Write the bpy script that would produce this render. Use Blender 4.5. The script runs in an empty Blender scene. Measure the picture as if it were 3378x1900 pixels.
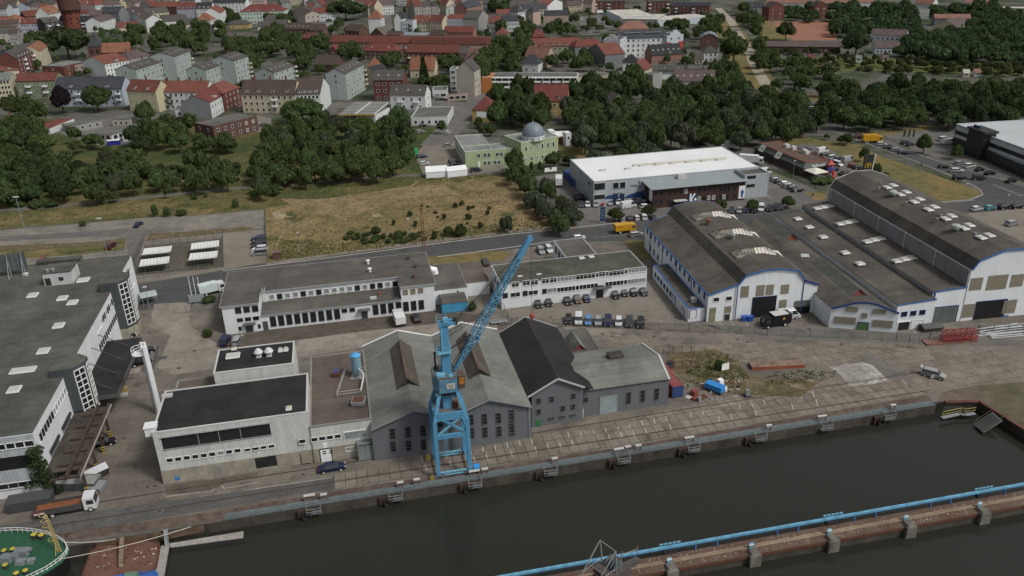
import bpy,math,random
import numpy as np
from mathutils import Vector,Matrix
from mathutils.geometry import tessellate_polygon
random.seed(7)
R=math.radians
scn=bpy.context.scene
COL=scn.collection
# ------------------------------------------------------------------ camera
CF,CH=2700.0,88.0
PITCH,ROLL=R(24.36),R(-1.6)
_f=Vector((0,math.cos(PITCH),-math.sin(PITCH)))
_r0=Vector((1,0,0));_u0=_r0.cross(_f)
_R=_r0*math.cos(ROLL) + _u0*math.sin(ROLL)
_U=-_r0*math.sin(ROLL) + _u0*math.cos(ROLL)
cam=bpy.data.cameras.new('camera');cam.sensor_width=36;cam.lens=36*CF/3378
cam.clip_start=1;cam.clip_end=20000
co=bpy.data.objects.new('camera',cam);COL.objects.link(co)
m=Matrix((_R,_U,-_f)).transposed().to_4x4();m.translation=(0,0,CH)
co.matrix_world=m;scn.camera=co
# ------------------------------------------------------------------ light: bright overcast
world=bpy.data.worlds.new('World');scn.world=world;world.use_nodes=True
nt=world.node_tree;bg=nt.nodes['Background']
sky=nt.nodes.new('ShaderNodeTexSky');sky.sky_type='NISHITA';sky.sun_disc=False
SUN_EL,SUN_AZ=R(50),R(122)
sky.sun_elevation=SUN_EL;sky.sun_rotation=SUN_AZ;sky.dust_density=4;sky.ozone_density=1.0
hs=nt.nodes.new('ShaderNodeHueSaturation');hs.inputs['Saturation'].default_value=0.25
nt.links.new(sky.outputs[0],hs.inputs['Color']);nt.links.new(hs.outputs[0],bg.inputs[0])
bg.inputs[1].default_value=0.11
sun=bpy.data.lights.new('sun','SUN');sun.energy=2.0;sun.angle=R(11);sun.color=(1,.97,.92)
so=bpy.data.objects.new('sun',sun);COL.objects.link(so)
_sd=Vector((math.sin(SUN_AZ)*math.cos(SUN_EL),math.cos(SUN_AZ)*math.cos(SUN_EL),math.sin(SUN_EL)))
so.rotation_euler=_sd.to_track_quat('Z','Y').to_euler();so.location=(0,0,200)
scn.view_settings.view_transform='Standard';scn.view_settings.look='None'
scn.view_settings.exposure=0.0;scn.view_settings.gamma=1
scn.cycles.max_bounces=5;scn.cycles.diffuse_bounces=2;scn.cycles.glossy_bounces=2
# ------------------------------------------------------------------ where a spot of the survey photo lies on the ground
QA=R(11.68)
AX=Vector((math.cos(QA),math.sin(QA),0));BX=Vector((-math.sin(QA),math.cos(QA),0))
SC=3.0188
def src(t,x,y):
 if t == 'd':return x*1.31134,y*1.31134
 if t == 's':return x,y
 if t[0] == 'z':return int(t[1])*425 + x/6.0376,y/6.0376
 return (0,840,1680,2528)[int(t[1])] + x/SC,(0,470,940,1420)[int(t[0])] + y/SC
def W(t,x,y,z=0.0):
 x,y=src(t,x,y)
 d=_f*CF + _R*(x-1689) - _U*(y-950)
 k=(CH-z)/-d.z
 return Vector((0,0,CH)) + d*k
def PX(p):
 v=Vector(p)-Vector((0,0,CH));z=v.dot(_f)
 return 1689+CF*v.dot(_R)/z,950-CF*v.dot(_U)/z
def fit_h(b,t,x,y):
 "height above b at which the plumb line passes picture row of (x,y)"
 sx,sy=src(t,x,y);lo,hi=0,80
 for _ in range(40):
  mid=(lo+hi)/2
  if PX((b[0],b[1],mid))[1] > sy:lo=mid
  else:hi=mid
 return lo
# ------------------------------------------------------------------ materials
MATS={}
def mk(name,col,rough=.8,var=.18,scale=.25,metal=0.0,kind='plain',k=1.0,col2=None,rnd=0.0,bump=0.0,spec=.3):
 if name in MATS:return MATS[name]
 m=bpy.data.materials.new(name);m.use_nodes=True;MATS[name]=m
 n,l=m.node_tree.nodes,m.node_tree.links
 b=n['Principled BSDF'];b.inputs['Roughness'].default_value=rough;b.inputs['Metallic'].default_value=metal
 b.inputs['Specular IOR Level'].default_value=spec
 tc=n.new('ShaderNodeTexCoord');vec=tc.outputs['Object']
 def noise(s,d=4,r=.6,v=None):
  q=n.new('ShaderNodeTexNoise');q.inputs['Scale'].default_value=s;q.inputs['Detail'].default_value=d
  q.inputs['Roughness'].default_value=r;l.new(v or vec,q.inputs['Vector']);return q.outputs['Fac']
 def ramp(f,a,bb,lo=.3,hi=.7):
  q=n.new('ShaderNodeMapRange');q.inputs['From Min'].default_value=lo;q.inputs['From Max'].default_value=hi
  q.inputs['To Min'].default_value=a;q.inputs['To Max'].default_value=bb;l.new(f,q.inputs['Value']);return q.outputs[0]
 def mix(f,a,bb,mode='MIX'):
  q=n.new('ShaderNodeMix');q.data_type='RGBA';q.blend_type=mode
  for i,v in ((0,f),(6,a),(7,bb)):
   if hasattr(v,'is_linked') or hasattr(v,'links'):l.new(v,q.inputs[i])
   else:q.inputs[i].default_value=v if i == 0 else (*v[:3],1)
  return q.outputs[2]
 def mul(c,f):
  q=n.new('ShaderNodeMix');q.data_type='RGBA';q.blend_type='MULTIPLY';q.inputs[0].default_value=1
  if hasattr(c,'is_linked'):l.new(c,q.inputs[6])
  else:q.inputs[6].default_value=(*c[:3],1)
  l.new(f,q.inputs[7]);return q.outputs[2]
 def mapping(sc=(1,1,1),rot=(0,0,0)):
  q=n.new('ShaderNodeMapping');q.inputs['Scale'].default_value=sc;q.inputs['Rotation'].default_value=rot
  l.new(vec,q.inputs['Vector']);return q.outputs[0]
 c=mix(ramp(noise(scale,5,.65),0,1),[x*(1-var) for x in col],[x*(1+var) for x in (col2 or col)])
 h=None
 if kind == 'wall':
  st=noise(1.0,3,.6,mapping((1.2,1.2,.12)))
  c=mul(c,ramp(st,1-.45*var-.02,1.04,.3,.65))
 elif kind == 'corr':
  w=n.new('ShaderNodeTexWave');w.wave_type='BANDS';w.bands_direction='X';w.inputs['Scale'].default_value=.314/k*1.0
  l.new(mapping((1,1,0)),w.inputs['Vector'])
  c=mul(c,ramp(w.outputs['Fac'],.84,1.03,.1,.6));h=w.outputs['Fac']
  st=noise(1.0,3,.6,mapping((.9,.9,.1)));c=mul(c,ramp(st,.85,1.05,.3,.6))
 elif kind == 'tile':
  w=n.new('ShaderNodeTexBrick');w.inputs['Scale'].default_value=1/k;w.inputs['Mortar Size'].default_value=.03
  w.inputs['Color1'].default_value=(1,1,1,1);w.inputs['Color2'].default_value=(.8,.8,.8,1);w.inputs['Mortar'].default_value=(.6,.6,.6,1)
  l.new(vec,w.inputs['Vector']);c=mul(c,w.outputs['Color'])
  c=mul(c,ramp(noise(1.6,4,.7),.8,1.12))
 elif kind == 'brick':
  w=n.new('ShaderNodeTexNoise');w.inputs['Scale'].default_value=3;w.inputs['Detail'].default_value=6
  l.new(vec,w.inputs['Vector']);c=mul(c,ramp(w.outputs['Fac'],.7,1.25))
 elif kind == 'felt':
  w=n.new('ShaderNodeTexBrick');w.inputs['Scale'].default_value=1;w.inputs['Brick Width'].default_value=6*k;w.inputs['Row Height'].default_value=1.1*k
  w.inputs['Mortar Size'].default_value=.035;w.inputs['Color1'].default_value=(1.06,1.06,1.06,1);w.inputs['Color2'].default_value=(.9,.9,.9,1)
  w.inputs['Mortar'].default_value=(.72,.72,.72,1);l.new(vec,w.inputs['Vector']);c=mul(c,w.outputs['Color'])
  c=mul(c,ramp(noise(.12,6,.75),.72,1.25));c=mul(c,ramp(noise(2.2,3,.8),.85,1.12))
 elif kind == 'ribs':
  w=n.new('ShaderNodeTexWave');w.wave_type='BANDS';w.bands_direction='Y';w.inputs['Scale'].default_value=.314/k
  l.new(vec,w.inputs['Vector']);c=mul(c,ramp(w.outputs['Fac'],.62,1.1,.2,.8));h=w.outputs['Fac']
  c=mul(c,ramp(noise(.5,4,.7),.75,1.15))
 elif kind == 'rust':
  c=mix(ramp(noise(scale*3,6,.75),0,1,.42,.62),c,col2 or (.12,.045,.025));c=mul(c,ramp(noise(4,4),.75,1.2))
 if rnd:
  oi=n.new('ShaderNodeObjectInfo');c=mul(c,ramp(oi.outputs['Random'],1-rnd,1+rnd,0,1))
 l.new(c,b.inputs['Base Color'])
 if h is not None or bump:
  q=n.new('ShaderNodeBump');q.inputs['Strength'].default_value=bump or .5;q.inputs['Distance'].default_value=.08
  l.new(h if h is not None else noise(3,5),q.inputs['Height']);l.new(q.outputs[0],b.inputs['Normal'])
 return m
def G3(v):return (v,v,v*.97)
glass=mk('window glass',(.018,.02,.022),.12,.5,.35,spec=.5)
glassL=mk('curtained window',(.20,.22,.22),.35,.3,.6)
white=mk('white paint',(.72,.73,.72),.6,.05)
dark=mk('dark metal',(.03,.03,.032),.6,.2)
black=mk('black rubber',(.012,.012,.012),.8,.2)
steel=mk('galvanised steel',(.28,.30,.31),.5,.2,1.0,.4)
grey=mk('grey paint',(.22,.23,.24),.6,.15)
frame_w=mk('window frame white',(.66,.67,.66),.6,.04)
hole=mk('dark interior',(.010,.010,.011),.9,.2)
wood_b=mk('boarding beige',(.185,.17,.125),.9,.2,1.5)
# ------------------------------------------------------------------ mesh builder
class MB:
 def __init__(s):s.v=[];s.f=[];s.i=[]
 def add(s,vs,fs,mi=0,M=None):
  o=len(s.v)
  s.v += [tuple(M @ Vector(p)) if M else tuple(p) for p in vs]
  s.f += [tuple(o+k for k in f) for f in fs];s.i += [mi]*len(fs)
  return s
 def box(s,a,b,mi=0,M=None,taper=0.0):
  (x0,y0,z0),(x1,y1,z1)=a,b;t=taper
  vs=[(x0,y0,z0),(x1,y0,z0),(x1,y1,z0),(x0,y1,z0),(x0+t,y0+t,z1),(x1-t,y0+t,z1),(x1-t,y1-t,z1),(x0+t,y1-t,z1)]
  return s.add(vs,[(0,3,2,1),(4,5,6,7),(0,1,5,4),(1,2,6,5),(2,3,7,6),(3,0,4,7)],mi,M)
 def bar(s,p,q,w=.1,h=None,mi=0,up=(0,0,1)):
  p,q=Vector(p),Vector(q);d=(q-p)
  if d.length < 1e-5:return s
  d=d.normalized();h=h or w;u=Vector(up)
  if abs(d.dot(u)) > .98:u=Vector((0,1,0))
  a=d.cross(u).normalized()*w/2;b=a.cross(d).normalized()*h/2
  vs=[p-a-b,p+a-b,p+a+b,p-a+b,q-a-b,q+a-b,q+a+b,q-a+b]
  return s.add(vs,[(0,3,2,1),(4,5,6,7),(0,1,5,4),(1,2,6,5),(2,3,7,6),(3,0,4,7)],mi)
 def tube(s,pts,r,n=8,mi=0,cap=True):
  pts=[Vector(p) for p in pts];rs=r if isinstance(r,(list,tuple)) else [r]*len(pts);vs=[]
  for i,p in enumerate(pts):
   d=(pts[min(i+1,len(pts)-1)]-pts[max(i-1,0)]).normalized()
   u=Vector((0,0,1)) if abs(d.z) < .9 else Vector((1,0,0))
   a=d.cross(u).normalized();b=a.cross(d)
   vs += [p+(a*math.cos(2*math.pi*k/n)+b*math.sin(2*math.pi*k/n))*rs[i] for k in range(n)]
  fs=[(i*n+k,i*n+(k+1) % n,(i+1)*n+(k+1) % n,(i+1)*n+k) for i in range(len(pts)-1) for k in range(n)]
  if cap:fs += [tuple(range(n))[::-1],tuple((len(pts)-1)*n+k for k in range(n))]
  return s.add(vs,fs,mi)
 def lathe(s,prof,c=(0,0,0),n=16,mi=0):
  vs=[];c=Vector(c)
  for r,z in prof:vs += [c+Vector((r*math.cos(2*math.pi*k/n),r*math.sin(2*math.pi*k/n),z)) for k in range(n)]
  m_=len(prof)
  fs=[(i*n+k,i*n+(k+1) % n,(i+1)*n+(k+1) % n,(i+1)*n+k) for i in range(m_-1) for k in range(n)]
  fs += [tuple(range(n))[::-1],tuple((m_-1)*n+k for k in range(n))]
  return s.add(vs,fs,mi)
 def prism(s,pts,z0,z1,mi=0,M=None,mtop=None):
  pts=[(p[0],p[1]) for p in pts]
  if sum(pts[i-1][0]*pts[i][1]-pts[i][0]*pts[i-1][1] for i in range(len(pts))) < 0:pts=pts[::-1]
  n=len(pts)
  vs=[(x,y,z0) for x,y in pts]+[(x,y,z1) for x,y in pts]
  s.add(vs,[(i,(i+1) % n,n+(i+1) % n,n+i) for i in range(n)]+[tuple(range(n))[::-1]],mi,M)
  return s.add([(x,y,z1) for x,y in pts],[tuple(range(n))],mi if mtop is None else mtop,M)
 def extr(s,prof,u0,u1,axis='x',mi=0,M=None):
  "profile of (across, z) pairs, extruded along x (across = y) or along y (across = x)"
  n=len(prof)
  if axis == 'x':vs=[(u0,a,z) for a,z in prof]+[(u1,a,z) for a,z in prof]
  else:vs=[(a,u0,z) for a,z in prof]+[(a,u1,z) for a,z in prof]
  return s.add(vs,[(i,(i+1) % n,n+(i+1) % n,n+i) for i in range(n)]+[tuple(range(n))[::-1],tuple(range(n,2*n))],mi,M)
 def mesh(s,name,mats):
  me=bpy.data.meshes.new(name);me.from_pydata(s.v,[],s.f);me.update()
  for m_ in (mats if isinstance(mats,(list,tuple)) else [mats]):me.materials.append(m_)
  me.polygons.foreach_set('material_index',s.i)
  return me
 def build(s,name,mats,parent=None,loc=(0,0,0),rz=0.0,fix=True):
  me=s.mesh(name,mats)
  if fix:
   import bmesh
   b=bmesh.new();b.from_mesh(me);bmesh.ops.recalc_face_normals(b,faces=b.faces);b.to_mesh(me);b.free()
  return link(name,me,parent,loc,rz)
def link(name,me,parent=None,loc=(0,0,0),rz=0.0,sc=None):
 o=bpy.data.objects.new(name,me);COL.objects.link(o)
 o.location=loc;o.rotation_euler=(0,0,rz)
 if sc:o.scale=sc
 if parent:o.parent=parent
 return o
def tag(o,label=None,cat=None,group=None,kind=None):
 if label:o['label']=label
 if cat:o['category']=cat
 if group:o['group']=group
 if kind:o['kind']=kind
 return o
def thing(name,label,cat,loc=(0,0,0),rz=0.0,group=None,kind='thing'):
 o=link(name,None,None,loc,rz);o.empty_display_size=.5
 return tag(o,label,cat,group,kind)
def struct(name,mb,mat,label=None,kind='structure',fix=True):
 o=mb.build(name,mat,fix=fix);tag(o,label,None,None,kind);return o
ZC=[0]
def sheet(name,t,pts,z,mat,label=None,kind='structure',zz=0.0):
 "flat polygon on the ground given by its corners in the photo"
 ps=[Vector(p) if len(p) == 3 and t is None else W(t,*p,zz) for p in pts]
 ZC[0] += 1;z += ZC[0]*.0004*(z > 0)
 ps=[Vector((p.x,p.y,z)) for p in ps]
 tri=tessellate_polygon([ps]);mb=MB();mb.add(ps,[tuple(x) for x in tri])
 for i,f in enumerate(mb.f):
  a,b,c=(Vector(mb.v[k]) for k in f)
  if (b-a).cross(c-a).z < 0:mb.f[i]=f[::-1]
 return struct(name,mb,mat,label,kind,fix=False)
def band(name,t,pts,w,z,mat,kind='structure',label=None):
 "strip of width w along a line"
 ps=[W(t,*p) for p in pts];mb=MB();vs=[];ZC[0] += 1;z += ZC[0]*.0004
 for i,p in enumerate(ps):
  d=(ps[min(i+1,len(ps)-1)]-ps[max(i-1,0)]).normalized();a=Vector((-d.y,d.x,0))*w/2
  vs += [(p+a)[:2]+(z,),(p-a)[:2]+(z,)]
 mb.add(vs,[(2*i+1,2*i+3,2*i+2,2*i) for i in range(len(ps)-1)])
 return struct(name,mb,mat,label,kind,fix=False)
# ------------------------------------------------------------------ ground materials (world metres)
def gmat(name,c1,c2,s1=.05,c3=None,s3=.6,rough=.95,slab=None,grain=.25,lo=.4,hi=.6,bump=0,mort=.55,stripes=None,lo3=.52,hi3=.66):
 m=bpy.data.materials.new(name);m.use_nodes=True
 n,l=m.node_tree.nodes,m.node_tree.links;b=n['Principled BSDF'];b.inputs['Roughness'].default_value=rough
 b.inputs['Specular IOR Level'].default_value=.15
 tc=n.new('ShaderNodeTexCoord');mp=n.new('ShaderNodeMapping');mp.inputs['Rotation'].default_value=(0,0,-QA)
 l.new(tc.outputs['Object'],mp.inputs['Vector']);vec=mp.outputs[0]
 def noise(s,d=6,r=.65):
  q=n.new('ShaderNodeTexNoise');q.inputs['Scale'].default_value=s;q.inputs['Detail'].default_value=d;q.inputs['Roughness'].default_value=r
  l.new(vec,q.inputs['Vector']);return q.outputs['Fac']
 def rng(f,a,bb,lo,hi):
  q=n.new('ShaderNodeMapRange');q.inputs['From Min'].default_value=lo;q.inputs['From Max'].default_value=hi
  q.inputs['To Min'].default_value=a;q.inputs['To Max'].default_value=bb;l.new(f,q.inputs['Value']);return q.outputs[0]
 def mixc(f,a,bb,mode='MIX'):
  q=n.new('ShaderNodeMix');q.data_type='RGBA';q.blend_type=mode
  for i,v in ((0,f),(6,a),(7,bb)):
   if isinstance(v,tuple):q.inputs[i].default_value=(*v,1)
   elif isinstance(v,(int,float)):q.inputs[i].default_value=v
   else:l.new(v,q.inputs[i])
  return q.outputs[2]
 c=mixc(rng(noise(s1),0,1,lo,hi),c1,c2)
 if c3:c=mixc(rng(noise(s3,5,.7),0,1,lo3,hi3),c,c3)
 c=mixc(1.0,c,rng(noise(s1*7,5,.75),1-grain,1+grain,.3,.7),'MULTIPLY')
 c=mixc(1.0,c,rng(noise(1.7,4,.8),1-grain*.8,1+grain*.8,.3,.7),'MULTIPLY')
 if slab:
  w=n.new('ShaderNodeTexBrick');w.inputs['Scale'].default_value=1;w.offset=slab[3] if len(slab) > 3 else .0
  w.inputs['Brick Width'].default_value=slab[0];w.inputs['Row Height'].default_value=slab[1];w.inputs['Mortar Size'].default_value=slab[2]
  w.inputs['Color1'].default_value=(1.09,1.09,1.09,1);w.inputs['Color2'].default_value=(.84,.84,.84,1);w.inputs['Mortar'].default_value=(mort,mort*.95,mort*.9,1)
  l.new(vec,w.inputs['Vector']);c=mixc(1.0,c,w.outputs['Color'],'MULTIPLY')
 l.new(c,b.inputs['Base Color'])
 if bump:
  q=n.new('ShaderNodeBump');q.inputs['Strength'].default_value=bump;q.inputs['Distance'].default_value=.3
  l.new(noise(1.2,6,.8),q.inputs['Height']);l.new(q.outputs[0],b.inputs['Normal'])
 return m
g_city=gmat('town gardens and yards',(.04,.052,.026),(.105,.10,.09),.025,(.03,.045,.016),.09,grain=.3,lo=.42,hi=.54)
g_dry=gmat('dry meadow',(.205,.150,.080),(.150,.122,.056),.03,(.062,.075,.026),.07,grain=.38,bump=.5,lo3=.54,hi3=.64)
g_mead=gmat('rough grass',(.065,.075,.026),(.160,.122,.058),.03,(.045,.062,.020),.13,grain=.40,bump=.5)
g_lawn=gmat('parched lawn',(.165,.125,.055),(.115,.105,.045),.05,(.075,.085,.03),.16,grain=.3)
g_dense=gmat('shrubby ground',(.045,.062,.020),(.10,.088,.036),.04,(.035,.055,.017),.16,grain=.4,bump=.6)
g_road=gmat('asphalt',(.066,.066,.067),(.082,.081,.080),.03,(.055,.055,.056),.25,grain=.12)
g_road2=gmat('worn asphalt',(.115,.110,.102),(.142,.135,.122),.03,(.095,.09,.083),.2,grain=.14)
g_yard=gmat('brown yard paving',(.130,.115,.097),(.170,.152,.129),.04,(.098,.088,.076),.16,grain=.18,slab=(5.0,3.2,.03,.3),mort=.82)
g_lot=gmat('block paved car park',(.165,.148,.122),(.195,.176,.148),.04,(.14,.126,.105),.2,grain=.12)
g_grav=gmat('pale gravel',(.20,.185,.155),(.155,.145,.125),.04,(.125,.118,.105),.11,grain=.25)
g_slab=gmat('concrete slabs',(.160,.139,.113),(.195,.173,.144),.06,(.128,.105,.083),.25,grain=.18,slab=(1.9,2.3,.07),mort=.42)
g_slab2=gmat('old slab paving',(.200,.173,.140),(.160,.138,.112),.06,(.130,.11,.09),.2,grain=.2,slab=(3.0,2.6,.06,.35),mort=.5)
g_cob=gmat('cobbled quay road',(.078,.077,.075),(.098,.095,.09),.05,(.07,.066,.06),.5,grain=.18)
g_dirt=gmat('dirt and weeds',(.125,.095,.055),(.085,.078,.038),.1,(.17,.145,.105),.3,grain=.4,bump=.4)
g_rail=gmat('rusty rail bed',(.085,.062,.050),(.115,.090,.072),.1,(.07,.05,.04),.6,grain=.3)
g_kerb=mk('kerb stone',(.33,.31,.28),.9,.15,.6)
g_line=mk('road paint',(.34,.33,.295),.8,.25,1.5)
g_conc=mk('quay concrete',(.058,.050,.041),.9,.45,.25,kind='wall')
g_red=gmat('red cinder pitch',(.26,.125,.085),(.24,.118,.082),.05,grain=.08)
g_path=gmat('sandy path',(.30,.265,.205),(.25,.225,.18),.06,grain=.15)
g_rubble=gmat('white broken floor',(.40,.39,.36),(.26,.25,.22),.15,(.17,.155,.12),.4,grain=.25,slab=(1.2,.5,.03,.5))
g_green=gmat('garden plots',(.05,.075,.02),(.09,.095,.032),.08,(.14,.13,.06),.3,grain=.35)
# ------------------------------------------------------------------ terrain, water
def sp(x,y,z=0):return W('s',x,y,z)
q0,q1=sp(742,1718),sp(3087.8,1337.5);qd=(q1-q0).normalized()
qn=Vector((-qd.y,qd.x,0))
qa=q0-qd*700
basin=[sp(3117,1327),sp(3232,1325),sp(3379,1417)]
bend=basin[2]+(basin[2]-basin[1]).normalized()*300
land=[qa,q0,q1,q1+qn*2.2]+basin+[bend,bend+Vector((5000,-200,0)),Vector((7000,9000,0)),Vector((-7000,9000,0)),Vector((-7000,qa.y,0))]
sheet('ground',None,[tuple(p) for p in land],0,g_city)
WZ=-1.9
wm=bpy.data.materials.new('harbour water');wm.use_nodes=True
_b=wm.node_tree.nodes['Principled BSDF'];_b.inputs['Base Color'].default_value=(.0215,.0225,.0175,1);_b.inputs['Roughness'].default_value=.12
_b.inputs['IOR'].default_value=1.33
_n=wm.node_tree.nodes;_l=wm.node_tree.links
_t=_n.new('ShaderNodeTexCoord');_q=_n.new('ShaderNodeTexNoise');_q.inputs['Scale'].default_value=.9;_q.inputs['Detail'].default_value=7;_q.inputs['Roughness'].default_value=.62
_bp=_n.new('ShaderNodeBump');_bp.inputs['Strength'].default_value=.38;_bp.inputs['Distance'].default_value=.05
_l.new(_t.outputs['Object'],_q.inputs['Vector']);_l.new(_q.outputs['Fac'],_bp.inputs['Height']);_l.new(_bp.outputs[0],_b.inputs['Normal'])
mb=MB();mb.add([(-900,-500,WZ),(900,-500,WZ),(900,260,WZ),(-900,260,WZ)],[(0,1,2,3)])
struct('water',mb,wm,fix=False)
mb=MB();ring=[qa,q0,q1,q1+qn*2.2]+basin+[bend]
for a,b in zip(ring[:-1],ring[1:]):
 mb.add([(a.x,a.y,WZ-3),(b.x,b.y,WZ-3),(b.x,b.y,-.01),(a.x,a.y,-.01)],[(0,1,2,3)])
w_=struct('quay_wall',mb,g_conc,fix=False)
mb=MB();pr=[basin[0],basin[1],basin[2],bend]
for a,b in zip(pr[:-1],pr[1:]):mb.bar(a+Vector((0,0,.1)),b+Vector((0,0,.1)),.7,.25)
struct('basin_coping',mb,mk('rusty red coping',(.105,.048,.036),.9,.35,.5))
# ------------------------------------------------------------------ zones (photo corners)
sheet('yard','d',[(-60,780),(345,770),(570,720),(1095,652),(1290,627),(1440,610),(1900,575),(2600,535),(3000,700),(3000,1000),(2470,1005),(2355,1010),(1900,1090),(600,1300),(-60,1400)],.010,g_yard)
sheet('road','d',[(150,740),(345,716),(560,682),(840,647),(1100,613),(1290,589),(1440,574),(1630,552),(1900,532),(2300,513),(2342,510),(2440,503),(2472,490),(2466,478),(2440,462),(2300,405),(2080,325),(2000,268),(1990,250),(2060,262),(2110,310),(2330,395),(2480,440),(2620,470),(2620,526),(2367,543),(1900,577),(1610,606),(1440,609),(1290,627),(1095,652),(840,690),(570,728),(500,745),(480,775),(385,778),(150,800)],.020,g_road)
sheet('field','d',[(668,524),(760,505),(1000,472),(1260,440),(1315,470),(1400,540),(1462,570),(1290,585),(1100,608),(840,642),(690,655),(668,660)],.010,g_dry)
sheet('meadow','d',[(-60,500),(200,470),(660,440),(1000,415),(1060,440),(1260,438),(1000,472),(668,524),(520,540),(380,545),(210,560),(-60,580)],.010,g_mead)
sheet('meadow_upper','d',[(-100,330),(60,290),(330,330),(640,305),(720,305),(1060,320),(1150,325),(1060,440),(1000,415),(660,440),(200,470),(-100,500)],.010,g_dense)
sheet('gravel_lot','d',[(-60,585),(210,562),(380,546),(520,541),(664,527),(664,575),(360,590),(335,660),(-60,690)],.018,g_grav)
sheet('quay_apron','s',[(3089,1330),(3117,1322),(3232,1320),(3382,1410),(3700,1610),(4300,1500),(3600,1150),(3150,1230)],.016,gmat('brown apron',(.125,.10,.078),(.10,.088,.06),.06,(.075,.075,.04),.15,grain=.25))
sheet('gravel_verge','d',[(-60,632),(120,622),(290,602),(318,600),(312,628),(200,640),(-60,660)],.024,g_mead)
sheet('side_parking','d',[(365,592),(664,577),(670,660),(500,690),(350,712),(335,690)],.018,g_lot)
sheet('office_lawn','d',[(1075,645),(1270,630),(1285,640),(1265,655),(1085,672)],.024,g_lawn)
sheet('corner_lawn','12',[(1130,980),(1345,965),(1420,1150),(1300,1180)],.022,g_lawn)
sheet('office_parking','22',[(-250,40),(0,160),(1345,-30),(1500,-90),(1600,60),(1790,370),(1400,380),(560,380),(80,350),(-250,200)],.018,g_lot)
sheet('company_parking','12',[(250,340),(560,300),(700,430),(830,560),(1340,610),(2340,560),(2500,440),(2500,300),(2650,300),(3080,480),(3180,540),(2990,640),(2100,700),(1400,780),(900,830),(660,845),(640,700),(420,520)],.018,g_road2)
sheet('forecourt_lawn','13',[(-100,260),(60,290),(400,490),(590,480),(590,570),(490,580),(360,480),(-50,330)],.024,g_lawn)
sheet('corner_green','13',[(620,60),(900,40),(1400,230),(1900,400),(2120,480),(2130,520),(2060,560),(1640,600),(1200,420)],.026,g_lawn)
sheet('restaurant_parking','13',[(-100,-100),(330,-80),(620,60),(1130,330),(640,400),(60,250)],.022,g_road2)
sheet('dealer_parking','13',[(1180,-70),(1800,-180),(2700,100),(2700,480),(2480,420),(1500,80)],.022,g_road2)
sheet('lower_parking','13',[(1750,730),(2566,660),(2800,640),(2800,1100),(2566,1060)],.022,g_lot)
sheet('path','d',[(-40,528),(150,517),(190,511),(330,497),(660,464),(860,456),(960,440),(1180,436),(1262,432),(1262,437),(1180,441),(960,446),(860,462),(660,470),(330,503),(190,517),(150,523),(-40,535)],.030,g_road2)
sheet('temple_yard','11',[(1720,0),(2000,-120),(2120,60),(2560,250),(2560,290),(1690,340),(1590,120)],.018,g_lot)
sheet('temple_lawn','12',[(480,130),(480,0),(640,-40),(870,130),(690,170)],.018,g_lawn)
band('street','01',[(2110,1060),(2050,1180),(1900,1330),(1800,1449)],13,.022,g_road2)
band('street','01',[(-300,1060),(400,1050),(850,1045),(1350,1035),(1730,1030),(2110,1050),(2500,1010)],16,.020,g_road2)
band('street','01',[(2180,1040),(2240,900),(2270,800)],9,.022,g_road2)
band('street','01',[(1290,30),(1310,150),(1330,290)],9,.022,g_road2)
band('street','02',[(1000,640),(1060,760),(1100,860)],10,.022,g_road2)
sheet('pavement','02',[(960,590),(1350,560),(1380,620),(1120,660),(980,660)],.018,g_lot)
sheet('supermarket_parking','02',[(700,160),(960,140),(1080,260),(880,350),(720,350)],.018,g_road2)
band('lane','02',[(2080,80),(2200,200),(2290,350),(2380,480),(2440,640),(2560,850),(2640,940)],6.5,.022,g_path)
band('lane_verge','02',[(2130,200),(2260,420),(2360,600),(2440,830),(2500,960)],22,.012,g_lawn)
sheet('sports_pitch','03',[(60,215),(690,215),(700,400),(270,405),(130,300)],.018,g_red)
sheet('school_lawn','03',[(-60,180),(60,215),(130,300),(270,405),(-60,415)],.018,g_lawn)
sheet('gardens','03',[(280,560),(1000,560),(1800,600),(2700,640),(2700,760),(900,700),(300,760)],.018,g_green)
sheet('wood_clearing','03',[(200,930),(560,940),(560,1010),(230,1005)],.024,g_lawn)
sheet('verge','03',[(0,1390),(400,1360),(560,1400),(1000,1449),(620,1500),(480,1440),(200,1440)],.026,g_lawn)
sheet('verge','03',[(780,1270),(950,1320),(1700,1230),(1650,1290),(1180,1350),(1100,1420),(960,1340)],.026,g_lawn)
sheet('garage_yard','00',[(500,1300),(1300,1130),(1560,1180),(1300,1449),(980,1449)],.018,g_road2)
sheet('house_parking','00',[(2330,1180),(2566,1150),(2700,1180),(2700,1310),(2400,1320)],.018,g_lot)
sheet('quay_slabs','s',[(1097,1567),(1240,1543),(1560,1487),(1760,1438),(2205,1352),(2480,1290),(2900,1232),(2990,1245),(3062,1300),(2500,1395),(2060,1470),(1600,1540),(1100,1613)],.022,g_slab)
sheet('slab_paving','23',[(-40,580),(270,585),(1210,625),(2700,690),(2700,960),(2100,1000),(1590,1100),(1440,1000),(1460,930),(1060,690),(640,800),(200,760),(-40,760)],.022,g_slab2)
sheet('slab_paving','22',[(870,540),(1110,450),(1480,580),(1830,600),(2500,570),(2700,700),(2700,800),(2200,760),(1450,640)],.022,g_slab2)
sheet('slab_paving','22',[(640,1400),(930,1290),(1200,1270),(1200,1400),(700,1460)],.024,g_slab2)
sheet('quay_road','30',[(-300,1000),(0,950),(950,800),(2566,590),(3330,455),(3330,580),(2566,705),(1500,890),(640,1040),(-300,1100)],.022,g_cob)
sheet('quay_edge','s',[(100,1772),(700,1690),(1100,1620),(1600,1546),(2060,1474),(2500,1399),(3062,1303),(3085,1337),(742,1717),(100,1800)],.024,g_rail)
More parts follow.
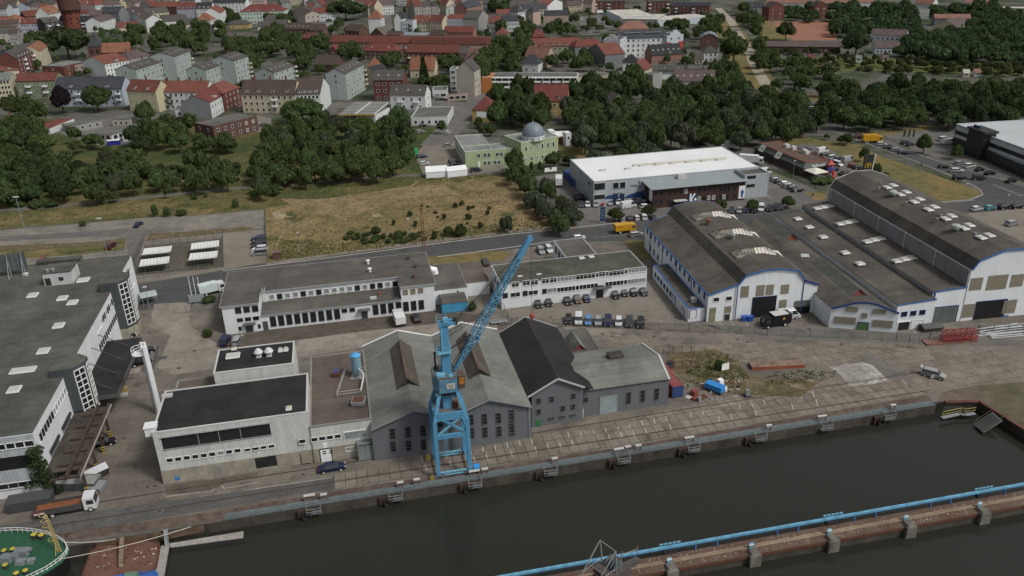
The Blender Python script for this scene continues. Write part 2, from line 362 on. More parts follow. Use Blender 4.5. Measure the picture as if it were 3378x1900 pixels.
sheet('weedy_ground','22',[(1560,690),(1830,660),(2050,640),(2260,760),(2400,900),(2566,950),(2900,930),(3100,960),(2900,1120),(2500,1100),(2200,1080),(1740,960),(1640,850)],.028,g_dirt)
sheet('broken_floor','23',[(625,820),(960,770),(1060,800),(1210,950),(1050,990),(830,1010),(730,890)],.030,g_rubble)
sheet('asphalt_patch','23',[(930,710),(1060,685),(1230,810),(1310,815),(1450,930),(1210,945),(1070,800),(960,765)],.030,g_road2)
sheet('service_lane','23',[(-1000,240),(-400,460),(0,540),(1250,580),(2700,620),(2700,560),(1500,480),(600,420),(0,420),(-600,400),(-1000,230)],.026,g_road2)
mb=MB()
for (a,b) in (((100,1745),(3068,1288)),((120,1690),(3050,1225))):
 a,b=sp(*a),sp(*b)
 for off in (-.05,):mb.bar(a+Vector((0,0,.05)),b+Vector((0,0,.05)),.16,.1)
struct('crane_rails',mb,mk('rail steel',(.06,.035,.025),.7,.3))
def kerb(pts,t='d',w=.35,h=.13,off=0):
 mb=MB();ps=[W(t,*p) for p in pts]
 for a,b in zip(ps[:-1],ps[1:]):mb.bar(a+Vector((0,0,h/2)),b+Vector((0,0,h/2)),w,h)
 return struct('kerb',mb,g_kerb)
band('footpath','d',[(670,664),(840,640),(1100,606),(1290,582),(1420,569)],2.2,.032,g_lot)
kerb([(560,682),(840,647),(1100,613),(1290,589),(1440,574),(1560,560)])
kerb([(1100,647),(1290,622),(1400,606)])
kerb([(2300,513),(2342,510),(2440,503),(2472,490),(2466,478),(2440,462),(2300,405),(2080,325)])
kerb([(2110,312),(2330,397),(2480,442),(2620,472)])
g_bay=gmat('dark bay paving',(.085,.072,.058),(.105,.09,.073),.08,(.07,.06,.048),.4,grain=.2)
g_pale=gmat('pale concrete lane',(.235,.210,.177),(.205,.183,.153),.05,(.160,.142,.118),.2,grain=.16,slab=(4.5,3.6,.03,.3),mort=.75)
sheet('parking_bays','21',[(130,445),(1040,340),(1480,295),(1790,260),(2330,300),(2330,360),(1900,375),(1050,465),(140,590),(-180,640),(-330,560)],.026,g_bay)
sheet('concrete_lane','21',[(-120,640),(140,592),(1050,466),(1900,376),(2400,365),(2420,430),(1770,545),(1440,505),(1100,620),(400,735),(-400,760)],.026,g_pale)
sheet('concrete_lane','20',[(1540,190),(1900,170),(1880,400),(2080,540),(2200,600),(2120,840),(1720,900),(1560,820),(1700,500),(1480,420)],.024,g_pale)
sheet('concrete_lane','22',[(520,415),(1110,440),(1110,510),(830,500),(600,470)],.027,g_pale)
sheet('asphalt_strip','20',[(1565,600),(1590,600),(1560,720),(1680,708),(1640,740),(1560,750),(1530,840),(1510,840)],.032,g_road)
sheet('cobbles','30',[(1640,560),(2100,490),(2566,420),(2566,470),(2250,520),(2100,600),(1660,640)],.026,g_bay)
mb=MB()
for t,x,y in (('22',930,490),('22',1030,512),('22',1443,513),('22',2370,570),('22',2275,542),('22',412,322),('22',1355,350),('20',1490,478),('20',1935,655),('20',1780,830),('30',1470,565),('30',1545,555),('30',1350,360),('30',1235,78),('30',1590,805),('31',480,440),('23',425,440),('23',745,592),('21',595,515)):
 p=W(t,x,y);mb.lathe([(.55,.0),(.55,.06)],(p.x,p.y,0),12);mb.lathe([(.4,.0),(.4,.068)],(p.x,p.y,0),12,1)
struct('manhole_covers',mb,[mk('cover ring',(.16,.14,.12),.9),mk('cover iron',(.05,.045,.04),.8)])
sheet('shelter_yard','10',[(1440,1030),(2220,955),(2230,1240),(1310,1330)],.034,gmat('weedy dark yard',(.105,.092,.075),(.085,.078,.06),.1,(.07,.075,.04),.3,grain=.25))
sheet('access_road','10',[(0,935),(900,890),(1240,860),(1480,870),(1830,845),(1830,870),(1480,905),(1420,990),(1330,1250),(1230,1330),(1280,1120),(1250,930),(900,940),(0,985)],.032,g_road2)
sheet('worn_ground','10',[(0,1030),(700,1000),(1060,985),(1250,940),(1180,1010),(700,1050),(0,1090)],.036,g_dirt)
sheet('worn_ground','10',[(1500,905),(1830,890),(2500,840),(2540,870),(1950,930),(1560,965),(1440,990)],.036,g_dirt)
g_sand=gmat('bare sand',(.33,.28,.19),(.24,.19,.12),.3,(.17,.13,.07),.8,grain=.25)
sheet('bare_sand','11',[(170,705),(230,685),(290,690),(320,730),(390,740),(300,752),(210,758),(190,730)],.034,g_sand)
sheet('bare_sand','11',[(1165,722),(1215,712),(1255,716),(1275,740),(1215,745),(1180,738)],.034,g_sand)
g_trod=gmat('trodden earth',(.25,.195,.115),(.20,.155,.085),.15,grain=.3)
sheet('bare_earth','11',[(250,560),(600,565),(1250,520),(1500,450),(1900,420),(2050,520),(1500,560),(1250,640),(900,760),(500,700)],.020,gmat('thin dry turf',(.215,.158,.095),(.175,.135,.072),.05,(.12,.11,.05),.2,grain=.35))
band('trodden_path','11',[(205,1060),(235,980),(275,910),(350,845),(450,790)],.7,.036,g_trod);band('trodden_path','11',[(1060,590),(1180,565),(1300,515),(1480,455),(1560,435),(1630,385)],.9,.036,g_trod);band('trodden_path','11',[(1940,490),(2090,550),(2240,630)],.6,.036,g_trod)
def lines(t,segs,w=.14,z=.04,mat=None,name='road_marking'):
 mb=MB()
 for (a,b) in segs:
  a,b=W(t,*a),W(t,*b);d=(b-a).normalized();s=Vector((-d.y,d.x,0))*w/2
  mb.add([(a-s)[:2]+(z,),(b-s)[:2]+(z,),(b+s)[:2]+(z,),(a+s)[:2]+(z,)],[(0,1,2,3)])
 return struct(name,mb,mat or g_line,fix=False)
seg=[((150,430+0),(150,540))]
seg=[((250,435),(248,548)),((350,425),(346,538)),((447,412),(447,527)),((545,402),(545,517)),((643,390),(643,503)),((740,400),(742,490)),((842,445),(842,483)),((934,380),(938,470)),
       ((1180,335),(1192,440)),((1275,340),(1290,430)),((1370,305),(1388,420)),((1555,293),(1575,396)),((1645,282),(1670,385)),((1735,272),(1748,305)),((1868,300),(1880,345)),
       ((1045,360),(1195,440)),((1165,345),(1040,458)),((0,540),(140,590)),((0,545),(90,490))]
lines('21',seg,.16)
seg=[]
for k in range(34):
 f=k/33;x=1390+f*1330;y0=1508-f*222; 
 if random.random() < .72:seg.append(((x,y0),(x+3+4*f,y0+17)))
 if random.random() < .5:seg.append(((x+12,y0+26),(x+18,y0+45)))
lines('s',seg,.2)
lines('31',[((0,583),(775,470))],.15);lines('30',[((2100,610),(2110,470)),((2110,605),(2255,460)),((2130,480),(2240,585)),((2255,575),(2566,520)),((1660,660),(2090,605))],.15)
lines('20',[((2405,490),(2400,570)),((2405,490),(2566,560)),((2480,570),(2566,520))],.15)
lines('13',[((2240+k*33,425+k*13),(2300+k*33,423+k*13)) for k in range(9)]+[((1650,612),(2080,575)),((0,520),(45,555))],.25)
lines('12',[((700,858),(960,835)),((780,1010),(1050,985)),((830,950),(1330,905))],.12)
lines('03',[((600+k*28,1275+k*9),(640+k*28,1290+k*9)) for k in range(7)],.25)
lines('23',[((890,485),(905,445)),((1025,485),(1000,450)),((1495,495),(1470,455)),((-180,410),(-200,365)),((-110,400),(-130,365)),((460,700),(520,755)),((1345,945),(1400,990))],.18)
lines('22',[((2090,370),(2135,418)),((2195,365),(2245,410)),((2415,370),(2435,415))],.15)
# ------------------------------------------------------------------ buildings
WCACHE={}
STY={'w':(frame_w,glass),'l':(frame_w,glassL),'d':(mk('window frame dark',(.05,.05,.055),.5),glass),
       'b':(mk('boarding frame',(.18,.155,.10),.9),wood_b),'g':(mk('grey sash',(.10,.10,.105),.6),glass),'h':(mk('opening edge',(.12,.12,.12),.8),hole),
       'u':(mk('blue window trim',(.03,.10,.28),.5),glass)}
def win_mesh(w,h,sty,nx=1,ny=1,near=True):
 key=(round(w,2),round(h,2),sty,nx,ny,near)
 if key in WCACHE:return WCACHE[key]
 fm,pm=STY[sty];t=.09 if w > .7 else .06;d=.09
 a=MB()
 a.box((-w/2,-d,0),(-w/2+t,.02,h));a.box((w/2-t,-d,0),(w/2,.02,h))
 a.box((-w/2+t,-d,h-t),(w/2-t,.02,h));a.box((-w/2+t,-d-.06,0),(w/2-t,.02,t))
 for i in range(1,nx):x=-w/2+w*i/nx;a.box((x-.035,-d+.02,t),(x+.035,.02,h-t))
 for i in range(1,ny):z=h*i/ny;a.box((-w/2+t,-d+.03,z-.03),(w/2-t,.015,z+.03))
 p=MB();p.add([(-w/2+t,-.025,t),(w/2-t,-.025,t),(w/2-t,-.025,h-t),(-w/2+t,-.025,h-t)],[(0,1,2,3)])
 if near:r=(a.mesh('window',fm),p.mesh('pane',pm))
 else:
  n=len(a.v);a.add(p.v,p.f,1);r=(a.mesh('window',[fm,pm]),None)
 WCACHE[key]=r;return r
PANE2={}
class Bld:
 def __init__(s,name,label,cat,rect=None,px=None,h=6,D=10,wall=None,roof=None,rk=('flat',.25),group=None,ov=.35,base=0,cop=None,body=True,rot=0):
  s.h=h
  if rect:
   x0,x1,y0,y1=rect;p0=AX*x0+BX*y0;ang=QA+R(rot);s.L,s.D=x1-x0,y1-y0
  else:
   t,a,b=px[:3];p0,p1=W(t,*a,h),W(t,*b,h);d=p1-p0;d.z=0;ang=math.atan2(d.y,d.x);s.L=d.length
   if isinstance(D,tuple):q=W(t,*D,h);D=abs((q-p1).dot(Vector((-d.y,d.x,0)).normalized()))
   s.D=D
  p0.z=0;s.p0=p0;s.ang=ang
  s.dist=p0.length
  s.near=s.dist < 330
  s.M=Matrix.Translation(p0) @ Matrix.Rotation(ang,4,'Z');s.Mi=s.M.inverted()
  s.o=thing(name,label,cat,p0,ang,group);s.nwin=0
  s.wm,s.rm,s.cop=wall,roof,cop or wall
  s.roofo=s.wallo=None
  if body:s.body(rk,ov)
 def part(s,mb,name,mats,parent=None,loc=(0,0,0),rz=0,label=None):
  o=mb.build(name,mats,parent or s.o,loc,rz)
  if label:o['label']=label
  return o
 def body(s,rk,ov):
  L,D,h=s.L,s.D,s.h;k=rk[0];w,r=MB(),MB();T=.14
  if k == 'flat':
   p=rk[1]
   w.box((0,0,-.3),(L,D,h-.02))
   t=.28
   c=MB()
   for a,b in (((-.04,-.04),(L+.04,t)),((-.04,D-t),(L+.04,D+.04)),((-.04,t),(t,D-t)),((L-t,t),(L+.04,D-t))):
    c.box((a[0],a[1],h-.02),(b[0],b[1],h+p))
   r.box((t,t,h-.02),(L-t,D-t,h+min(.08,p*.4)))
   s.wallo=s.part(w,'wall',s.wm);s.roofo=s.part(r,'roof',s.rm);s.part(c,'roof_edge',s.cop,s.roofo);s.rise=0;return
  if k in ('gu','gv','hip','mans','shed','shedu'):
   rise=rk[1];s.rise=rise
   if k == 'gu':
    m=rk[2] if len(rk) > 2 else D/2;sl=rise/m;sb=rise/(D-m)
    w.extr([(0,-.3),(D,-.3),(D,h),(m,h+rise-.02),(0,h)],0,L,'x')
    r.extr([(-ov,h-ov*sl+.02),(m,h+rise+.02),(D+ov,h-ov*sb+.02),(D+ov,h-ov*sb+.02+T),(m,h+rise+T+.04),(-ov,h-ov*sl+T+.02)],-ov*.6,L+ov*.6,'x')
   elif k == 'gv':
    m=L/2;sl=rise/m
    w.extr([(0,-.3),(L,-.3),(L,h),(m,h+rise-.02),(0,h)],0,D,'y')
    r.extr([(-ov,h-ov*sl+.02),(m,h+rise+.02),(L+ov,h-ov*sl+.02),(L+ov,h-ov*sl+.02+T),(m,h+rise+T+.04),(-ov,h-ov*sl+T+.02)],-ov*.6,D+ov*.6,'y')
   elif k in ('shed','shedu'):
    if k == 'shed':
     w.extr([(0,-.3),(D,-.3),(D,h+rise),(0,h)],0,L,'x');r.extr([(-ov,h-ov*rise/D+.02),(D+ov,h+rise+ov*rise/D+.02),(D+ov,h+rise+ov*rise/D+.02+T),(-ov,h-ov*rise/D+T+.02)],-ov,L+ov,'x')
    else:
     w.extr([(0,-.3),(L,-.3),(L,h+rise),(0,h)],0,D,'y');r.extr([(-ov,h-ov*rise/L+.02),(L+ov,h+rise+ov*rise/L+.02),(L+ov,h+rise+ov*rise/L+.02+T),(-ov,h-ov*rise/L+T+.02)],-ov,D+ov,'y')
   elif k == 'hip':
    i=rk[2] if len(rk) > 2 else min(L,D)/2*.9
    w.box((0,0,-.3),(L,D,h-.01));o=ov
    if L >= D:ridge=[(i,D/2,h+rise),(L-i,D/2,h+rise)]
    else:ridge=[(L/2,i,h+rise),(L/2,D-i,h+rise)]
    e=[(-o,-o,h),(L+o,-o,h),(L+o,D+o,h),(-o,D+o,h)]
    vs=e+ridge
    fs=[(0,1,5,4),(1,2,5),(2,3,4,5),(3,0,4)] if L >= D else [(0,1,4),(1,2,5,4),(2,3,5),(3,0,4,5)]
    r.add(vs,fs+[(3,2,1,0)])
   elif k == 'mans':
    i=rk[2];top=rk[3] if len(rk) > 3 else .6
    w.box((0,0,-.3),(L,D,h-.01));o=.25
    vs=[(-o,-o,h),(L+o,-o,h),(L+o,D+o,h),(-o,D+o,h),(0 if rk[-1] == 'g' else i,i,h+rise),(L if rk[-1] == 'g' else L-i,i,h+rise),(L if rk[-1] == 'g' else L-i,D-i,h+rise),(0 if rk[-1] == 'g' else i,D-i,h+rise)]
    r.add(vs,[(3,2,1,0),(4,5,6,7),(0,1,5,4),(1,2,6,5),(2,3,7,6),(3,0,4,7)])
  elif k == 'prof':
   pr=rk[1];s.rise=max(z for _,z in pr)-h
   w.extr([(pr[0][0],-.3)]+[(pr[-1][0],-.3)]+[(u,z-.03) for u,z in pr[::-1]],0,D,'y')
   o=ov;a,b=list(pr[0]),list(pr[-1])
   up=[(u,z+T) for u,z in pr]
   r.extr([(u,z) for u,z in pr]+up[::-1],-o,D+o,'y')
  s.wallo=s.part(w,'wall',s.wm);s.roofo=s.part(r,'roof',s.rm)
 # ---- picking spots on the faces
 def on(s,face,t,x,y):
  x,y=src(t,x,y);d=_f*CF+_R*(x-1689)-_U*(y-950);o=s.Mi @ Vector((0,0,CH));d=s.Mi.to_3x3() @ d
  if face == 'F':k=-o.y/d.y
  elif face == 'R':k=(s.L-o.x)/d.x
  elif face == 'L':k=-o.x/d.x
  else:k=(face-o.y)/d.y
  q=o+d*k;return (q.y if face in ('R','L') else q.x),q.z
 def top(s,t,x,y,z):
  q=s.Mi @ W(t,x,y,z);return q.x,q.y
 def fm(s,face,u,z,v=0):
  if face == 'R':return (s.L,u,z),math.pi/2
  if face == 'L':return (0,u,z),-math.pi/2
  return (u,v if face == 'F' else face,z),0
 def w1(s,face,u,z,w,h,sty='w',nx=1,ny=1,v=0,off=0,parent=None,name='window'):
  if s.nwin >= 99:return
  s.nwin += 1
  a,p=win_mesh(w,h,sty,nx,ny,s.near)
  loc,rz=s.fm(face,u,z,v)
  o=link(name,a,parent or s.o,loc,rz)
  if p:link('pane',p,o)
  return o
 def grid(s,face,n,rows,w,h,m0,m1,z0,dz,sty='w',nx=1,ny=1,skip=(),v=0):
  Lf=s.D if face in ('R','L') else s.L
  for r in range(rows):
   for i in range(n):
    if (r,i) in skip or random.random() < 0:continue
    u=m0+(Lf-m0-m1)*(i+.5)/n
    st=sty if sty not in 'w' or random.random() > .22 else 'l'
    s.w1(face,u,z0+r*dz,w,h,st,nx,ny,v)
 def row(s,face,t,a,b,n,w,h,sty='w',nx=1,ny=1,v=0,lit=.0):
  "n windows whose centres run from photo spot a to b"
  f=face
  ua,za=s.on(f,t,*a);ub,zb=s.on(f,t,*b)
  for i in range(n):
   q=i/max(1,n-1);s.w1(face,ua+(ub-ua)*q,(za+zb)/2-h/2,w,h,'l' if random.random() < lit else sty,nx,ny,v)  # a random share of the windows gets the pale curtained pane
 def rectp(s,face,t,x0,y0,x1,y1,name,mat,d=.06,fmat=None,z0=None):
  "flat panel (door, gate, sign) between two photo corners of a face"
  ua,za=s.on(face,t,x0,y0);ub,zb=s.on(face,t,x1,y1)
  if z0 is not None:zb=z0
  loc,rz=s.fm(face,min(ua,ub),min(za,zb));w,h=abs(ub-ua),abs(za-zb)
  mb=MB();mb.box((0,-d,0),(w,.02,h))
  if fmat:
   for a,b in (((-.12,-d-.05,0),(0,.02,h)),((w,-d-.05,0),(w+.12,.02,h)),((-.12,-d-.05,h),(w+.12,.02,h+.12))):mb.box(a,b,1)
  o=mb.build(name,[mat,fmat or mat],s.o,loc,rz,fix=False);return o
 def roofz(s,v,u=None):return s.h
 def chim(s,pts,mat=None,w=.8,hh=1.4,z=None):
  for (u,v) in pts:
   mb=MB();zz=s.h+s.rise*.55 if z is None else z;mb.box((-w/2,-w*.4,0),(w/2,w*.4,hh+s.rise*.5));mb.box((-w/2-.06,-w*.4-.06,hh+s.rise*.5),(w/2+.06,w*.4+.06,hh+s.rise*.5+.12),1)
   s.part(mb,'chimney',[mat or m_chim,dark],s.roofo,(u,v,zz))
 def dorm(s,us,v=1.2,w=2.0,hh=1.3,z=.5,d=2.5,wall=None,nw=1,sty='w',face='F'):
  for u in us:
   mb=MB();mb.box((-w/2,0,0),(w/2,d,hh));mb.box((-w/2-.15,-.2,hh),(w/2+.15,d+.1,hh+.14),1)
   o=s.part(mb,'dormer',[wall or s.wm,s.rm],s.roofo,(u,v,s.h+z))
   for i in range(nw):
    if s.nwin < 99:
     s.nwin += 1
     a,p=win_mesh(min(w/nw*.75,1.2),hh*.72,sty,1,1,False);link('window',a,o,(-w/2+w*(i+.5)/nw,0,hh*.12))
 def sky(s,pts,w=1.2,l=.9,mat=None,z=None,ang=None):
  "roof windows of a front slope"
  m=s.D/2;a=math.atan2(s.rise,m)
  for (u,f) in pts:
   mb=MB();mb.box((-w/2,-l/2,0),(w/2,l/2,.1));o=s.part(mb,'roof_window',mat or m_rwin,s.roofo,(u,m*f,s.h+s.rise*f+.17));o.rotation_euler=(a,0,0)
 def balc(s,face,us,zs,w=2.6,d=1.3,hh=1.0,mat=None,v=0):
  for u in us:
   for z in zs:
    mb=MB();mb.box((-w/2,-d,0),(w/2,-.02,.14));mb.box((-w/2,-d,.14),(w/2,-d+.08,hh));mb.box((-w/2,-d+.08,.14),(-w/2+.08,-.02,hh));mb.box((w/2-.08,-d+.08,.14),(w/2,-.02,hh))
    loc,rz=s.fm(face,u,z,v);s.part(mb,'balcony',mat or white,None,loc,rz)
m_chim=mk('chimney brick',(.16,.075,.05),.9,.3,2,kind='brick')
m_rwin=mk('roof window glass',(.30,.31,.31),.25,.1,1)
m_dome=mk('rooflight acrylic',(.43,.43,.41),.35,.08,.8)
def rooflight(b,t,pts,z,w,l,parent=None,name='rooflight',mat=None,tilt=0.0,hh=.3):
 for (x,y) in pts:
  u,v=b.top(t,x,y,z);mb=MB();mb.box((-w/2,-l/2,-.1),(w/2,l/2,hh*.5),1);mb.box((-w/2+.06,-l/2+.06,hh*.5),(w/2-.06,l/2-.06,hh),0,taper=.12)
  o=mb.build(name,[mat or m_dome,white],b.roofo or b.o,(u,v,z));o.rotation_euler=(0,tilt,0)
def text_mesh(txt,size,mat,name='lettering',depth=.04,align='LEFT'):
 cu=bpy.data.curves.new('t','FONT');cu.body=txt;cu.size=size;cu.extrude=depth;cu.align_x=align;cu.resolution_u=2
 o=bpy.data.objects.new('t',cu);COL.objects.link(o);dg=bpy.context.evaluated_depsgraph_get();dg.update()
 me=bpy.data.meshes.new_from_object(o.evaluated_get(dg));me.name=name;bpy.data.objects.remove(o);bpy.data.curves.remove(cu)
 me.materials.clear();me.materials.append(mat);return me
def lettering(parent,txt,size,mat,loc,rz=0,name='lettering'):
 "upright text whose reading direction is local +x of parent, facing local -y"
 o=link(name,text_mesh(txt,size,mat),parent,loc);o.rotation_euler=(math.pi/2,0,rz);return o
# ------------------------------------------------------------------ harbour buildings (quay-aligned metres)
def Q(x,y,z=0):return AX*x+BX*y+Vector((0,0,z))
m_plw=mk('white render',(.60,.62,.63),.85,.07,.2,kind='wall')
m_plc=mk('cool white cladding',(.56,.59,.61),.7,.05,.2,kind='corr',k=1.2)
m_corr=mk('cream ribbed sheet',(.50,.515,.49),.6,.08,.2,kind='corr',k=.3)
m_gr=mk('blue grey render',(.118,.124,.135),.85,.1,.15,kind='wall')
m_plinth=mk('stained plinth',(.27,.25,.20),.9,.25,.5,kind='wall')
m_felt=mk('brown grey felt',(.092,.086,.076),.95,.22,.15,kind='felt')
m_feltg=mk('green grey felt',(.080,.080,.070),.95,.2,.12,kind='felt')
m_feltb=mk('black felt',(.022,.022,.023),.95,.3,.2,kind='felt')
m_feltl=mk('light grey felt',(.155,.158,.142),.95,.15,.15,kind='felt')
m_feltbr=mk('brown gravel roof',(.098,.080,.066),.95,.25,.15,kind='felt',k=2)
m_moss=mk('mossy felt',(.088,.085,.070),.95,.4,.35,col2=(.065,.066,.05),kind='felt')
m_glr=mk('ribbed glass roof',(.085,.072,.055),.6,.25,.4,kind='ribs',k=.8)
m_blue=mk('blue trim',(.035,.115,.30),.5,.1)
m_blued=mk('dark blue trim',(.022,.05,.16),.5,.1)
m_dclad=mk('dark grey cladding',(.060,.068,.070),.6,.12,.3,kind='corr',k=.5)
m_edge=mk('light roof edge',(.45,.45,.43),.7,.1)
m_roll=mk('roller door',(.24,.28,.29),.5,.15,.5,kind='wall')
m_greend=mk('green door',(.03,.15,.06),.6,.15)
m_red=mk('faded red paint',(.19,.05,.042),.7,.3,.6)
m_ruin=mk('rust steel',(.14,.075,.05),.8,.3,.6,kind='rust',col2=(.09,.035,.02))
# --- grey hall with two gables
g=Bld('warehouse','grey twin-gabled warehouse with two ribbed roof monitors behind the blue crane','warehouse',rect=(0,28.1,123.6,154.2),h=6.9,wall=m_gr,roof=m_feltl,
  rk=('prof',[(-.4,6.8),(7.2,9.5),(14.1,7.3),(20.7,9.6),(28.5,6.9)]),ov=.5)
mb=MB()
for a,b in (((-.4,6.9),(7.2,9.65)),((7.2,9.65),(14.1,7.4)),((14.1,7.4),(20.7,9.75)),((20.7,9.75),(28.5,7.0))):
 for y in (-.55,):mb.bar((a[0],y,a[1]),(b[0],y,b[1]),.14,.3)
g.part(mb,'roof_edge',m_edge if False else mk('grey fascia',(.20,.21,.22)),g.roofo)
mb=MB()
for a,b in (((-.4,6.95),(7.2,9.7)),((7.2,9.7),(14.1,7.45)),((14.1,7.45),(20.7,9.8)),((20.7,9.8),(28.5,7.05))):mb.bar((a[0],31.12,a[1]+.05),(b[0],31.12,b[1]+.05),.3,.16)
g.part(mb,'verge_board',white,g.roofo)
for (u0,z) in ((6.3,9.0),(19.8,9.1)):
 mb=MB();mb.extr([(-2.6,-.6),(0,1.75),(2.6,-.6),(2.6,-.48),(0,1.9),(-2.6,-.48)],0,16,'y')
 o=g.part(mb,'roof_monitor',m_glr,g.roofo,(u0+.9,8.6,z))
 mb=MB();mb.add([(-2.4,.3,-.6),(2.4,.3,-.6),(0,.3,1.6)],[(0,1,2)]);mb.add([(-2.4,15.7,-.6),(0,15.7,1.6),(2.4,15.7,-.6)],[(0,1,2)])
 g.part(mb,'gable_glazing',mk('sooty glass',(.05,.052,.05),.6,.6,1.5),o)
 mb=MB();mb.bar((0,0,1.95),(0,16,1.95),.5,.14);g.part(mb,'ridge_cap',mk('ridge iron',(.10,.07,.055),.8,.3),o)
for y0,y1 in ((62+1350,160+1350),):
 pass
for cx in (1375,1528,1677):g.row('F','31',(cx+5,160-(cx-1375)*.14),(cx+5,160),1,1.05,2.3,'g',1,3);g.row('F','31',(cx-2,32-(cx-1375)*.18),(cx,30),1,1.05,2.3,'g',1,3)
for cx in (1850,2155,2288,2427,2560):g.row('F','21',(cx,1345-(cx-2155)*.12),(cx,1340),1,1.05,2.3,'g',1,3);g.row('F','31',(cx+5,27-(cx-2155)*.13),(cx,25),1,1.05,2.3,'g',1,3)
for cx,yy in ((22,1295),(22,1425)):g.row('F','22',(cx,yy),(cx,yy),1,1.05,2.3,'g',1,3)
mb=MB();mb.lathe([(.28,0),(.3,.5),(.42,.55),(.42,.75),(.1,.85)],n=10);u,v=g.top('21',2195,1140,8.3);g.part(mb,'roof_vent',m_red,g.roofo,(u,v,8.1))
mb=MB();mb.bar((28.0,-.06,-.2),(28.0,-.06,6.8),.14);g.part(mb,'downpipe',grey)
# --- black roofed hall
k=Bld('warehouse','grey gabled hall with a black felt roof and a small green door','warehouse',rect=(29.4,39.3,126.9,152.4),h=7.4,wall=m_gr,roof=m_feltb,body=False)
w,r=MB(),MB();w.extr([(0,-.3),(9.9,-.3),(9.9,7.4),(4.95,9.95),(0,7.4)],0,25.3,'y')
r.extr([(-.9,7.0),(4.9,10.05),(11.9,6.7),(11.9,6.86),(4.9,10.22),(-.9,7.16)],-.5,25.8,'y')
k.rise=2.6;k.wallo=k.part(w,'wall',m_gr);k.roofo=k.part(r,'roof',m_feltb)
mb=MB()
for y in (-.58,25.9):mb.bar((-.9,y,7.1),(4.9,y,10.15),.16,.34);mb.bar((4.9,y,10.15),(10.1 if y < 0 else 11.9,y,7.5 if y < 0 else 6.85),.16,.34)
k.part(mb,'verge_board',mk('pale verge',(.36,.37,.38)),k.roofo)
for x,y in ((292,1155),(292,1263),(422,1138),(533,1230),(637,1108),(634,1213)):k.row('F','22',(x,y),(x,y),1,.95,1.25,'g',1,2)
for x,y in ((417,1330),(522,1316),(630,1299)):k.row('F','22',(x,y),(x,y),1,1.3,.6,'g',2,2)
k.rectp('F','22',263,1348,312,1425,'door',m_greend)
# --- low grey hall to the right, sheet gate
k=Bld('warehouse','grey green roofed shed with a pale roller door beside the red container','warehouse',rect=(39.3,57,127.9,141.5),h=6.1,wall=m_gr,roof=m_feltl,rk=('gu',2.0,5.2),ov=.4)
for x,y in ((1187,1125),(1327,1105),(1466,1086)):k.row('F','22',(x,y),(x,y),1,1.0,2.7,'g',1,3)
for x,y in ((762,1143),(750,1035)):k.row('F','22',(x,y),(x,y),1,1.0,1.1,'g',1,2)
k.rectp('F','22',905,1120,1070,1255,'roller_door',m_roll,fmat=grey,z0=0)
k.rectp('F','22',715,1235,740,1300,'door',mk('flaking door',(.4,.39,.35),.8,.4),z0=0)
mb=MB();mb.bar((17.5,-.5,6.05),(17.5,5.2,8.3),.35,.2);mb.bar((17.5,5.2,8.3),(17.5,14,6.3),.35,.2);k.part(mb,'verge_board',m_edge,k.roofo)
mb=MB();mb.box((-1.5,-1.1,0),(1.5,1.1,.7),taper=.1);mb.box((-1.6,-1.2,.7),(1.6,1.2,.85),taper=.2);u,v=k.top('22',1055,690,8.3);k.part(mb,'roof_hatch',mk('hatch iron',(.05,.042,.036),.8,.3),k.roofo,(u,v,7.6))
k2=Bld('shed','low flat felt-roofed lean-to with a red gabled roof monitor behind the black roof','shed',rect=(41.4,48.0,141.6,153.6),h=5.4,wall=m_gr,roof=m_felt,rk=('flat',.12),cop=mk('felt edge',(.13,.125,.115),.9))
mb=MB();mb.extr([(-1.5,-.1),(0,1.5),(1.5,-.1),(1.5,0),(0,1.62),(-1.5,0)],0,6,'y');o=k2.part(mb,'roof_monitor',mk('dull ribbed glass',(.16,.165,.14),.6,.2,.4,kind='ribs',k=.7),k2.roofo,(2.3,2.2,5.5))
mb=MB();mb.add([(-1.35,.25,0),(1.35,.25,0),(0,.25,1.45)],[(0,1,2)]);k2.part(mb,'gable_board',m_red,o)
# --- ribbed white building, left
c=Bld('workshop','cream ribbed-sheet workshop with a black roof and a long dark opening under its eave','workshop',rect=(-36.5,-10.9,126.0,139.8),h=10.4,wall=m_corr,roof=m_feltb,rk=('flat',.22),cop=m_edge)
a0,z0=c.on('F','30',1600,75);a1,z1=c.on('F','31',165,20);zt=c.on('F','30',1600,72)[1];zb=c.on('F','30',1615,190)[1]
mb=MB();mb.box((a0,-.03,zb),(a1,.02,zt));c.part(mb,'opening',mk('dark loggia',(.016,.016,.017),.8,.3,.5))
mb=MB();mb.box((a0-.1,-.14,zb-.14),(a1+.1,.0,zb));mb.box((a0-.1,-.3,zt),(a1+.1,0,zt+.1))
for f in (.33,.52,.72):mb.box((a0+(a1-a0)*f-.06,-.1,zb),(a0+(a1-a0)*f+.06,-.031,zt))
c.part(mb,'opening_frame',grey)
c.row('F','30',(1690,296),(2365,200),9,1.15,.95,'w',lit=.15);c.row('F','30',(2465,192),(2545,182),2,1.15,.75,'w');c.row('F','31',(10,180),(168,155),3,1.15,.8,'w')
mb=MB();mb.box((-.05,-.06,-.2),(25.55,.0,2.75));mb.box((-.05,-.0,-.2),(-.001,13.7,2.75));c.part(mb,'plinth',m_plinth)
c.rectp('F','31',0,275,228,345,'basement_window',glass,.1)
c.rectp('F','30',2115,360,2225,470,'door',mk('grey gate',(.20,.195,.175),.8,.2),.1,z0=.2)
mb=MB();mb.box((-.9,-.9,0),(.9,.9,1.6));mb.box((-1.05,-1.05,1.6),(1.05,1.05,1.75));c.part(mb,'roof_turret',[m_plw],c.roofo,(-.3,1.4,9.6))
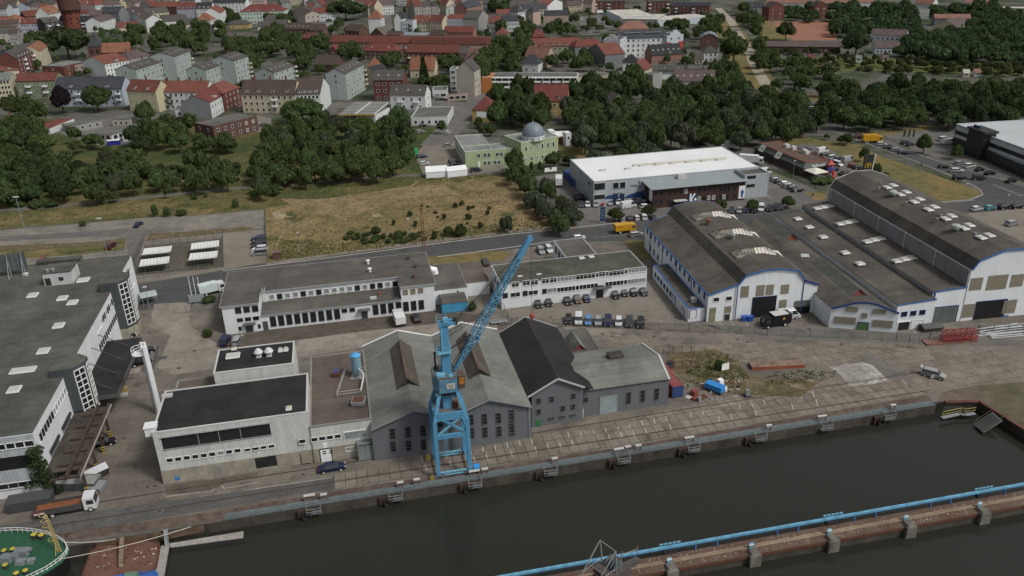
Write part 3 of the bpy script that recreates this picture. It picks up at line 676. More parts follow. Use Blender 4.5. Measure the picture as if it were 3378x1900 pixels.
mb=MB();mb.box((-.9,-.5,0),(.9,.5,.5));u,v=c.top('20',1665,1100,10.7);c.part(mb,'roof_unit',mk('aluminium box',(.4,.4,.38)),c.roofo,(u,v,10.4))
rooflight(c,'21',[(340,1227)],10.7,1.0,1.2,mat=mk('yellowed acrylic',(.42,.38,.28)))
x_=mk('blue stencil',(.05,.17,.42),.8,.3)
c.rectp('F','30',1735,462,1797,492,'painted_mark',x_,.075)
e=Bld('workshop','ribbed-sheet workshop wing with a brown gravel roof and a white double gate','workshop',rect=(-10.85,-.15,125.7,151.6),h=7.4,wall=m_corr,roof=m_feltbr,rk=('flat',.3),cop=mk('weathered coping',(.20,.195,.175)))
e.row('F','31',(475,107),(475,107),1,1.2,1.0,'w');e.row('F','31',(595,92),(827,55),4,1.2,.95,'w');e.rectp('F','31',890,20,1108,50,'window_band',glassL,.1,frame_w)
e.row('F','31',(938,186),(1085,160),3,1.2,.95,'w');e.rectp('F','31',675,130,722,168,'sign_board',white,.1)
mb=MB();mb.box((-.05,-.06,-.2),(10.6,0,2.9));e.part(mb,'plinth',m_plinth)
gt=e.rectp('F','31',650,190,772,288,'gate',white,.12,dark,z0=0)
mb=MB()
for sx in (.28,.72):
 for zz in (.62,.78):mb.box((2.55*sx-.3,-.16,2.7*zz),(2.55*sx+.3,-.12,2.7*zz+.22))
e.part(mb,'gate_pane',glass,gt)
e.rectp('F','31',460,222,560,315,'door',mk('tan door',(.24,.215,.17),.8,.2),.12,z0=.3);e.rectp('F','31',585,220,632,305,'door',mk('tan door',(.24,.215,.17)),.12,z0=.2)
mb=MB()
for x0 in (0,1.45,2.9):mb.box((x0,-1.5,0),(x0+.14,-1.36,3.4));mb.box((x0,-1.36,3.26),(x0+.14,0,3.4))
mb.box((0,-1.5,3.4),(3.04,0,3.5));mb.box((.15,-1.42,0),(2.9,-1.39,3.1))
u,z=e.on('F','31',1045,330);e.part(mb,'entrance_cage',mk('cage grey',(.17,.19,.19),.5),None,(u,0,0))
b=Bld('workshop','tall ribbed-sheet block with white dome vents on its black roof','workshop',rect=(-28.1,-13.5,142.1,151.5),h=11.6,wall=m_corr,roof=m_feltb,rk=('flat',.22),cop=m_edge)
for x,y in ((40,690),(143,680)):
 u,v=b.top('21',x,y,12.2);mb=MB();mb.box((-.5,-.5,0),(.5,.5,.5));mb.lathe([(.45,.5),(.85,.85),(.9,1.05),(.5,1.6),(.3,1.75)],n=14);b.part(mb,'roof_vent',mk('vent white',(.5,.52,.53),.5),b.roofo,(u,v,11.65))
rooflight(b,'20',[(2320,705)],12,2.6,2.0);rooflight(b,'20',[(2330,635)],12,1.0,1.0,mat=mk('yellowed acrylic',(.4,.3,.2)))
for x,y in ((258,655),(312,648)):rooflight(b,'21',[(x,y)],12,.9,.9,hh=.6)
l=Bld('shed','low brown-roofed parapet shed left of the tall ribbed block','shed',rect=(-36.5,-28.15,139.9,150.6),h=6.2,wall=m_plinth,roof=m_feltbr,rk=('flat',.5),cop=mk('weathered coping',(.20,.195,.175)))
# --- chimney
ch0=Q(-41.3,150.5);ch=thing('flue_chimney','white twin-flue steel chimney with a caged ladder beside the black-roofed workshop','chimney',ch0)
mb=MB();mb.tube([(0,0,0),(0,0,15.0)],[.68,.62],18);mb.build('shaft',mk('chimney white',(.62,.64,.65),.5,.06,.3),ch)
for dx in (-.28,.3):mb=MB();mb.tube([(dx,0,15),(dx,0,15.8)],.27,12);mb.tube([(dx,0,15.75),(dx,0,15.82)],.2,12,0);mb.build('flue',white,ch)
mb=MB()
for s_ in (-.22,.22):mb.bar((-.0+s_-.15,-.82,.5),(s_-.15,-.78,15),.05)
for i in range(46):mb.bar((-.37,-.8,.6+i*.31),(.07,-.8,.6+i*.31),.04)
mb.build('ladder',dark,ch)
mb=MB()
for zz in (13.6,14.2,14.8):mb.tube([(-.9+1.15*math.cos(a)-.2,-.3+1.25*math.sin(a),zz) for a in [2*math.pi*i/14 for i in range(15)]],.05,5)
for i in range(7):a=2*math.pi*i/7;mb.bar((-1.1+1.15*math.cos(a),-.3+1.25*math.sin(a),13.5),(-1.1+1.15*math.cos(a),-.3+1.25*math.sin(a),14.85),.05)
mb.lathe([(1.2,13.45),(1.2,13.52)],(-1.1,-.3,0),16);mb.build('platform',white,ch)
# --- blue dust silo on the brown roof
sl=thing('dust_silo','pale blue filter silo standing on the brown gravel roof','silo',Q(-1.85,141.5,7.5))
mb=MB();mb.tube([(0,0,1.2),(0,0,4.6)],.95,16);mb.build('tank',mk('silo steel blue',(.16,.26,.32),.5,.15),sl)
mb=MB();mb.lathe([(1.0,4.6),(1.0,4.75),(.6,5.05),(.1,5.15)],n=16);mb.build('cap',mk('sky blue paint',(.08,.32,.62),.5),sl)
mb=MB();mb.lathe([(.25,0),(.9,1.2)],n=12)
for a in range(4):mb.bar((.8*math.cos(a*1.57),.8*math.sin(a*1.57),0),(.8*math.cos(a*1.57),.8*math.sin(a*1.57),1.4),.1)
mb.box((-1.3,-1.2,.0),(1.3,1.2,.08));mb.build('stand',steel,sl)
mb=MB();mb.tube([(.5,-.9,2.2),(1.4,-1.6,1.8),(1.6,-2.0,1.2),(1.6,-6.2,.5)],.16,8);mb.build('pipe',m_edge,sl)
mb=MB();A=[(-2.6,-.5),(-2.6,-8.6),(1.5,-6.4)]
for (x,y) in ((-2.6,1.5),(-2.6,-1.5),(-2.6,-4.5),(-2.6,-7.5)):mb.bar((x,y,0),(x,y,1.1),.06)
for zz in (.55,1.1):mb.bar((-2.6,1.5,zz),(-2.6,-7.5,zz),.06);mb.bar((-2.6,-7.5,zz),(1.6,-6.6,zz),.06);mb.bar((-2.6,1.5,zz),(1.5,1.7,zz),.06)
mb.build('guard_rail',m_edge,sl)
bn=thing('scrap_bin','rusty open scrap bin on the brown gravel roof','bin',Q(-2.1,131.4,7.5));mb=MB();mb.box((-1.1,-1,.1),(1.1,1,.9),taper=-.15);mb.build('tub',grey,bn);mb=MB();mb.box((-1.0,-.9,.85),(1,.9,1.02));mb.build('scrap',m_ruin,bn)
bx=thing('machine_box','small rusty machine with a blue lid on the brown gravel roof','machine',Q(-5.9,142.6,7.5));mb=MB();mb.box((-.6,-.6,0),(.6,.6,.9));mb.build('casing',m_ruin,bx);mb=MB();mb.box((-.45,-.2,.9),(.45,.6,1.3));mb.build('lid',mk('dull blue',(.06,.09,.25)),bx)
# --- long white office with clerestory, left
o_=Bld('office_building','long white two-storey office with a low front wing and parking bays','office building',rect=(-31.4,18.3,182.3,203.0),h=7.3,wall=m_plw,roof=m_felt,body=False)
xa,xb=8.4,41.55;w=MB();w.box((0,0,-.3),(xa,20.7,7.25));w.box((xb,0,-.3),(49.7,20.7,7.25));w.box((xa+.001,6.6,-.3),(xb-.001,20.69,7.25));w.box((xa+.001,.02,-.3),(xb-.001,6.6,3.95))
o_.wallo=o_.part(w,'wall',m_plw)
r=MB();r.box((-.35,-.35,7.25),(xa,21,7.42));r.box((xb,-.35,7.25),(50.05,21,7.42));r.box((xa,6.2,7.25),(xb,21,7.42))
r.add([(xa,-.25,3.96),(xb,-.25,3.96),(xb,6.6,4.35),(xa,6.6,4.35),(xa,-.25,4.12),(xb,-.25,4.12),(xb,6.6,4.51),(xa,6.6,4.51)],[(0,3,2,1),(4,5,6,7),(0,1,5,4),(3,7,6,2)])
o_.roofo=o_.part(r,'roof',m_felt);o_.rise=0
mb=MB()
for a,b2 in (((-.4,-.4),(xa,-.4)),((xb,-.4),(50.1,-.4)),((-.4,-.4),(-.4,21)),((50.1,-.4),(50.1,21)),((xa,6.15),(xb,6.15)),((-.4,21),(50.1,21))):mb.bar((*a,7.33),(*b2,7.33),.1,.26)
mb.bar((xa,-.3,4.02),(xb,-.3,4.02),.1,.2);o_.part(mb,'roof_edge',mk('zinc edge',(.30,.31,.31),.6),o_.roofo)
o_.row(6.6,'21',(170,118),(1400,-10),17,1.25,1.35,'d',v=6.6,lit=.2)
o_.row('F','21',(185,362),(822,290),9,1.35,2.6,'d',1,2);o_.row('F','21',(895,255),(972,247),2,1.3,1.0,'d');o_.row('F','21',(1205,245),(1435,218),4,1.35,2.6,'d',1,2)
o_.row('F','21',(1508,215),(1660,195),3,1.35,2.5,'d',1,2);o_.row('F','21',(1500,72),(1652,57),3,1.25,1.3,'b',1,1)
o_.row('F','20',(2372,253),(2540,235),3,1.4,1.5,'d');o_.row('F','20',(2390,348),(2550,330),3,1.35,.9,'d');o_.row('F','20',(2390,432),(2390,432),1,.6,1.0,'d');o_.row('F','21',(8,238),(8,238),1,1.3,1.4,'d');o_.row('F','21',(15,330),(15,330),1,1.3,.9,'d');o_.row('F','21',(47,410),(47,410),1,.6,1.0,'d')
for (x0,y0,x1,y1) in ((1062,265,1130,325),(78,365,140,440)):
 d=o_.rectp('F','21',x0,y0,x1,y1,'door',mk('door grey',(.07,.075,.08),.5),.1,z0=0)
o_.rectp('F','20',2440,395,2530,470,'door',mk('door grey',(.07,.075,.08),.5),.1,z0=0)
mb=MB()
for x,y in ((1090,240),(2485,380)):
 u,z=o_.on('F','21' if x < 2000 else '20',x,y);mb.box((u-1.4,-1.3,z),(u+1.4,0,z+.18))
o_.part(mb,'porch_roof',mk('porch grey',(.09,.095,.1)))
for t_,x,y,mt in (('11',1535,1150,m_red),('11',1608,1235,m_red),('11',1590,1335,m_red),('11',1128,1195,white),('11',1147,1275,white)):
 u,v=o_.top(t_,x,y,7.8);mb=MB();mb.tube([(0,0,0),(0,0,.9)],.3,10);mb.lathe([(.55,.9),(.5,1.05),(.1,1.15)],n=10);o_.part(mb,'roof_vent',mk('vent iron',(.10,.06,.05),.7) if mt is m_red else mt,o_.roofo,(u,v,7.42))
u,v=o_.top('21',1180,130,4.4);mb=MB();mb.box((-.8,-.4,0),(.8,.4,.5));o_.part(mb,'roof_unit',m_edge,o_.roofo,(u,v,4.2))
u,v=o_.top('21',1245,90,4.4);mb=MB();mb.lathe([(.5,0),(.5,.35),(.1,.5)],n=10);o_.part(mb,'roof_vent',m_red,o_.roofo,(u,v,4.3))
mb=MB();mb.tube([(49.9,13,5.2),(50.6,13,5.6),(51.4,13,5.4),(51.6,13,4.2)],[.9,.9,.85,.8],12);o_.part(mb,'wall_duct',white)
mb=MB()
for dx in (0,.6):mb.bar((xa+.5+dx,6.3,4.4),(xa+.5+dx,6.3,8.4),.08)
for i in range(10):mb.bar((xa+.5,6.3,4.6+i*.35),(xa+1.1,6.3,4.6+i*.35),.06)
o_.part(mb,'roof_ladder',white)
# --- flat annexe
a_=Bld('annexe','flat-roofed single-storey annexe between the two white offices','annexe',rect=(18.6,26.9,185.4,202),h=3.9,wall=m_plw,roof=m_felt,rk=('flat',.08),cop=mk('felt edge',(.13,.125,.115),.9))
a2=Bld('annexe','lower brown flat-roofed store behind the annexe, next to the right-hand office','annexe',rect=(26.95,33.1,188.3,202),h=3.6,wall=m_plw,roof=m_feltbr,rk=('flat',.08),cop=mk('felt edge',(.13,.125,.115),.9))
a_.row('F','21',(2025,70),(2025,70),1,.5,1.1,'w')
# --- right white office
f_=Bld('office_building','white two-storey flat-roofed office with long window bands and a mossy roof','office building',rect=(34.2,71.8,178.6,191.4),h=6.5,wall=m_plw,roof=m_moss,rk=('flat',.1),cop=mk('zinc edge',(.30,.31,.31),.6))
f_.row('F','12',(60,1415),(250,1390),2,1.9,1.4,'w',2);f_.row('F','12',(170,1398),(170,1398),1,1.9,1.4,'w',2);f_.row('F','12',(360,1378),(440,1368),2,1.9,1.4,'w',2)
f_.row('F','12',(587,1352),(587,1352),1,6.0,1.35,'l',6);f_.row('F','12',(778,1330),(778,1330),1,6,1.35,'w',6);f_.row('F','12',(922,1310),(922,1310),1,3.4,1.35,'w',4);f_.row('F','12',(1070,1298),(1070,1298),1,6,1.35,'w',6);f_.row('F','12',(1253,1270),(1253,1270),1,6,1.35,'l',6)
f_.row('F','12',(1067,1400),(1067,1400),1,6,1.35,'w',6);f_.row('F','12',(1247,1380),(1247,1380),1,6,1.35,'l',6);f_.row('F','22',(770,15),(770,15),1,6,1.35,'w',6);f_.row('F','22',(585,38),(585,38),1,6,1.35,'w',6)
f_.row('F','22',(428,52),(428,52),1,2.6,1.3,'l',2);f_.row('F','22',(350,62),(350,62),1,1.1,1.3,'d');f_.row('F','22',(238,75),(238,75),1,2.5,1.3,'w',2);f_.row('F','22',(158,83),(158,83),1,1.2,1.3,'d');f_.row('F','22',(60,96),(60,96),1,2.5,1.3,'w',2);f_.row('F','22',(-40,105),(-40,105),1,1.3,1.3,'d')
f_.grid('L',2,1,1.2,1.4,3,4,4.1,0,'d')
f_.rectp('F','12',872,1430,930,1545,'door',glass,.1,dark,z0=0)
u,z=f_.on('F','12',922,1410);mb=MB();mb.box((u-2.2,-1.4,2.9),(u+2.2,-.1,3.1));f_.part(mb,'porch_roof',mk('porch grey',(.09,.095,.1)))
rooflight(f_,'12',[(720,1150),(817,1137)],6.8,1.4,1.2);rooflight(f_,'12',[(107,1330),(295,1310)],6.7,1.2,.6,hh=.15)
rb=Bld('office_building','white office wing with a brown flat roof reaching back to the road','office building',rect=(54.2,62.7,191.5,204.2),h=6.4,wall=m_plw,roof=m_felt,rk=('flat',.12),cop=mk('zinc edge',(.30,.31,.31),.6))
rb.grid('L',3,2,1.6,1.7,1.5,1.5,.8,3.2,'d',2)
# --- blue container by the annexe
ct=thing('double_container','blue ribbed site container pair with a brown felt lid','container',Q(19.6,179.9),QA)
mb=MB();mb.box((0,0,.12),(6.3,5.2,2.65));mb.build('body',mk('container blue',(.06,.27,.45),.5,.12,.5,kind='corr',k=.55),ct)
mb=MB();mb.add([(-.15,-.15,2.66),(6.5,-.15,2.66),(6.5,5.4,2.66),(-.15,5.4,2.66),(.1,.1,2.95),(6.2,.1,2.95),(6.2,5.1,2.95),(.1,5.1,2.95)],[(0,3,2,1),(4,5,6,7),(0,1,5,4),(1,2,6,5),(2,3,7,6),(3,0,4,7)]);mb.build('roof',m_felt,ct)
# --- red container by the shed
rc=thing('shipping_container','faded red shipping container with a blue end behind the scrap yard','container',Q(58.6,129.6),QA+R(1))
mb=MB();mb.box((0,.06,.15),(2.45,12.2,2.7));mb.build('body',mk('container red',(.21,.06,.055),.7,.3,.6,kind='wall'),rc)
mb=MB();mb.box((.05,0,.2),(2.4,.055,2.65));mb.build('door',mk('container end blue',(.03,.06,.17),.6,.15,.6,kind='corr',k=.3),rc)
# --- big factory at left
fa=Bld('factory','long white factory with a vast dark green-grey flat roof and two clad stair towers','factory',rect=(-140,-55.3,128.5,209.5),h=12.2,wall=m_plw,roof=m_feltg,rk=('flat',.14),cop=mk('dark verge',(.08,.08,.075)))
def q_u(x):return x+140
mb=MB();mb.box((60,-.12,8.2),(q_u(-55.3),0,12.0));mb.box((60,-.12,2.7),(q_u(-55.3),0,5.6));fa.part(mb,'ribbed_cladding',mk('grey ribbed sheet',(.36,.39,.41),.6,.1,.2,kind='corr',k=.4))
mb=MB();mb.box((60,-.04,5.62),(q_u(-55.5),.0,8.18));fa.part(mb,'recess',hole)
fa.row('F','30',(15,165),(290,122),4,1.6,1.2,'w',v=-.12);fa.row('F','30',(40,560),(330,512),4,1.6,1.2,'w',v=-.12);fa.row('F','30',(200,695),(375,655),3,1.5,1.1,'w')
fa.rectp('F','30',65,675,140,780,'door',mk('dark red door',(.20,.03,.03),.6),.1,z0=0)
for i in range(22):
 v=47+i*1.42;fa.w1('R',v,9.4,.95,1.35,'d' if i % 3 else 'w')
for i in range(20):fa.w1('R',42+i*1.5,5.6,.95,1.35,'d')
for i in range(7):fa.w1('R',66+i*1.35,2.0,.9,1.2,'w')
for i in range(12):fa.w1('R',2.5+i*1.35,9.1,.95,1.35,'d' if i < 6 else 'l')
mb=MB()
for z in (9.25,5.45):mb.box((fa.L,42,z),(fa.L+.12,78.6,z+.12))
mb.box((fa.L,1.5,8.95),(fa.L+.12,18.6,9.07));fa.part(mb,'sill_band',white)
for v0 in (4,11.5):
 mb=MB();mb.box((fa.L-.02,v0,.1),(fa.L+.06,v0+5,5.2));gt=fa.part(mb,'loading_gate',mk('gate grey',(.20,.21,.21),.6,.12,.5,kind='corr',k=.8))
 mb=MB();mb.box((fa.L,v0-.2,5.3),(fa.L+.35,v0+5.2,5.75));fa.part(mb,'gate_hood',dark,gt)
rooflight(fa,'20',[(325,103),(622,133),(723,175),(585,405),(433,658),(142,1042)],12.5,2.1,2.3);rooflight(fa,'20',[(230,850)],12.5,4.4,2.0);rooflight(fa,'10',[(830,1370),(628,1160)],12.5,2.6,2.4)
mb=MB();mb.box((0,0,0),(6.2,5.9,3.1));mb.box((-.1,-.1,3.1),(6.3,6.0,3.3),1);rr=fa.part(mb,'roof_house',[mk('pale ribbed sheet',(.47,.49,.48),.6,.1,.2,kind='corr',k=.4),m_feltg],None,(q_u(-71.2),65.5,12.2))
mb=MB();mb.box((.3,-.06,.2),(1.5,0,2.0));mb.box((3.3,-.06,1.1),(4.3,0,2.0));fa.part(mb,'window',dark,rr)
for dx in (1.0,2.2):mb=MB();mb.lathe([(.35,0),(.35,.5),(.5,.55),(.1,.75)],n=10);fa.part(mb,'roof_vent',grey,rr,(dx,1.0,3.3))
mb=MB();mb.box((0,0,0),(10,2.3,1.0));fa.part(mb,'roof_upstand',m_feltg,fa.roofo,(q_u(-77),80,12.2))
mb=MB();mb.lathe([(.5,0),(.5,.5),(.65,.55),(.6,.7),(.2,.85)],n=12);u,v=fa.top('10',255,1305,12.8);fa.part(mb,'roof_vent',m_edge,fa.roofo,(u,v,12.2))
sg=thing('rooftop_hoarding','back of a grey hoarding on struts on the factory roof at the left edge','hoarding',W('10',95,1330,12.3));sg.rotation_euler=(0,0,QA+R(4))
mb=MB();mb.box((-9,0,1.2),(4.4,.2,5.6));mb.build('panel',mk('hoarding grey',(.085,.095,.10),.6,.15,.4,kind='corr',k=1),sg)
mb=MB()
for x in (-7,-3,.5,3.6):mb.bar((x,-.12,0),(x,-.12,5.6),.2);mb.bar((x,-2.6,.05),(x,-.2,4.6),.14);mb.bar((x,-2.6,.08),(x,0,.08),.14)
mb.build('strut',steel,sg)
for nm,y0,y1,ztop in (('a',186.4,193.0,14.4),('b',147.0,153.0,13.8)):
 pts=[(q_u(-55.35),y0-128.5),(q_u(-53.6),y0-128.5),(q_u(-51.8),y0-126.2),(q_u(-51.8),y1-128.5-1.6),(q_u(-53.6),y1-128.5),(q_u(-57.5),y1-128.5),(q_u(-57.5),y0-128.5+.0),]
 mb=MB();mb.prism(pts,2.6 if nm == 'a' else 4.6,ztop,0,mtop=1);tw=fa.part(mb,'stair_tower',[m_dclad,m_feltg])
 mb=MB();p0,p1=Vector((*pts[1],0)),Vector((*pts[2],0));d=(p1-p0).normalized();n_=Vector((d.y,-d.x,0)); 
 q0_,q1_=Vector((*pts[2],0)),Vector((*pts[3],0))
 for (a,bb,nn) in ((p0,p1,n_),(q0_,q1_,Vector((1,0,0)))):
  a2_,b2_=a+(bb-a)*.12+nn*.03,a+(bb-a)*.88+nn*.03
  mb.add([(a2_.x,a2_.y,3.4),(b2_.x,b2_.y,3.4),(b2_.x,b2_.y,ztop-.8),(a2_.x,a2_.y,ztop-.8)],[(0,1,2,3)])
 gl=fa.part(mb,'stair_window',glass,tw)
 mb=MB()
 for (a,bb,nn) in ((p0,p1,n_),(q0_,q1_,Vector((1,0,0)))):
  a2_,b2_=a+(bb-a)*.12+nn*.06,a+(bb-a)*.88+nn*.06
  for i in range(9):z=3.4+i*(ztop-4.2)/8;mb.bar((a2_.x,a2_.y,z),(b2_.x,b2_.y,z),.14)
  for q in (0,.5,1):s_=a2_+(b2_-a2_)*q;mb.bar((s_.x,s_.y,3.4),(s_.x,s_.y,ztop-.8),.14)
 fa.part(mb,'mullion',frame_w,tw)
 mb=MB();mb.prism(pts,0,2.58 if nm == 'a' else .5);fa.part(mb,'tower_base',m_plinth)
cn=MB();zc=5.0
for (x0,y0,x1,y1) in ((-54.2+140,150.6-128.5,-47.9+140,175.0-128.5),):
 cn.box((x0-1.0,y0,zc),(x1,y1,zc+.22));cn.box((x1-.15,y0,zc-.45),(x1+.05,y1,zc+.4),1);cn.box((x0-1,y0-.1,zc-.45),(x1,y0+.05,zc+.4),1);cn.box((x0-1,y1-.05,zc-.3),(x1,y1+.1,zc+.35),1)
cp=fa.part(cn,'canopy',[m_feltb,mk('canopy fascia',(.075,.075,.075),.7)])
mb=MB()
for y in (24.5,30.5,36.5,42.5):mb.bar((84.75,y,9.0),(90.5,y,zc+.3),.12)
fa.part(mb,'tie_rod',mk('rod iron',(.075,.065,.055),.8),cp)
tr=thing('craneway_trestle','rusty brown craneway trestle on striped legs beside the white factory','trestle',Q(-51.2,122,0),QA)
mb=MB()
for x in (0,2.0):mb.box((x,3,4.4),(x+.35,26,5.1))
mb.build('beam',mk('trestle brown',(.060,.042,.034),.85,.35,.8),tr)
for y in range(3,27,4):mb=MB();mb.box((-2.2,y,4.45),(2.36,y+.3,4.8));mb.build('cross_tie',mk('trestle brown',(.06,.042,.034)),tr)
mb=MB();mb.box((2.36,3,4.5),(2.6,26,4.72));mb.build('pale_flange',mk('pale flange',(.27,.24,.21),.8,.2),tr)
mb=MB();mb.box((-4.0,6,4.12),(1.9,26,4.3));mb.build('deck',g_conc,tr)
for y in (4.4,11.2,16.4,21.6):
 mb=MB();mb.box((2.0,y,0),(2.45,y+.4,4.4));lg=mb.build('leg',mk('trestle brown',(.06,.042,.034)),tr)
 mb=MB()
 for i in range(6):mb.box((1.97,y-.03,.05+i*.28),(2.48,y+.43,.05+i*.28+.27),i % 2)
 mb.build('hazard_stripe',[mk('hazard yellow',(.45,.33,.05),.7,.2),dark],lg)
# ------------------------------------------------------------------ blue-trimmed hall complex
HR=-3.55
m_rolld=mk('dark roller door',(.105,.12,.12),.5,.15,.5,kind='corr',k=.6)
m_brn=mk('brown sheet roof',(.080,.071,.060),.9,.2,.12,kind='felt',k=1.4)
m_hw=mk('hall white render',(.60,.63,.65),.8,.06,.3,kind='wall')
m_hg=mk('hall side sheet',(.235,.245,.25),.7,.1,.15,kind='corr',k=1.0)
m_lant=mk('weathered lantern glass',(.20,.185,.15),.5,.35,.8,kind='ribs',k=1.2)
m_lantw=mk('bright lantern panels',(.52,.50,.45),.5,.15,.8)
def trim(b,segs,w=.18,h=.34,mat=None,par=None,name='blue_trim'):
 mb=MB()
 for s_,e_ in segs:mb.bar(s_,e_,w,h)
 return b.part(mb,name,mat or m_blue,par or b.roofo)
an=Bld('hall_annexe','low white blue-trimmed annexe along the left side of the barrel-roofed hall','annexe',rect=(75.2,79.25,160.2,187),h=3.4,wall=m_hw,roof=m_brn,rk=('flat',.12),cop=m_blue,rot=HR)
an.grid('L',7,1,1.3,1.2,9,1,1.1,0,'u');an.rectp('F','22',1800,250,1855,330,'door',m_plw,.1,m_blued)
an.rectp('L','22',1695,190,1715,285,'door',m_plw,.1,m_blued);an.rectp('L','22',1603,60,1625,165,'door',m_plw,.1,m_blued)
u,v=an.top('22',1835,150,3.9);mb=MB();mb.box((-.6,-.6,0),(.6,.6,1.1));an.part(mb,'roof_unit',mk('pale green metal',(.33,.37,.35),.5),an.roofo,(u,v,3.45))
al=Bld('factory_hall','sloping side aisle in white with bright blue eaves, left of the barrel roof','factory hall',rect=(79.35,86.2,158.9,207.9),h=7.1,wall=m_hw,roof=m_brn,rk=('shedu',2.0),ov=.2,rot=HR)
trim(al,[((-.25,-.3,7.1),(-.25,49.2,7.1)),((-.25,-.25,7.1),(6.9,-.25,9.15)),((-.25,49.3,7.1),(6.9,49.3,9.15))])
al.row('L','12',(1378,885),(1945,1522),14,.95,1.6,'u');al.row('L','12',(1405,1055),(1482,1140),3,.95,1.7,'u')
for y in (11,22,33,44):trim(al,[((-.06,y,0),(-.06,y,6.9))],.14,.14,m_blued,al.o,'downpipe')
al.row('F','22',(2062,146),(2187,132),2,1.5,1.2,'w')
for q in ((1995,228,2055,290),(2145,215,2205,285)):al.rectp('F','22',*q,'boarded_window',wood_b,.07)
al.rectp('F','22',1988,300,2045,368,'door',mk('olive door',(.20,.19,.12),.8),.08,z0=0);al.rectp('F','22',2140,290,2190,358,'door',dark,.08,m_plw,z0=0)
hm=Bld('factory_hall','white barrel-roofed hall with three ribbed glass lanterns and a black doorway','factory hall',rect=(86.25,102.7,158.5,208.8),h=9.0,wall=m_hw,roof=m_brn,
         rk=('prof',[(0,9.0),(1.8,11.3),(6.5,12.25),(10,12.25),(14.6,11.4),(16.45,9.0)]),ov=.3,rot=HR)
pr=[(0,9.0),(1.8,11.3),(6.5,12.25),(10,12.25),(14.6,11.4),(16.45,9.0)]
trim(hm,[((a[0],y,a[1]),(b[0],y,b[1])) for a,b in zip(pr[:-1],pr[1:]) for y in (-.35,50.7)]);trim(hm,[((-.05,-.35,-.1),(-.05,-.35,8.9)),((16.45,-.1,0),(16.45,-.1,8.9))],.16,.16,m_blued,hm.o,'downpipe')
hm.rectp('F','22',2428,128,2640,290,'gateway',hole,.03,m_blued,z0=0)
for q in ((2310,15,2378,120),(2465,5,2535,105),(2562,0,2625,95),(2710,0,2778,85),(2690,150,2755,228)):hm.rectp('F','22',*q,'boarded_window',wood_b,.08)
for (x,y) in ((1985,715),(2180,890),(2375,1080)):
 u,v=hm.top('12',x,y,12.6);mb=MB();L2,W2=5.2,2.2
 mb.add([(-L2,-W2,0),(L2,-W2,0),(L2,W2,0),(-L2,W2,0),(-L2+2.2,0,1.5),(L2-2.2,0,1.5),(0,-W2,0),(0,W2,0),(0,0,1.5)],
           [(0,6,8,4),(3,0,4),(7,3,4,8)],0);mb.add([(0,-W2,0),(L2,-W2,0),(L2,W2,0),(0,W2,0),(0,0,1.5),(L2-2.2,0,1.5)],[(0,1,5,4),(1,2,5),(2,3,4,5)],1)
 o=hm.part(mb,'roof_lantern',[m_lant,m_lantw],hm.roofo,(8.2,v,11.9));mb=MB()
 for i in range(13):x_=-L2+2*L2*i/12;x2=max(-L2+2.2,min(L2-2.2,x_));mb.bar((x_,-W2,.03),(x2,0,1.53),.09);mb.bar((x_,W2,.03),(x2,0,1.53),.09)
 mb.bar((-L2+2.2,0,1.55),(L2-2.2,0,1.55),.2);hm.part(mb,'glazing_bar',mk('lantern bars',(.11,.08,.055),.8,.3),o)
 mb=MB();mb.add([(-1.4,-1.2,-.55),(1.4,-1.2,0),(1.4,1.2,0),(-1.4,1.2,-.55),(0,0,.5)],[(0,1,4),(1,2,4),(2,3,4),(3,0,4),(0,3,2,1)]);q=hm.part(mb,'side_lantern',m_lantw,hm.roofo,(14.7,v+.5,11.35));q.rotation_euler=(0,R(35),0)
for x,y,mt in ((1980,810,m_chim),(2225,960,steel)):
 u,v=hm.top('12',x,y,12.3);mb=MB();mb.lathe([(.5,0),(.5,1.3),(.8,1.4),(.75,1.7),(.2,1.85)],n=12);hm.part(mb,'roof_vent',mt,hm.roofo,(u,v,11.9))
ar=Bld('factory_hall','narrow white side aisle with a half-open roller door, right of the barrel roof','factory hall',rect=(102.75,106.2,157.4,205),h=8.6,wall=m_hw,roof=m_brn,rk=('shedu',-1.3),ov=.15,rot=HR)
trim(ar,[((0,-.2,8.65),(3.6,-.2,7.3))],.16,.5,m_blued);ar.rectp('F','23',285,160,432,205,'roller_door',m_rolld,.1);ar.rectp('F','23',290,206,428,275,'gateway',hole,.03,z0=0)
cl=Bld('factory_hall','low brown-roofed hall with two ribbed red-gabled monitors and boarded windows','factory hall',rect=(104.8,118,149.2,150),h=5,body=False,rot=-25.5)
LL=14.2;f0,f1=Q(105.1,149.2),Q(118.0,143.0);b0,b1=Q(108.6,203.5),Q(121.4,203.0)
prof=[(0,5.0),(.34,6.8),(.5,7.05),(.66,6.8),(1,5.0)]
mi=cl.Mi;w,r=MB(),MB()
def lp(f,z,back):p=(b0.lerp(b1,f) if back else f0.lerp(f1,f));q=mi @ Vector((p.x,p.y,z));return q
fr=[lp(0,-.3,0)]+[lp(f,z,0) for f,z in prof]+[lp(1,-.3,0)];bk=[lp(0,-.3,1)]+[lp(f,z,1) for f,z in prof]+[lp(1,-.3,1)]
n=len(fr);w.add(fr+bk,[tuple(range(n))[::-1],tuple(range(n,2*n)),(0,n,n+1,1),(n-2,2*n-2,2*n-1,n-1)]);cl.wallo=cl.part(w,'wall',m_hw)
fr=[lp(f,z+.12,0)+Vector((0,-.35,0)) for f,z in prof];bk=[lp(f,z+.12,1) for f,z in prof];n=len(fr)
dn=[p-Vector((0,0,.12)) for p in fr+bk]
r.add(fr+bk,[(i,i+1,n+i+1,n+i) for i in range(n-1)]);r.add(dn,[(n+i,n+i+1,i+1,i) for i in range(n-1)]);cl.roofo=cl.part(r,'roof',m_brn);cl.rise=2;cl.L=LL
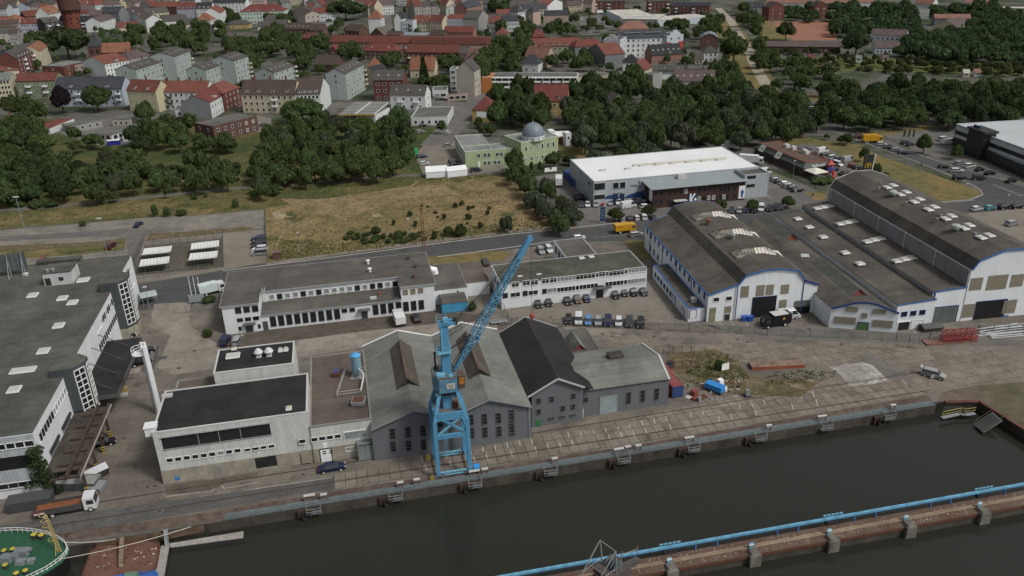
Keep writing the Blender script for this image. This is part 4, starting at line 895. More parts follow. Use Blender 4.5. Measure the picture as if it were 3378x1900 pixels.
tr_=[lp(f,z+.02,0)+Vector((0,-.4,0)) for f,z in prof];trim(cl,[(a,b) for a,b in zip(tr_[:-1],tr_[1:])],.16,.45,m_blued)
cl.wallo['label']='white wall with boarded windows'
for q in ((800,215,908,268),(1067,240,1185,293),(957,277,1000,332),(684,312,885,392),(1067,345,1250,428)):cl.rectp('F','23',*q,'boarded_window',wood_b,.12)
cl.rectp('F','23',917,370,1006,445,'door',mk('mid green gate',(.07,.14,.05),.7,.2),.12,m_blued,z0=0)
sd=Q(105.1,149.2);sd2=Q(106.1,156.2);mb=MB();d_=(sd2-sd).normalized();nn=Vector((-d_.y,d_.x,0)); 
a_s,b_s=sd+d_*1.2+nn*.05,sd+d_*5.2+nn*.05;vs=[mi @ Vector((p.x,p.y,z)) for p,z in ((a_s,0),(b_s,0),(b_s,4),(a_s,4))];mb.add(vs,[(3,2,1,0)]);cl.part(mb,'roller_door',m_rolld)
for k_,(fa_,ba_) in enumerate(((('23',935,42),('13',540,1140)),(('13',262,912),('13',-15,705)))):
 p,q=W(*fa_,8.7),W(*ba_,8.7);Ln=(q-p).length;ang=math.atan2((q-p).y,(q-p).x)-math.pi/2
 mb=MB();mb.extr([(-2.2,-1.9),(0,0),(2.2,-1.9),(2.2,-1.8),(0,.12),(-2.2,-1.8)],0,Ln,'y');lc=mi @ p
 o=cl.part(mb,'roof_monitor',mk('grey ribbed glass',(.14,.145,.12),.6,.2,.4,kind='ribs',k=.75),cl.roofo,(lc.x,lc.y,8.7),ang-cl.ang)
 mb=MB();mb.add([(-2.05,.3,-1.9),(2.05,.3,-1.9),(0,.3,-.08)],[(0,1,2)]);cl.part(mb,'gable_board',m_red,o)
d1=Bld('factory_hall','narrow flat brown roof with a row of five white rooflights between two halls','factory hall',rect=(118.1,127.4,143.9,205.5),h=6.4,wall=m_hw,roof=m_brn,rk=('shedu',.6),ov=.05,rot=HR)
rooflight(d1,'13',[(315,760),(428,842),(567,940),(785,1097),(932,1205)],7.2,2.0,2.0,tilt=-.06);d1.row('F','23',(1372,290),(1553,271),3,1.5,1.2,'u')
rooflight(cl,'13',[(383,1130)],7.0,2.0,2.0)
d1.rectp('F','23',1315,372,1408,466,'door',glass,.1,white,z0=0);d1.rectp('F','23',1447,358,1540,450,'garage_door',m_plw,.1,m_edge,z0=0);trim(d1,[((0,-.1,6.5),(9.3,-.1,7.1))],.14,.3)
d2=Bld('factory_hall','stepped flat brown roof with four triple rooflights beside the tall curved hall','factory hall',rect=(127.5,135.7,144.8,208),h=8.1,wall=m_hw,roof=m_brn,rk=('shedu',.5),ov=.05,rot=HR)
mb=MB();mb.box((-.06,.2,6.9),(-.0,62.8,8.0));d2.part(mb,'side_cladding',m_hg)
rooflight(d2,'13',[(505,657),(568,644),(735,812),(805,796),(1005,987),(1075,970),(1298,1180),(1375,1162)],8.8,1.9,2.0,tilt=-.06);rooflight(d2,'13',[(632,630),(872,781),(1142,954),(1446,1145)],8.8,1.9,2.0,tilt=-.06,mat=mk('dirty acrylic',(.25,.25,.23),.5,.2,1))
d2.rectp('F','23',1645,228,1872,385,'roller_door',m_rolld,.1,m_blued,z0=0);trim(d2,[((0,-.1,8.2),(8.2,-.1,8.65))],.14,.3);trim(d2,[((.4,-.1,0),(.4,-.1,8))],.25,.16,m_blued,d2.o,'downpipe')
pe=[(0,12.9),(1.4,15.1),(7.2,17.15),(12.3,17.15),(18.1,15.1),(19.5,12.9)]
be=Bld('factory_hall','tallest white hall with a curved dark roof and pairs of rooflights, at the right edge','factory hall',rect=(135.75,155.25,144.2,207.5),h=12.9,wall=m_hw,roof=m_brn,rk=('prof',pe),ov=.25,rot=HR)
trim(be,[((a[0],-.3,a[1]),(b[0],-.3,b[1])) for a,b in zip(pe[:-1],pe[1:])])
trim(be,[((a[0],63.6,a[1]+.1),(b[0],63.6,b[1]+.1)) for a,b in zip(pe[:-1],pe[1:])],.25,.3,m_edge,None,'verge_board')
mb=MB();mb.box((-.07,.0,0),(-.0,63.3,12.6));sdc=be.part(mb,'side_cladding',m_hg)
for y in (.2,12.5,25,37,49,62):trim(be,[((-.2,y,8),(-.2,y,12.8))],.22,.22,m_edge,sdc,'downpipe')
for q in ((2042,-66,2135,45),(2215,-90,2380,35),(2448,-100,2545,10),(1972,195,2060,315),(2372,155,2468,275)):be.rectp('F','23',*q,'boarded_window',wood_b,.08)
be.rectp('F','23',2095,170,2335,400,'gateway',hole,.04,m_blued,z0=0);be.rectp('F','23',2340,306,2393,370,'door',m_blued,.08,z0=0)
rooflight(be,'13',[(1205,447),(1265,425),(1335,517),(1395,492),(1473,590),(1530,563),(1615,667),(1675,640),(1787,758),(1847,730),(1968,853),(2025,822),(2140,945),(2222,922)],17.3,1.7,2.4,hh=.25)
for x,y in ((1260,515),(1885,855)):
 u,v=be.top('13',x,y,17.3);mb=MB();mb.lathe([(.8,0),(.8,.5),(1.1,.6),(1.0,1.0),(.3,1.2)],n=14);be.part(mb,'roof_vent',mk('pale green metal',(.33,.37,.35)),be.roofo,(u,v,17.2))
for x,y in ((1138,412),(1122,457),(1270,482),(1390,600),(1428,566),(1570,640),(1700,768),(1736,733),(1912,828),(2080,915)):
 u,v=be.top('13',x,y,17.2);mb=MB();mb.lathe([(.3,0),(.3,.4),(.4,.45),(.1,.6)],n=8);be.part(mb,'roof_vent',grey,be.roofo,(u,v,17.1))
# ------------------------------------------------------------------ anchor-logo firm with white roof
m_kgrey=mk('silver cladding',(.36,.39,.41),.6,.06,.2,kind='corr',k=.5)
m_kbrick=mk('dark brown brick',(.052,.030,.024),.9,.2,.5,kind='brick')
m_kroof=mk('white membrane roof',(.66,.67,.67),.7,.06,.08)
m_navy=mk('navy panel',(.02,.055,.15),.5,.1)
K=Bld('warehouse','large silver warehouse with a white membrane roof and a navy wave on its wall','warehouse',rect=(79.5,138.2,247.2,275.5),h=8.3,wall=m_kgrey,roof=m_kroof,rk=('flat',.22),cop=mk('silver coping',(.30,.33,.34),.5))
K.o['label']='large silver warehouse with a white membrane roof and a navy wave on its wall'
for q in ((845,410,952,465),(1035,402,1086,450),(1103,397,1153,446),(842,525,950,558)):K.rectp('F','12',*q,'window',glass,.08,m_edge)
K.rectp('L','12',763,345,785,410,'window',glass,.08,m_edge)
for q in ((1030,517,1082,562),(1098,510,1145,556)):K.rectp('F','12',*q,'door',mk('navy door',(.02,.03,.07),.5),.1,z0=.1)
mb=MB();pts=[K.on('F','12',x,y) for x,y in ((950,565),(950,545),(985,527),(1020,522),(1095,545),(1150,545),(1200,515),(1250,500),(1310,488),(1345,470),(1345,545))]
pts=[(u,max(z,.05)) for u,z in pts];mb.add([(u,-.04,z) for u,z in pts],[tuple(range(len(pts)))[::-1]]);K.part(mb,'wave_panel',m_navy)
u,z=K.on('F','12',1292,445);mb=MB();mb.bar((u,-.08,z),(u,-.08,z+2.3),.16,.08);mb.bar((u-.45,-.08,z+1.8),(u+.45,-.08,z+1.8),.12,.08)
mb.tube([(u-.75,-.08,z+.55),(u-.45,-.08,z+.12),(u,-.08,z),(u+.45,-.08,z+.12),(u+.75,-.08,z+.55)],.09,6);K.part(mb,'anchor_emblem',m_navy)
u,z=K.on('F','12',1205,440);lettering(K.o,'Kolde',1.0,m_navy,(u,-.05,z));u,z=K.on('F','12',1035,468);lettering(K.o,'Reparaturen und Service',.42,m_navy,(u,-.05,z));u,z=K.on('F','12',1030,512);lettering(K.o,'Planen und Service',.42,m_navy,(u,-.05,z))
mb=MB();mb.box((0,0,0),(34,1.6,.5)); 
for i in range(6):mb.box((2+i*5.6,-.5,.1),(4.0+i*5.6,.1,.75))
u,v=K.top('12',1240,235,8.6);K.part(mb,'light_strip',mk('rooflight strip',(.52,.50,.44),.5,.15,1),K.roofo,(u,v,8.36),R(-2))
for x,y in ((935,275),(1185,260)):u,v=K.top('12',x,y,8.6);mb=MB();mb.box((-1.3,-1,0),(1.3,1,.35),taper=.2);K.part(mb,'roof_hatch',m_dome,K.roofo,(u,v,8.38))
k3=Bld('office_building','dark brown brick office wing with a silver roof and a big white K emblem','office building',rect=(97.2,129.5,239.4,247.0),h=6.7,wall=m_kbrick,roof=mk('silver roof sheet',(.24,.27,.28),.5,.06,.2),rk=('shed',.35),ov=1.1)
k4=Bld('office_building','silver wing with small square windows, to the right of the brown brick office','office building',rect=(129.6,138.4,240.4,247.0),h=7.8,wall=m_kgrey,roof=m_felt,rk=('flat',.5))
k5=MB();k5.box((97.2-79.5,-.2,7.3),(138-79.5,0,7.6))
for x0,y0,x1,y1,n in ((1600,500,1760,485,4),(1900,470,2045,455,4),(2110,470,2185,462,3),(2250,450,2250,450,1),(1460,510,1515,505,2),(1890,560,2035,545,4),(2100,545,2175,537,3),(2245,530,2245,530,1),(1460,590,1515,585,2),(1590,597,1590,597,1)):k3.row('F','12',(x0,y0),(x1,y1),n,1.05,1.5,'d',lit=.2)
k3.rectp('F','12',1787,518,1862,588,'emblem_panel',m_navy,.12,z0=.3)
u0,z0=k3.on('F','12',1790,585);mb=MB();mb.bar((u0+.35,-.17,.35),(u0+.35,-.17,4.0),.5,.1);mb.bar((u0+.6,-.17,2.1),(u0+1.9,-.17,3.9),.55,.1,up=(0,1,0));mb.bar((u0+.6,-.17,2.1),(u0+1.5,-.17,.4),.55,.1,up=(0,1,0));mb.lathe([(.45,-.05),(.45,.05)],(0,0,0),14)
for i in range(len(mb.v)-28,len(mb.v)):x,y,z=mb.v[i];mb.v[i]=(x+u0+2.1,z-.17,y+1.9)
k3.part(mb,'emblem',white)
k3.rectp('F','12',2290,432,2338,552,'banner',white,.14);u0,z0=k3.on('F','12',2313,545);mb=MB();mb.box((u0-.35,-.2,z0+.1),(u0+.35,-.145,z0+2.2));mb.box((u0-.5,-.2,z0+1.3),(u0+.5,-.146,z0+2.3));mb.lathe([(.05,z0+2.35),(.26,z0+2.6),(.05,z0+2.9)],(u0,-.16,0),8);k3.part(mb,'banner_figure',mk('workwear blue',(.03,.10,.32)))
k3.rectp('L','12',1372,440,1395,565,'banner',white,.14)
mb=MB();u,z=k3.on('F','12',1690,570);mb.box((u-2.2,-2,z),(u+2.2,-.1,z+.15));k3.part(mb,'porch_roof',m_edge);k3.rectp('F','12',1650,575,1745,610,'door',glass,.1,dark,z0=0)
k4.row('F','12',(2385,346),(2440,343),3,1.0,1.0,'d');k4.row('F','12',(2377,431),(2430,428),3,1.0,1.0,'d')
u,v=K.top('12',1600,330,7.6);ac=MB();ac.box((-1.5,-.5,0),(1.5,.5,1.5));ob=k3.part(ac,'air_conditioner',m_edge,k3.roofo,(12.5,6.6,7.2))
for i,(x,y) in enumerate(((600,330),(660,390))):
 cc=thing('shipping_container',['blue container further from the camera beside the silver warehouse','blue container nearer the camera beside the silver warehouse'][i],'container',W('12',x-5,y+35),QA+R(4));mb=MB();mb.box((-1.2,-3,.15),(3.4,3.2,2.75));mb.build('body',mk('container navy',(.03,.075,.22),.6,.12,.5,kind='corr',k=.4),cc)
 mb=MB();mb.box((-1.15,-3.06,.2),(3.35,-3.0,2.7));mb.build('door',m_navy,cc)
# ------------------------------------------------------------------ glass dealership, far right
m_dg=mk('dark glass front',(.022,.025,.028),.3,.3,.6)
gb=Bld('showroom','long glass-fronted showroom with a pale flat roof at the right edge','showroom',px=('03',(1890,1243),(2900,1610)),h=8.6,D=34,wall=m_dg,roof=mk('pale membrane',(.40,.42,.43),.6,.08,.1),rk=('flat',.5),cop=mk('white fascia',(.42,.44,.45),.5,.05))
mb=MB();mb.box((.3,-.1,6.8),(gb.L,0,8.4));mb.box((.3,-.1,4.0),(gb.L,0,5.2));gb.part(mb,'white_band',mk('white fascia',(.42,.44,.45)))
for i in range(26):gb.w1('F',2+i*2.6,5.3,2.2,1.4,'d'); 
gc=Bld('showroom','low dark canopy front with pale roof in front of the glass showroom','showroom',px=('13',(2085,28),(2900,375)),h=4.2,D=5.5,wall=m_dg,roof=mk('grey membrane',(.22,.23,.23),.6,.1,.1),rk=('flat',.15),cop=dark)
gc.grid('F',22,1,2.6,2.6,.4,.4,.3,0,'d')
mb=MB();mb.box((0,0,0),(9,5,10.2));mb.box((-.5,-.6,10.2),(10,5.2,10.9),1);u,z=gb.on('F','03',2060,1420);ent=gb.part(mb,'entrance_tower',[m_dg,dark],None,(u,-3.0,0))
mb=MB();mb.box((1.0,1,10.9),(4.6,1.2,11.9));gb.part(mb,'roof_sign',m_navy,ent)
# ------------------------------------------------------------------ burger restaurant
ff=Bld('restaurant','brown and green burger restaurant with a red-edged flat roof','restaurant',px=('13',(-115,48),(372,258)),h=3.1,D=(618,208),wall=mk('brown render',(.06,.042,.035),.9),roof=mk('green grey slate',(.075,.085,.078),.8,.15,.5),rk=('mans',1.5,1.3),ov=.4)
mb=MB();mb.box((1.6,1.6,4.55),(ff.L-1.6,ff.D-1.6,4.75));ft=ff.part(mb,'roof_deck',mk('brown gravel',(.10,.065,.05),.9,.25,.5),ff.roofo)
mb=MB(); 
for a,b in (((1.3,1.3),(ff.L-1.3,1.3)),((1.3,ff.D-1.3),(ff.L-1.3,ff.D-1.3)),((1.3,1.3),(1.3,ff.D-1.3)),((ff.L-1.3,1.3),(ff.L-1.3,ff.D-1.3))):mb.bar((*a,4.8),(*b,4.8),.35,.5)
ff.part(mb,'parapet',mk('red parapet',(.20,.08,.065),.8),ff.roofo)
ff.grid('F',5,1,2.0,1.6,4,2,.8,0,'d');ff.grid('R',4,1,1.8,1.7,1,1,.8,0,'d')
for u,v,sx in ((9,6.5,2.2),(13,7,1.6),(18,8,3.4)):mb=MB();mb.box((0,0,0),(sx,1.8,1.2));mb.box((.2,.3,1.2),(sx*.5,1.3,1.5));ff.part(mb,'roof_unit',m_edge,ff.roofo,(u,v,4.75))
u,z=ff.on('R','13',462,230);o=link('lettering',text_mesh("McDonald's",1.35,white,depth=.08),ff.o,(ff.L+.45,2.9,3.3));o.rotation_euler=(math.pi/2,0,math.pi/2)
for t_,x,y in (('13',130,130),('12',2540,60)):
 u,v=ff.top(t_,x,y,3.8);mb=MB();mb.add([(-1.6,-.6,0),(1.6,-.6,0),(1.6,.9,2.2),(-1.6,.9,2.2)],[(0,1,2,3)]);mb.add([(-1.6,-.5,0),(1.6,-.5,0),(1.6,1.0,2.2),(-1.6,1.0,2.2)],[(3,2,1,0)]);oo=ff.part(mb,'roof_banner',[mk('banner white',(.55,.57,.52))],ff.roofo,(u,-.3,2.9))
 mb=MB();mb.add([(-.5,-.12,.75),(.6,-.12,.75),(.7,.33,1.4),(-.4,.33,1.4)],[(0,1,2,3)]);ff.part(mb,'banner_print',mk('print green',(.12,.25,.05)),oo)
um=thing('parasol','big square cream parasol on the restaurant terrace','parasol',W('13',478,345));mb=MB();mb.add([(-3.3,-3,2.5),(3.3,-3,2.5),(3.3,3,2.5),(-3.3,3,2.5),(0,0,3.5),(-3.3,-3,2.2),(3.3,-3,2.2),(3.3,3,2.2),(-3.3,3,2.2)],[(0,1,4),(1,2,4),(2,3,4),(3,0,4),(5,6,1,0),(6,7,2,1),(7,8,3,2),(8,5,0,3)]);mb.build('canopy',mk('cream canvas',(.60,.57,.48),.8),um);um.rotation_euler=(0,0,ff.ang+.1);mb=MB();mb.bar((0,0,0),(0,0,3.3),.12);mb.build('pole',steel,um)
pg=thing('play_tower','red and blue play tower with a red slide on the restaurant terrace','playground',W('13',625,325));mb=MB()
for x in (-.9,.9):
 for y in (-.9,.9):mb.bar((x,y,0),(x,y,4.2),.16)
mb.build('frame',mk('play red',(.38,.03,.03),.5),pg);mb=MB();mb.add([(-1.3,-1.3,4.2),(1.3,-1.3,4.2),(1.3,1.3,4.2),(-1.3,1.3,4.2),(0,0,5.8)],[(0,1,4),(1,2,4),(2,3,4),(3,0,4),(3,2,1,0)]);mb.build('roof',mk('play red',(.38,.03,.03)),pg)
mb=MB();mb.box((-1,-1,1.6),(1,1,2.6));mb.build('cabin',mk('play blue',(.05,.07,.30)),pg);mb=MB();mb.tube([(.5,-1,1.8),(.9,-2.2,1.2),(.5,-3.4,.5),(-.3,-4,.3)],.45,8);mb.build('slide',mk('play red',(.38,.03,.03)),pg)
ps=thing('pole_sign','slanted tall pylon sign with a dark panel beside the curved hall','sign',W('13',1040,322),R(8));hp=fit_h(ps.location,'13',1073,112);mb=MB();mb.bar((0,0,0),(.6,0,hp),.45,.35);mb.build('pole',mk('pole cream',(.45,.45,.38)),ps)
mb=MB();mb.box((-3.6,-.2,hp-6.8),(.0,.2,hp-.2));pn=mb.build('panel',mk('sign dark',(.03,.03,.03),.5),ps)
mb=MB();z=hp-3.6
for dx in (-2.35,-1.25):mb.tube([(dx-.5,-.26,z-1.3),(dx-.35,-.26,z),(dx,-.26,z+.6),(dx+.35,-.26,z),(dx+.5,-.26,z-1.3)],.16,6)
mb.build('emblem',mk('sign yellow',(.5,.36,.03)),pn)
# ------------------------------------------------------------------ domed prayer house
m_mint=mk('mint render',(.30,.36,.215),.85,.07,.2,kind='wall')
m_mintr=mk('pale green flat roof',(.19,.20,.19),.9,.12,.2,kind='felt',k=2)
ms=Bld('prayer_house','mint green L-shaped prayer house wing with twin white windows','prayer house',px=('11',(2095,103),(2953,30)),h=6.0,D=9,wall=m_mint,roof=m_mintr,rk=('flat',.35),cop=mk('mint coping',(.38,.43,.33)))
for x0,y0,w_ in ((2230,132,1),(2313,125,2),(2437,118,2)):
 for k_ in range(w_):ms.row('F','11',(x0-20*(w_-1)+40*k_,y0),(x0,y0),1,1.3,1.7,'w',2)
for x0,y0 in ((2315,205),(2415,198)):ms.row('F','11',(x0-20,y0),(x0,y0),1,1.3,1.7,'w',2);ms.row('F','11',(x0+20,y0),(x0,y0),1,1.3,1.7,'w',2)
for x0,y0 in ((175,92),(208,90),(290,85),(322,82),(175,172),(208,170),(290,163),(322,160),(103,100)):ms.row('F','12',(x0,y0),(x0,y0),1,1.3,1.7,'w',2)
ms.rectp('F','11',2225,190,2247,252,'door',white,.1,z0=0);ms.grid('L',2,2,1.2,1.6,1,1,.9,3.1,'w')
m2=Bld('prayer_house','mint green rear wing of the prayer house running back along the car park','prayer house',px=('11',(1996,-62),(2075,60)),h=6.0,D=11,wall=m_mint,roof=m_mintr,rk=('flat',.35),cop=mk('mint coping',(.38,.43,.33)),body=False)
p_,q_=W('11',2090,98,6),W('11',1993,-62,6);d_=q_-p_;dl=d_.length;m2.o.location=(p_.x,p_.y,0);m2.o.rotation_euler=(0,0,math.atan2(d_.y,d_.x)-math.pi/2);m2.L,m2.D=11,dl;m2.h=5.95;m2.body(('flat',.35),.2)
for i in range(9): 
 for z in (.9,4.0):m2.w1('L',9.5+i*(dl-11)/9,z-.1,1.2,1.6,'w',2)
dm=Bld('domed_hall','mint green prayer hall under a blue grey dome on a white drum','prayer house',px=('02',(115,1425),(487,1362)),h=9.2,D=13,wall=m_mint,roof=m_mintr,rk=('flat',.4),cop=mk('mint coping',(.38,.43,.33)))
dm.grid('F',6,1,.9,2.0,1,1,5.6,0,'w');dm.grid('F',6,1,.9,1.6,1,1,1.5,0,'w');dm.grid('R',4,1,.9,2.0,1,1,5.6,0,'w')
u,v=dm.top('02',238,1375,9.5);rr=4.3
mb=MB();mb.lathe([(rr,0),(rr,1.4),(rr+.12,1.45),(rr+.12,1.6)],n=28);dr=dm.part(mb,'drum',m_plw,dm.roofo,(u,v,9.25))
for i in range(12):
 a=math.tau*i/12;a_,p__=win_mesh(.9,.7,'w',1,1,False);o=link('window',a_,dr,(rr*math.cos(a),rr*math.sin(a),.45),a+math.pi/2)
mb=MB();mb.lathe([(rr*math.cos(t),rr*1.12*math.sin(t)) for t in [i*math.pi/2/12 for i in range(13)]],n=32);do=dm.part(mb,'dome',mk('dome zinc',(.17,.205,.225),.45,.08,.5),dm.roofo,(u,v,10.85))
mb=MB()
for i in range(24):
 a=math.tau*i/24;mb.tube([((rr+.02)*math.cos(t)*math.cos(a),(rr+.02)*math.cos(t)*math.sin(a),rr*1.12*math.sin(t)+.01) for t in [j*math.pi/2/8 for j in range(8)]],.045,4)
dm.part(mb,'dome_rib',mk('dome seam',(.10,.13,.155),.5),do);mb=MB();mb.lathe([(.08,0),(.3,.4),(.06,.7),(.05,1.7),(.01,1.9)],n=8);dm.part(mb,'finial',steel,do,(0,0,rr*1.1))
for x,y,lb in (('02',(430,1310),'small white annex hut with flat roof behind the dome'),('02',(590,1330),'white cabin with grey door behind the dome, next to the red shed')):
 cb=Bld('cabin',lb,'cabin',px=(x,(y[0]-25,y[1]),(y[0]+28,y[1]-5)),h=5.5,D=4,wall=m_plw,roof=white,rk=('flat',.1));cb.w1('F',cb.L/2,3,1,1.2,'w')
cb=Bld('cabin','red brick shed with a white lean-to roof behind the dome','shed',px=('02',(400,1372),(580,1360)),h=3,D=6,wall=mk('red brick',(.17,.06,.04),.9,.2,1,kind='brick'),roof=white,rk=('shed',.8))
for i,(xa_,ya_,xb_,yb_,lb) in enumerate(((1705,298,1918,285,'taller white marquee tent on the left in the prayer house yard'),(1920,292,2118,268,'lower white marquee tent on the right in the prayer house yard'))):
 tn=Bld('marquee',lb,'tent',px=('11',(xa_,ya_),(xb_,yb_)),h=2.3,D=4.6,wall=mk('tent white',(.66,.68,.69),.8,.04,.5),roof=mk('tent white',(.66,.68,.69)),rk=('gu',1.5-.4*i),ov=.1)
# ------------------------------------------------------------------ four white cycle shelters
for i,(cx,cy,lb) in enumerate((((1435,1058),(1715,1030),'back left'),((1905,1008),(2182,975),'back right'),((1400,1170),(1690,1135),'front left'),((1893,1108),(2172,1080),'front right'))):
 a,b=W('10',*cx,2.7),W('10',*cy,2.7);d=b-a;Lc=d.length
 t_=thing('cycle_shelter','white butterfly-roofed shelter, %s of the four in the fenced yard' % lb,'shelter',(a.x,a.y,0),math.atan2(d.y,d.x),'white cycle shelters')
 mb=MB()
 def pan(y0,z0,y1,z1):mb.add([(0,y0,z0),(Lc,y0,z0),(Lc,y1,z1),(0,y1,z1),(0,y0,z0+.1),(Lc,y0,z0+.1),(Lc,y1,z1+.1),(0,y1,z1+.1)],[(0,3,2,1),(4,5,6,7),(0,1,5,4),(1,2,6,5),(2,3,7,6),(3,0,4,7)])
 pan(0,2.7,-3.4,2.35);pan(-5.3,2.7,-3.45,2.35);mb.build('roof',mk('shelter white',(.60,.61,.59),.5,.06,.4,kind='corr',k=.9),t_)
 mb=MB()
 for x in (1.2,Lc-1.2):mb.bar((x,-3.3,0),(x,-3.3,2.4),.14);mb.bar((x,-.3,2.6),(x,-3.3,2.3),.1);mb.bar((x,-5,2.6),(x,-3.3,2.3),.1)
 mb.build('post',steel,t_);mb=MB()
 for k_ in range(int(Lc/.6)):mb.tube([(.6+k_*.6,-2.6,0),(.6+k_*.6,-2.6,.8),(.6+k_*.6,-1.6,.8),(.6+k_*.6,-1.6,0)],.03,4)
 mb.build('cycle_rack',dark,t_)
# ------------------------------------------------------------------ blue harbour crane
m_cb=mk('crane blue',(.065,.26,.47),.55,.25,.35,kind='rust',col2=(.085,.235,.37))
m_cl=mk('crane light blue',(.17,.43,.60),.6,.25,.4,kind='rust',col2=(.14,.33,.44))
m_cr=mk('crane rusty blue',(.08,.21,.31),.7,.3,1.2,kind='rust',col2=(.13,.09,.06))
C0=Q(12.85,118.65);cr=thing('harbour_crane','tall blue portal crane with a lattice jib standing over the quay rails','crane',C0,QA)
def cpart(mb,name,mats,par=None,lab=None):
 o=mb.build(name,mats,par or cr)
 if lab:o['label']=lab
 return o
for sx in (-1,1):
 for sy in (-1,1):
  mb=MB();x,y=sx*2.72,sy*2.85
  mb.bar((x,y,.7),(x,y,11.6),.62,.62,up=(0,1,0));mb.add([(x-.31,y-.31,11.6),(x+.31,y-.31,11.6),(x+.31,y+.31,11.6),(x-.31,y+.31,11.6),(sx*1.5-.3,sy*1.6-.3,16.2),(sx*1.5+.3,sy*1.6-.3,16.2),(sx*1.5+.3,sy*1.6+.3,16.2),(sx*1.5-.3,sy*1.6+.3,16.2)],[(0,1,5,4),(1,2,6,5),(2,3,7,6),(3,0,4,7),(4,5,6,7)])
  mb.box((x+.33*sx-.03,y-.3,.8),(x+.33*sx+.03,y+.3,11.4),1)
  lg=cpart(mb,'leg',[m_cb,m_cl]);mb=MB()
  for dx in (-.75,.75):mb.tube([(x+dx,y-.16,.32),(x+dx,y+.16,.32)],.32,12)
  mb.box((x-1.0,y-.22,.35),(x+1.0,y+.22,.8));cpart(mb,'bogie',[m_cr],lg)
for sy in (-1,1):
 y=sy*2.85
 mb=MB();mb.bar((-2.4,y,1.1),(2.4,y,1.1),.3,.2);mb.bar((-2.4,y,.55),(2.4,y,.55),.3,.16)
 for i in range(7):mb.bar((-2.1+i*.7,y,.6),(-2.1+i*.7,y,1.05),.12)
 cpart(mb,'sill_beam',m_cl)
 mb=MB();mb.bar((-2.4,y,8.4),(2.4,y,8.4),.5,.75);cpart(mb,'cross_beam',m_cb)
 for a in (-1,1):mb=MB();mb.bar((-2.4*a,y,8.8),(2.2*a,y,12.3),.32,.36);cpart(mb,'brace',m_cl if a > 0 else m_cb)
 mb=MB();mb.add([(-2.5,y-.2,11.6),(2.5,y-.2,11.6),(2.2,y-.2,13.0),(-2.2,y-.2,13.0),(-2.5,y+.2,11.6),(2.5,y+.2,11.6),(2.2,y+.2,13.0),(-2.2,y+.2,13.0)],[(0,1,2,3),(7,6,5,4),(0,4,5,1),(3,2,6,7)]);cpart(mb,'head_beam',m_cb)
for sx in (-1,1):
 for x,y,z,w,hh in ((2.72,2.5,8.4,.4,.6),(2.6,2.4,12.3,.4,.7),(2.72,2.5,1.0,.25,.3)):mb=MB();mb.bar((sx*x,-y,z),(sx*x,y,z),w,hh);cpart(mb,'side_beam',m_cb)
mb=MB();mb.box((-2.2,-2.4,12.4),(2.2,2.4,12.6));mb.box((-.9,-1.0,12.6),(.6,.6,15.3),1);mb.box((.7,-1.2,12.6),(1.6,-.2,13.6),2);cpart(mb,'machinery_deck',[m_cr,m_cb,m_ruin])
mb=MB();mb.lathe([(2.0,15.7),(2.0,16.2),(1.9,16.25),(1.9,16.45)],n=24);cpart(mb,'slewing_ring',dark)
hx=[(-2.3,-.6),(-1.5,-2.35),(1.55,-2.35),(1.7,2.0),(.8,3.0),(-1.4,3.0),(-2.3,1.6)]
mb=MB();mb.prism(hx,16.5,19.1,0,mtop=1);hs_=cpart(mb,'machine_house',[mk('crane house blue',(.045,.19,.33),.55,.3,.8,kind='rust',col2=(.10,.20,.27)),mk('dirty deck',(.10,.085,.065),.9,.3,1)])
mb=MB();mb.box((-.25,-2.42,17.3),(1.1,-2.36,18.2));q=cpart(mb,'sign_board',mk('sign cream',(.52,.50,.42)),hs_)
mb=MB()
for zz,x0,x1 in ((18.03,-.1,.95),(17.82,0,.9),(17.66,0,.9),(17.5,.1,.8)):mb.box((x0,-2.45,zz),(x1,-2.42,zz+.07))
cpart(mb,'sign_lettering',mk('sign ink',(.12,.10,.08)),q)
mb=MB();mb.box((-1.7,-1.6,19.1),(-.3,-.4,19.55));mb.box((.3,-1.9,19.1),(1.0,-1.3,19.4));mb.box((-1.0,.3,19.1),(-.3,.9,20.0));cpart(mb,'roof_hatch',m_cl,hs_)
mb=MB();mb.tube([(-1.5,1.6,19.1),(-1.5,1.6,22)],.16,8);mb.tube([(-1.5,1.6,22),(-1.5,1.6,22.25)],.24,8);cpart(mb,'exhaust',dark,hs_)
mb=MB();mb.box((1.75,-1.7,16.6),(2.9,.2,19.0));cb_=cpart(mb,'cab',mk('cab rust',(.20,.13,.09),.7,.35,1.2,kind='rust',col2=(.07,.05,.04)))
mb=MB();mb.box((1.9,-1.74,17.5),(2.75,-1.7,18.7));mb.box((2.9,-1.5,17.5),(2.93,0,18.7));cpart(mb,'cab_window',mk('orange screen',(.30,.12,.03),.4,.5,2),cb_)
mb=MB();mb.bar((.15,0,19.1),(.15,0,23.5),1.5,1.5,up=(0,1,0));mb.bar((.15,0,23.5),(.15,0,27.9),1.3,1.3,up=(0,1,0));mb.box((-.5,-.72,19.2),(-.3,.72,27.6),1);ms_=cpart(mb,'mast',[m_cb,m_cl])
mb=MB();mb.box((-.7,-.75,27.9),(.9,.75,28.35));mb.box((.0,-.85,28.1),(2.0,-.35,28.6),0);mb.box((.0,.35,28.1),(2.0,.85,28.6));mb.box((.1,-.4,28.3),(.9,.4,29.2),1)
for yy in (-.6,.6,0):mb.tube([(2.0,yy-.1,28.4),(2.0,yy+.1,28.4)],.42,12,2)
mh=cpart(mb,'mast_head',[m_cb,m_cl,dark],ms_)
mb=MB()
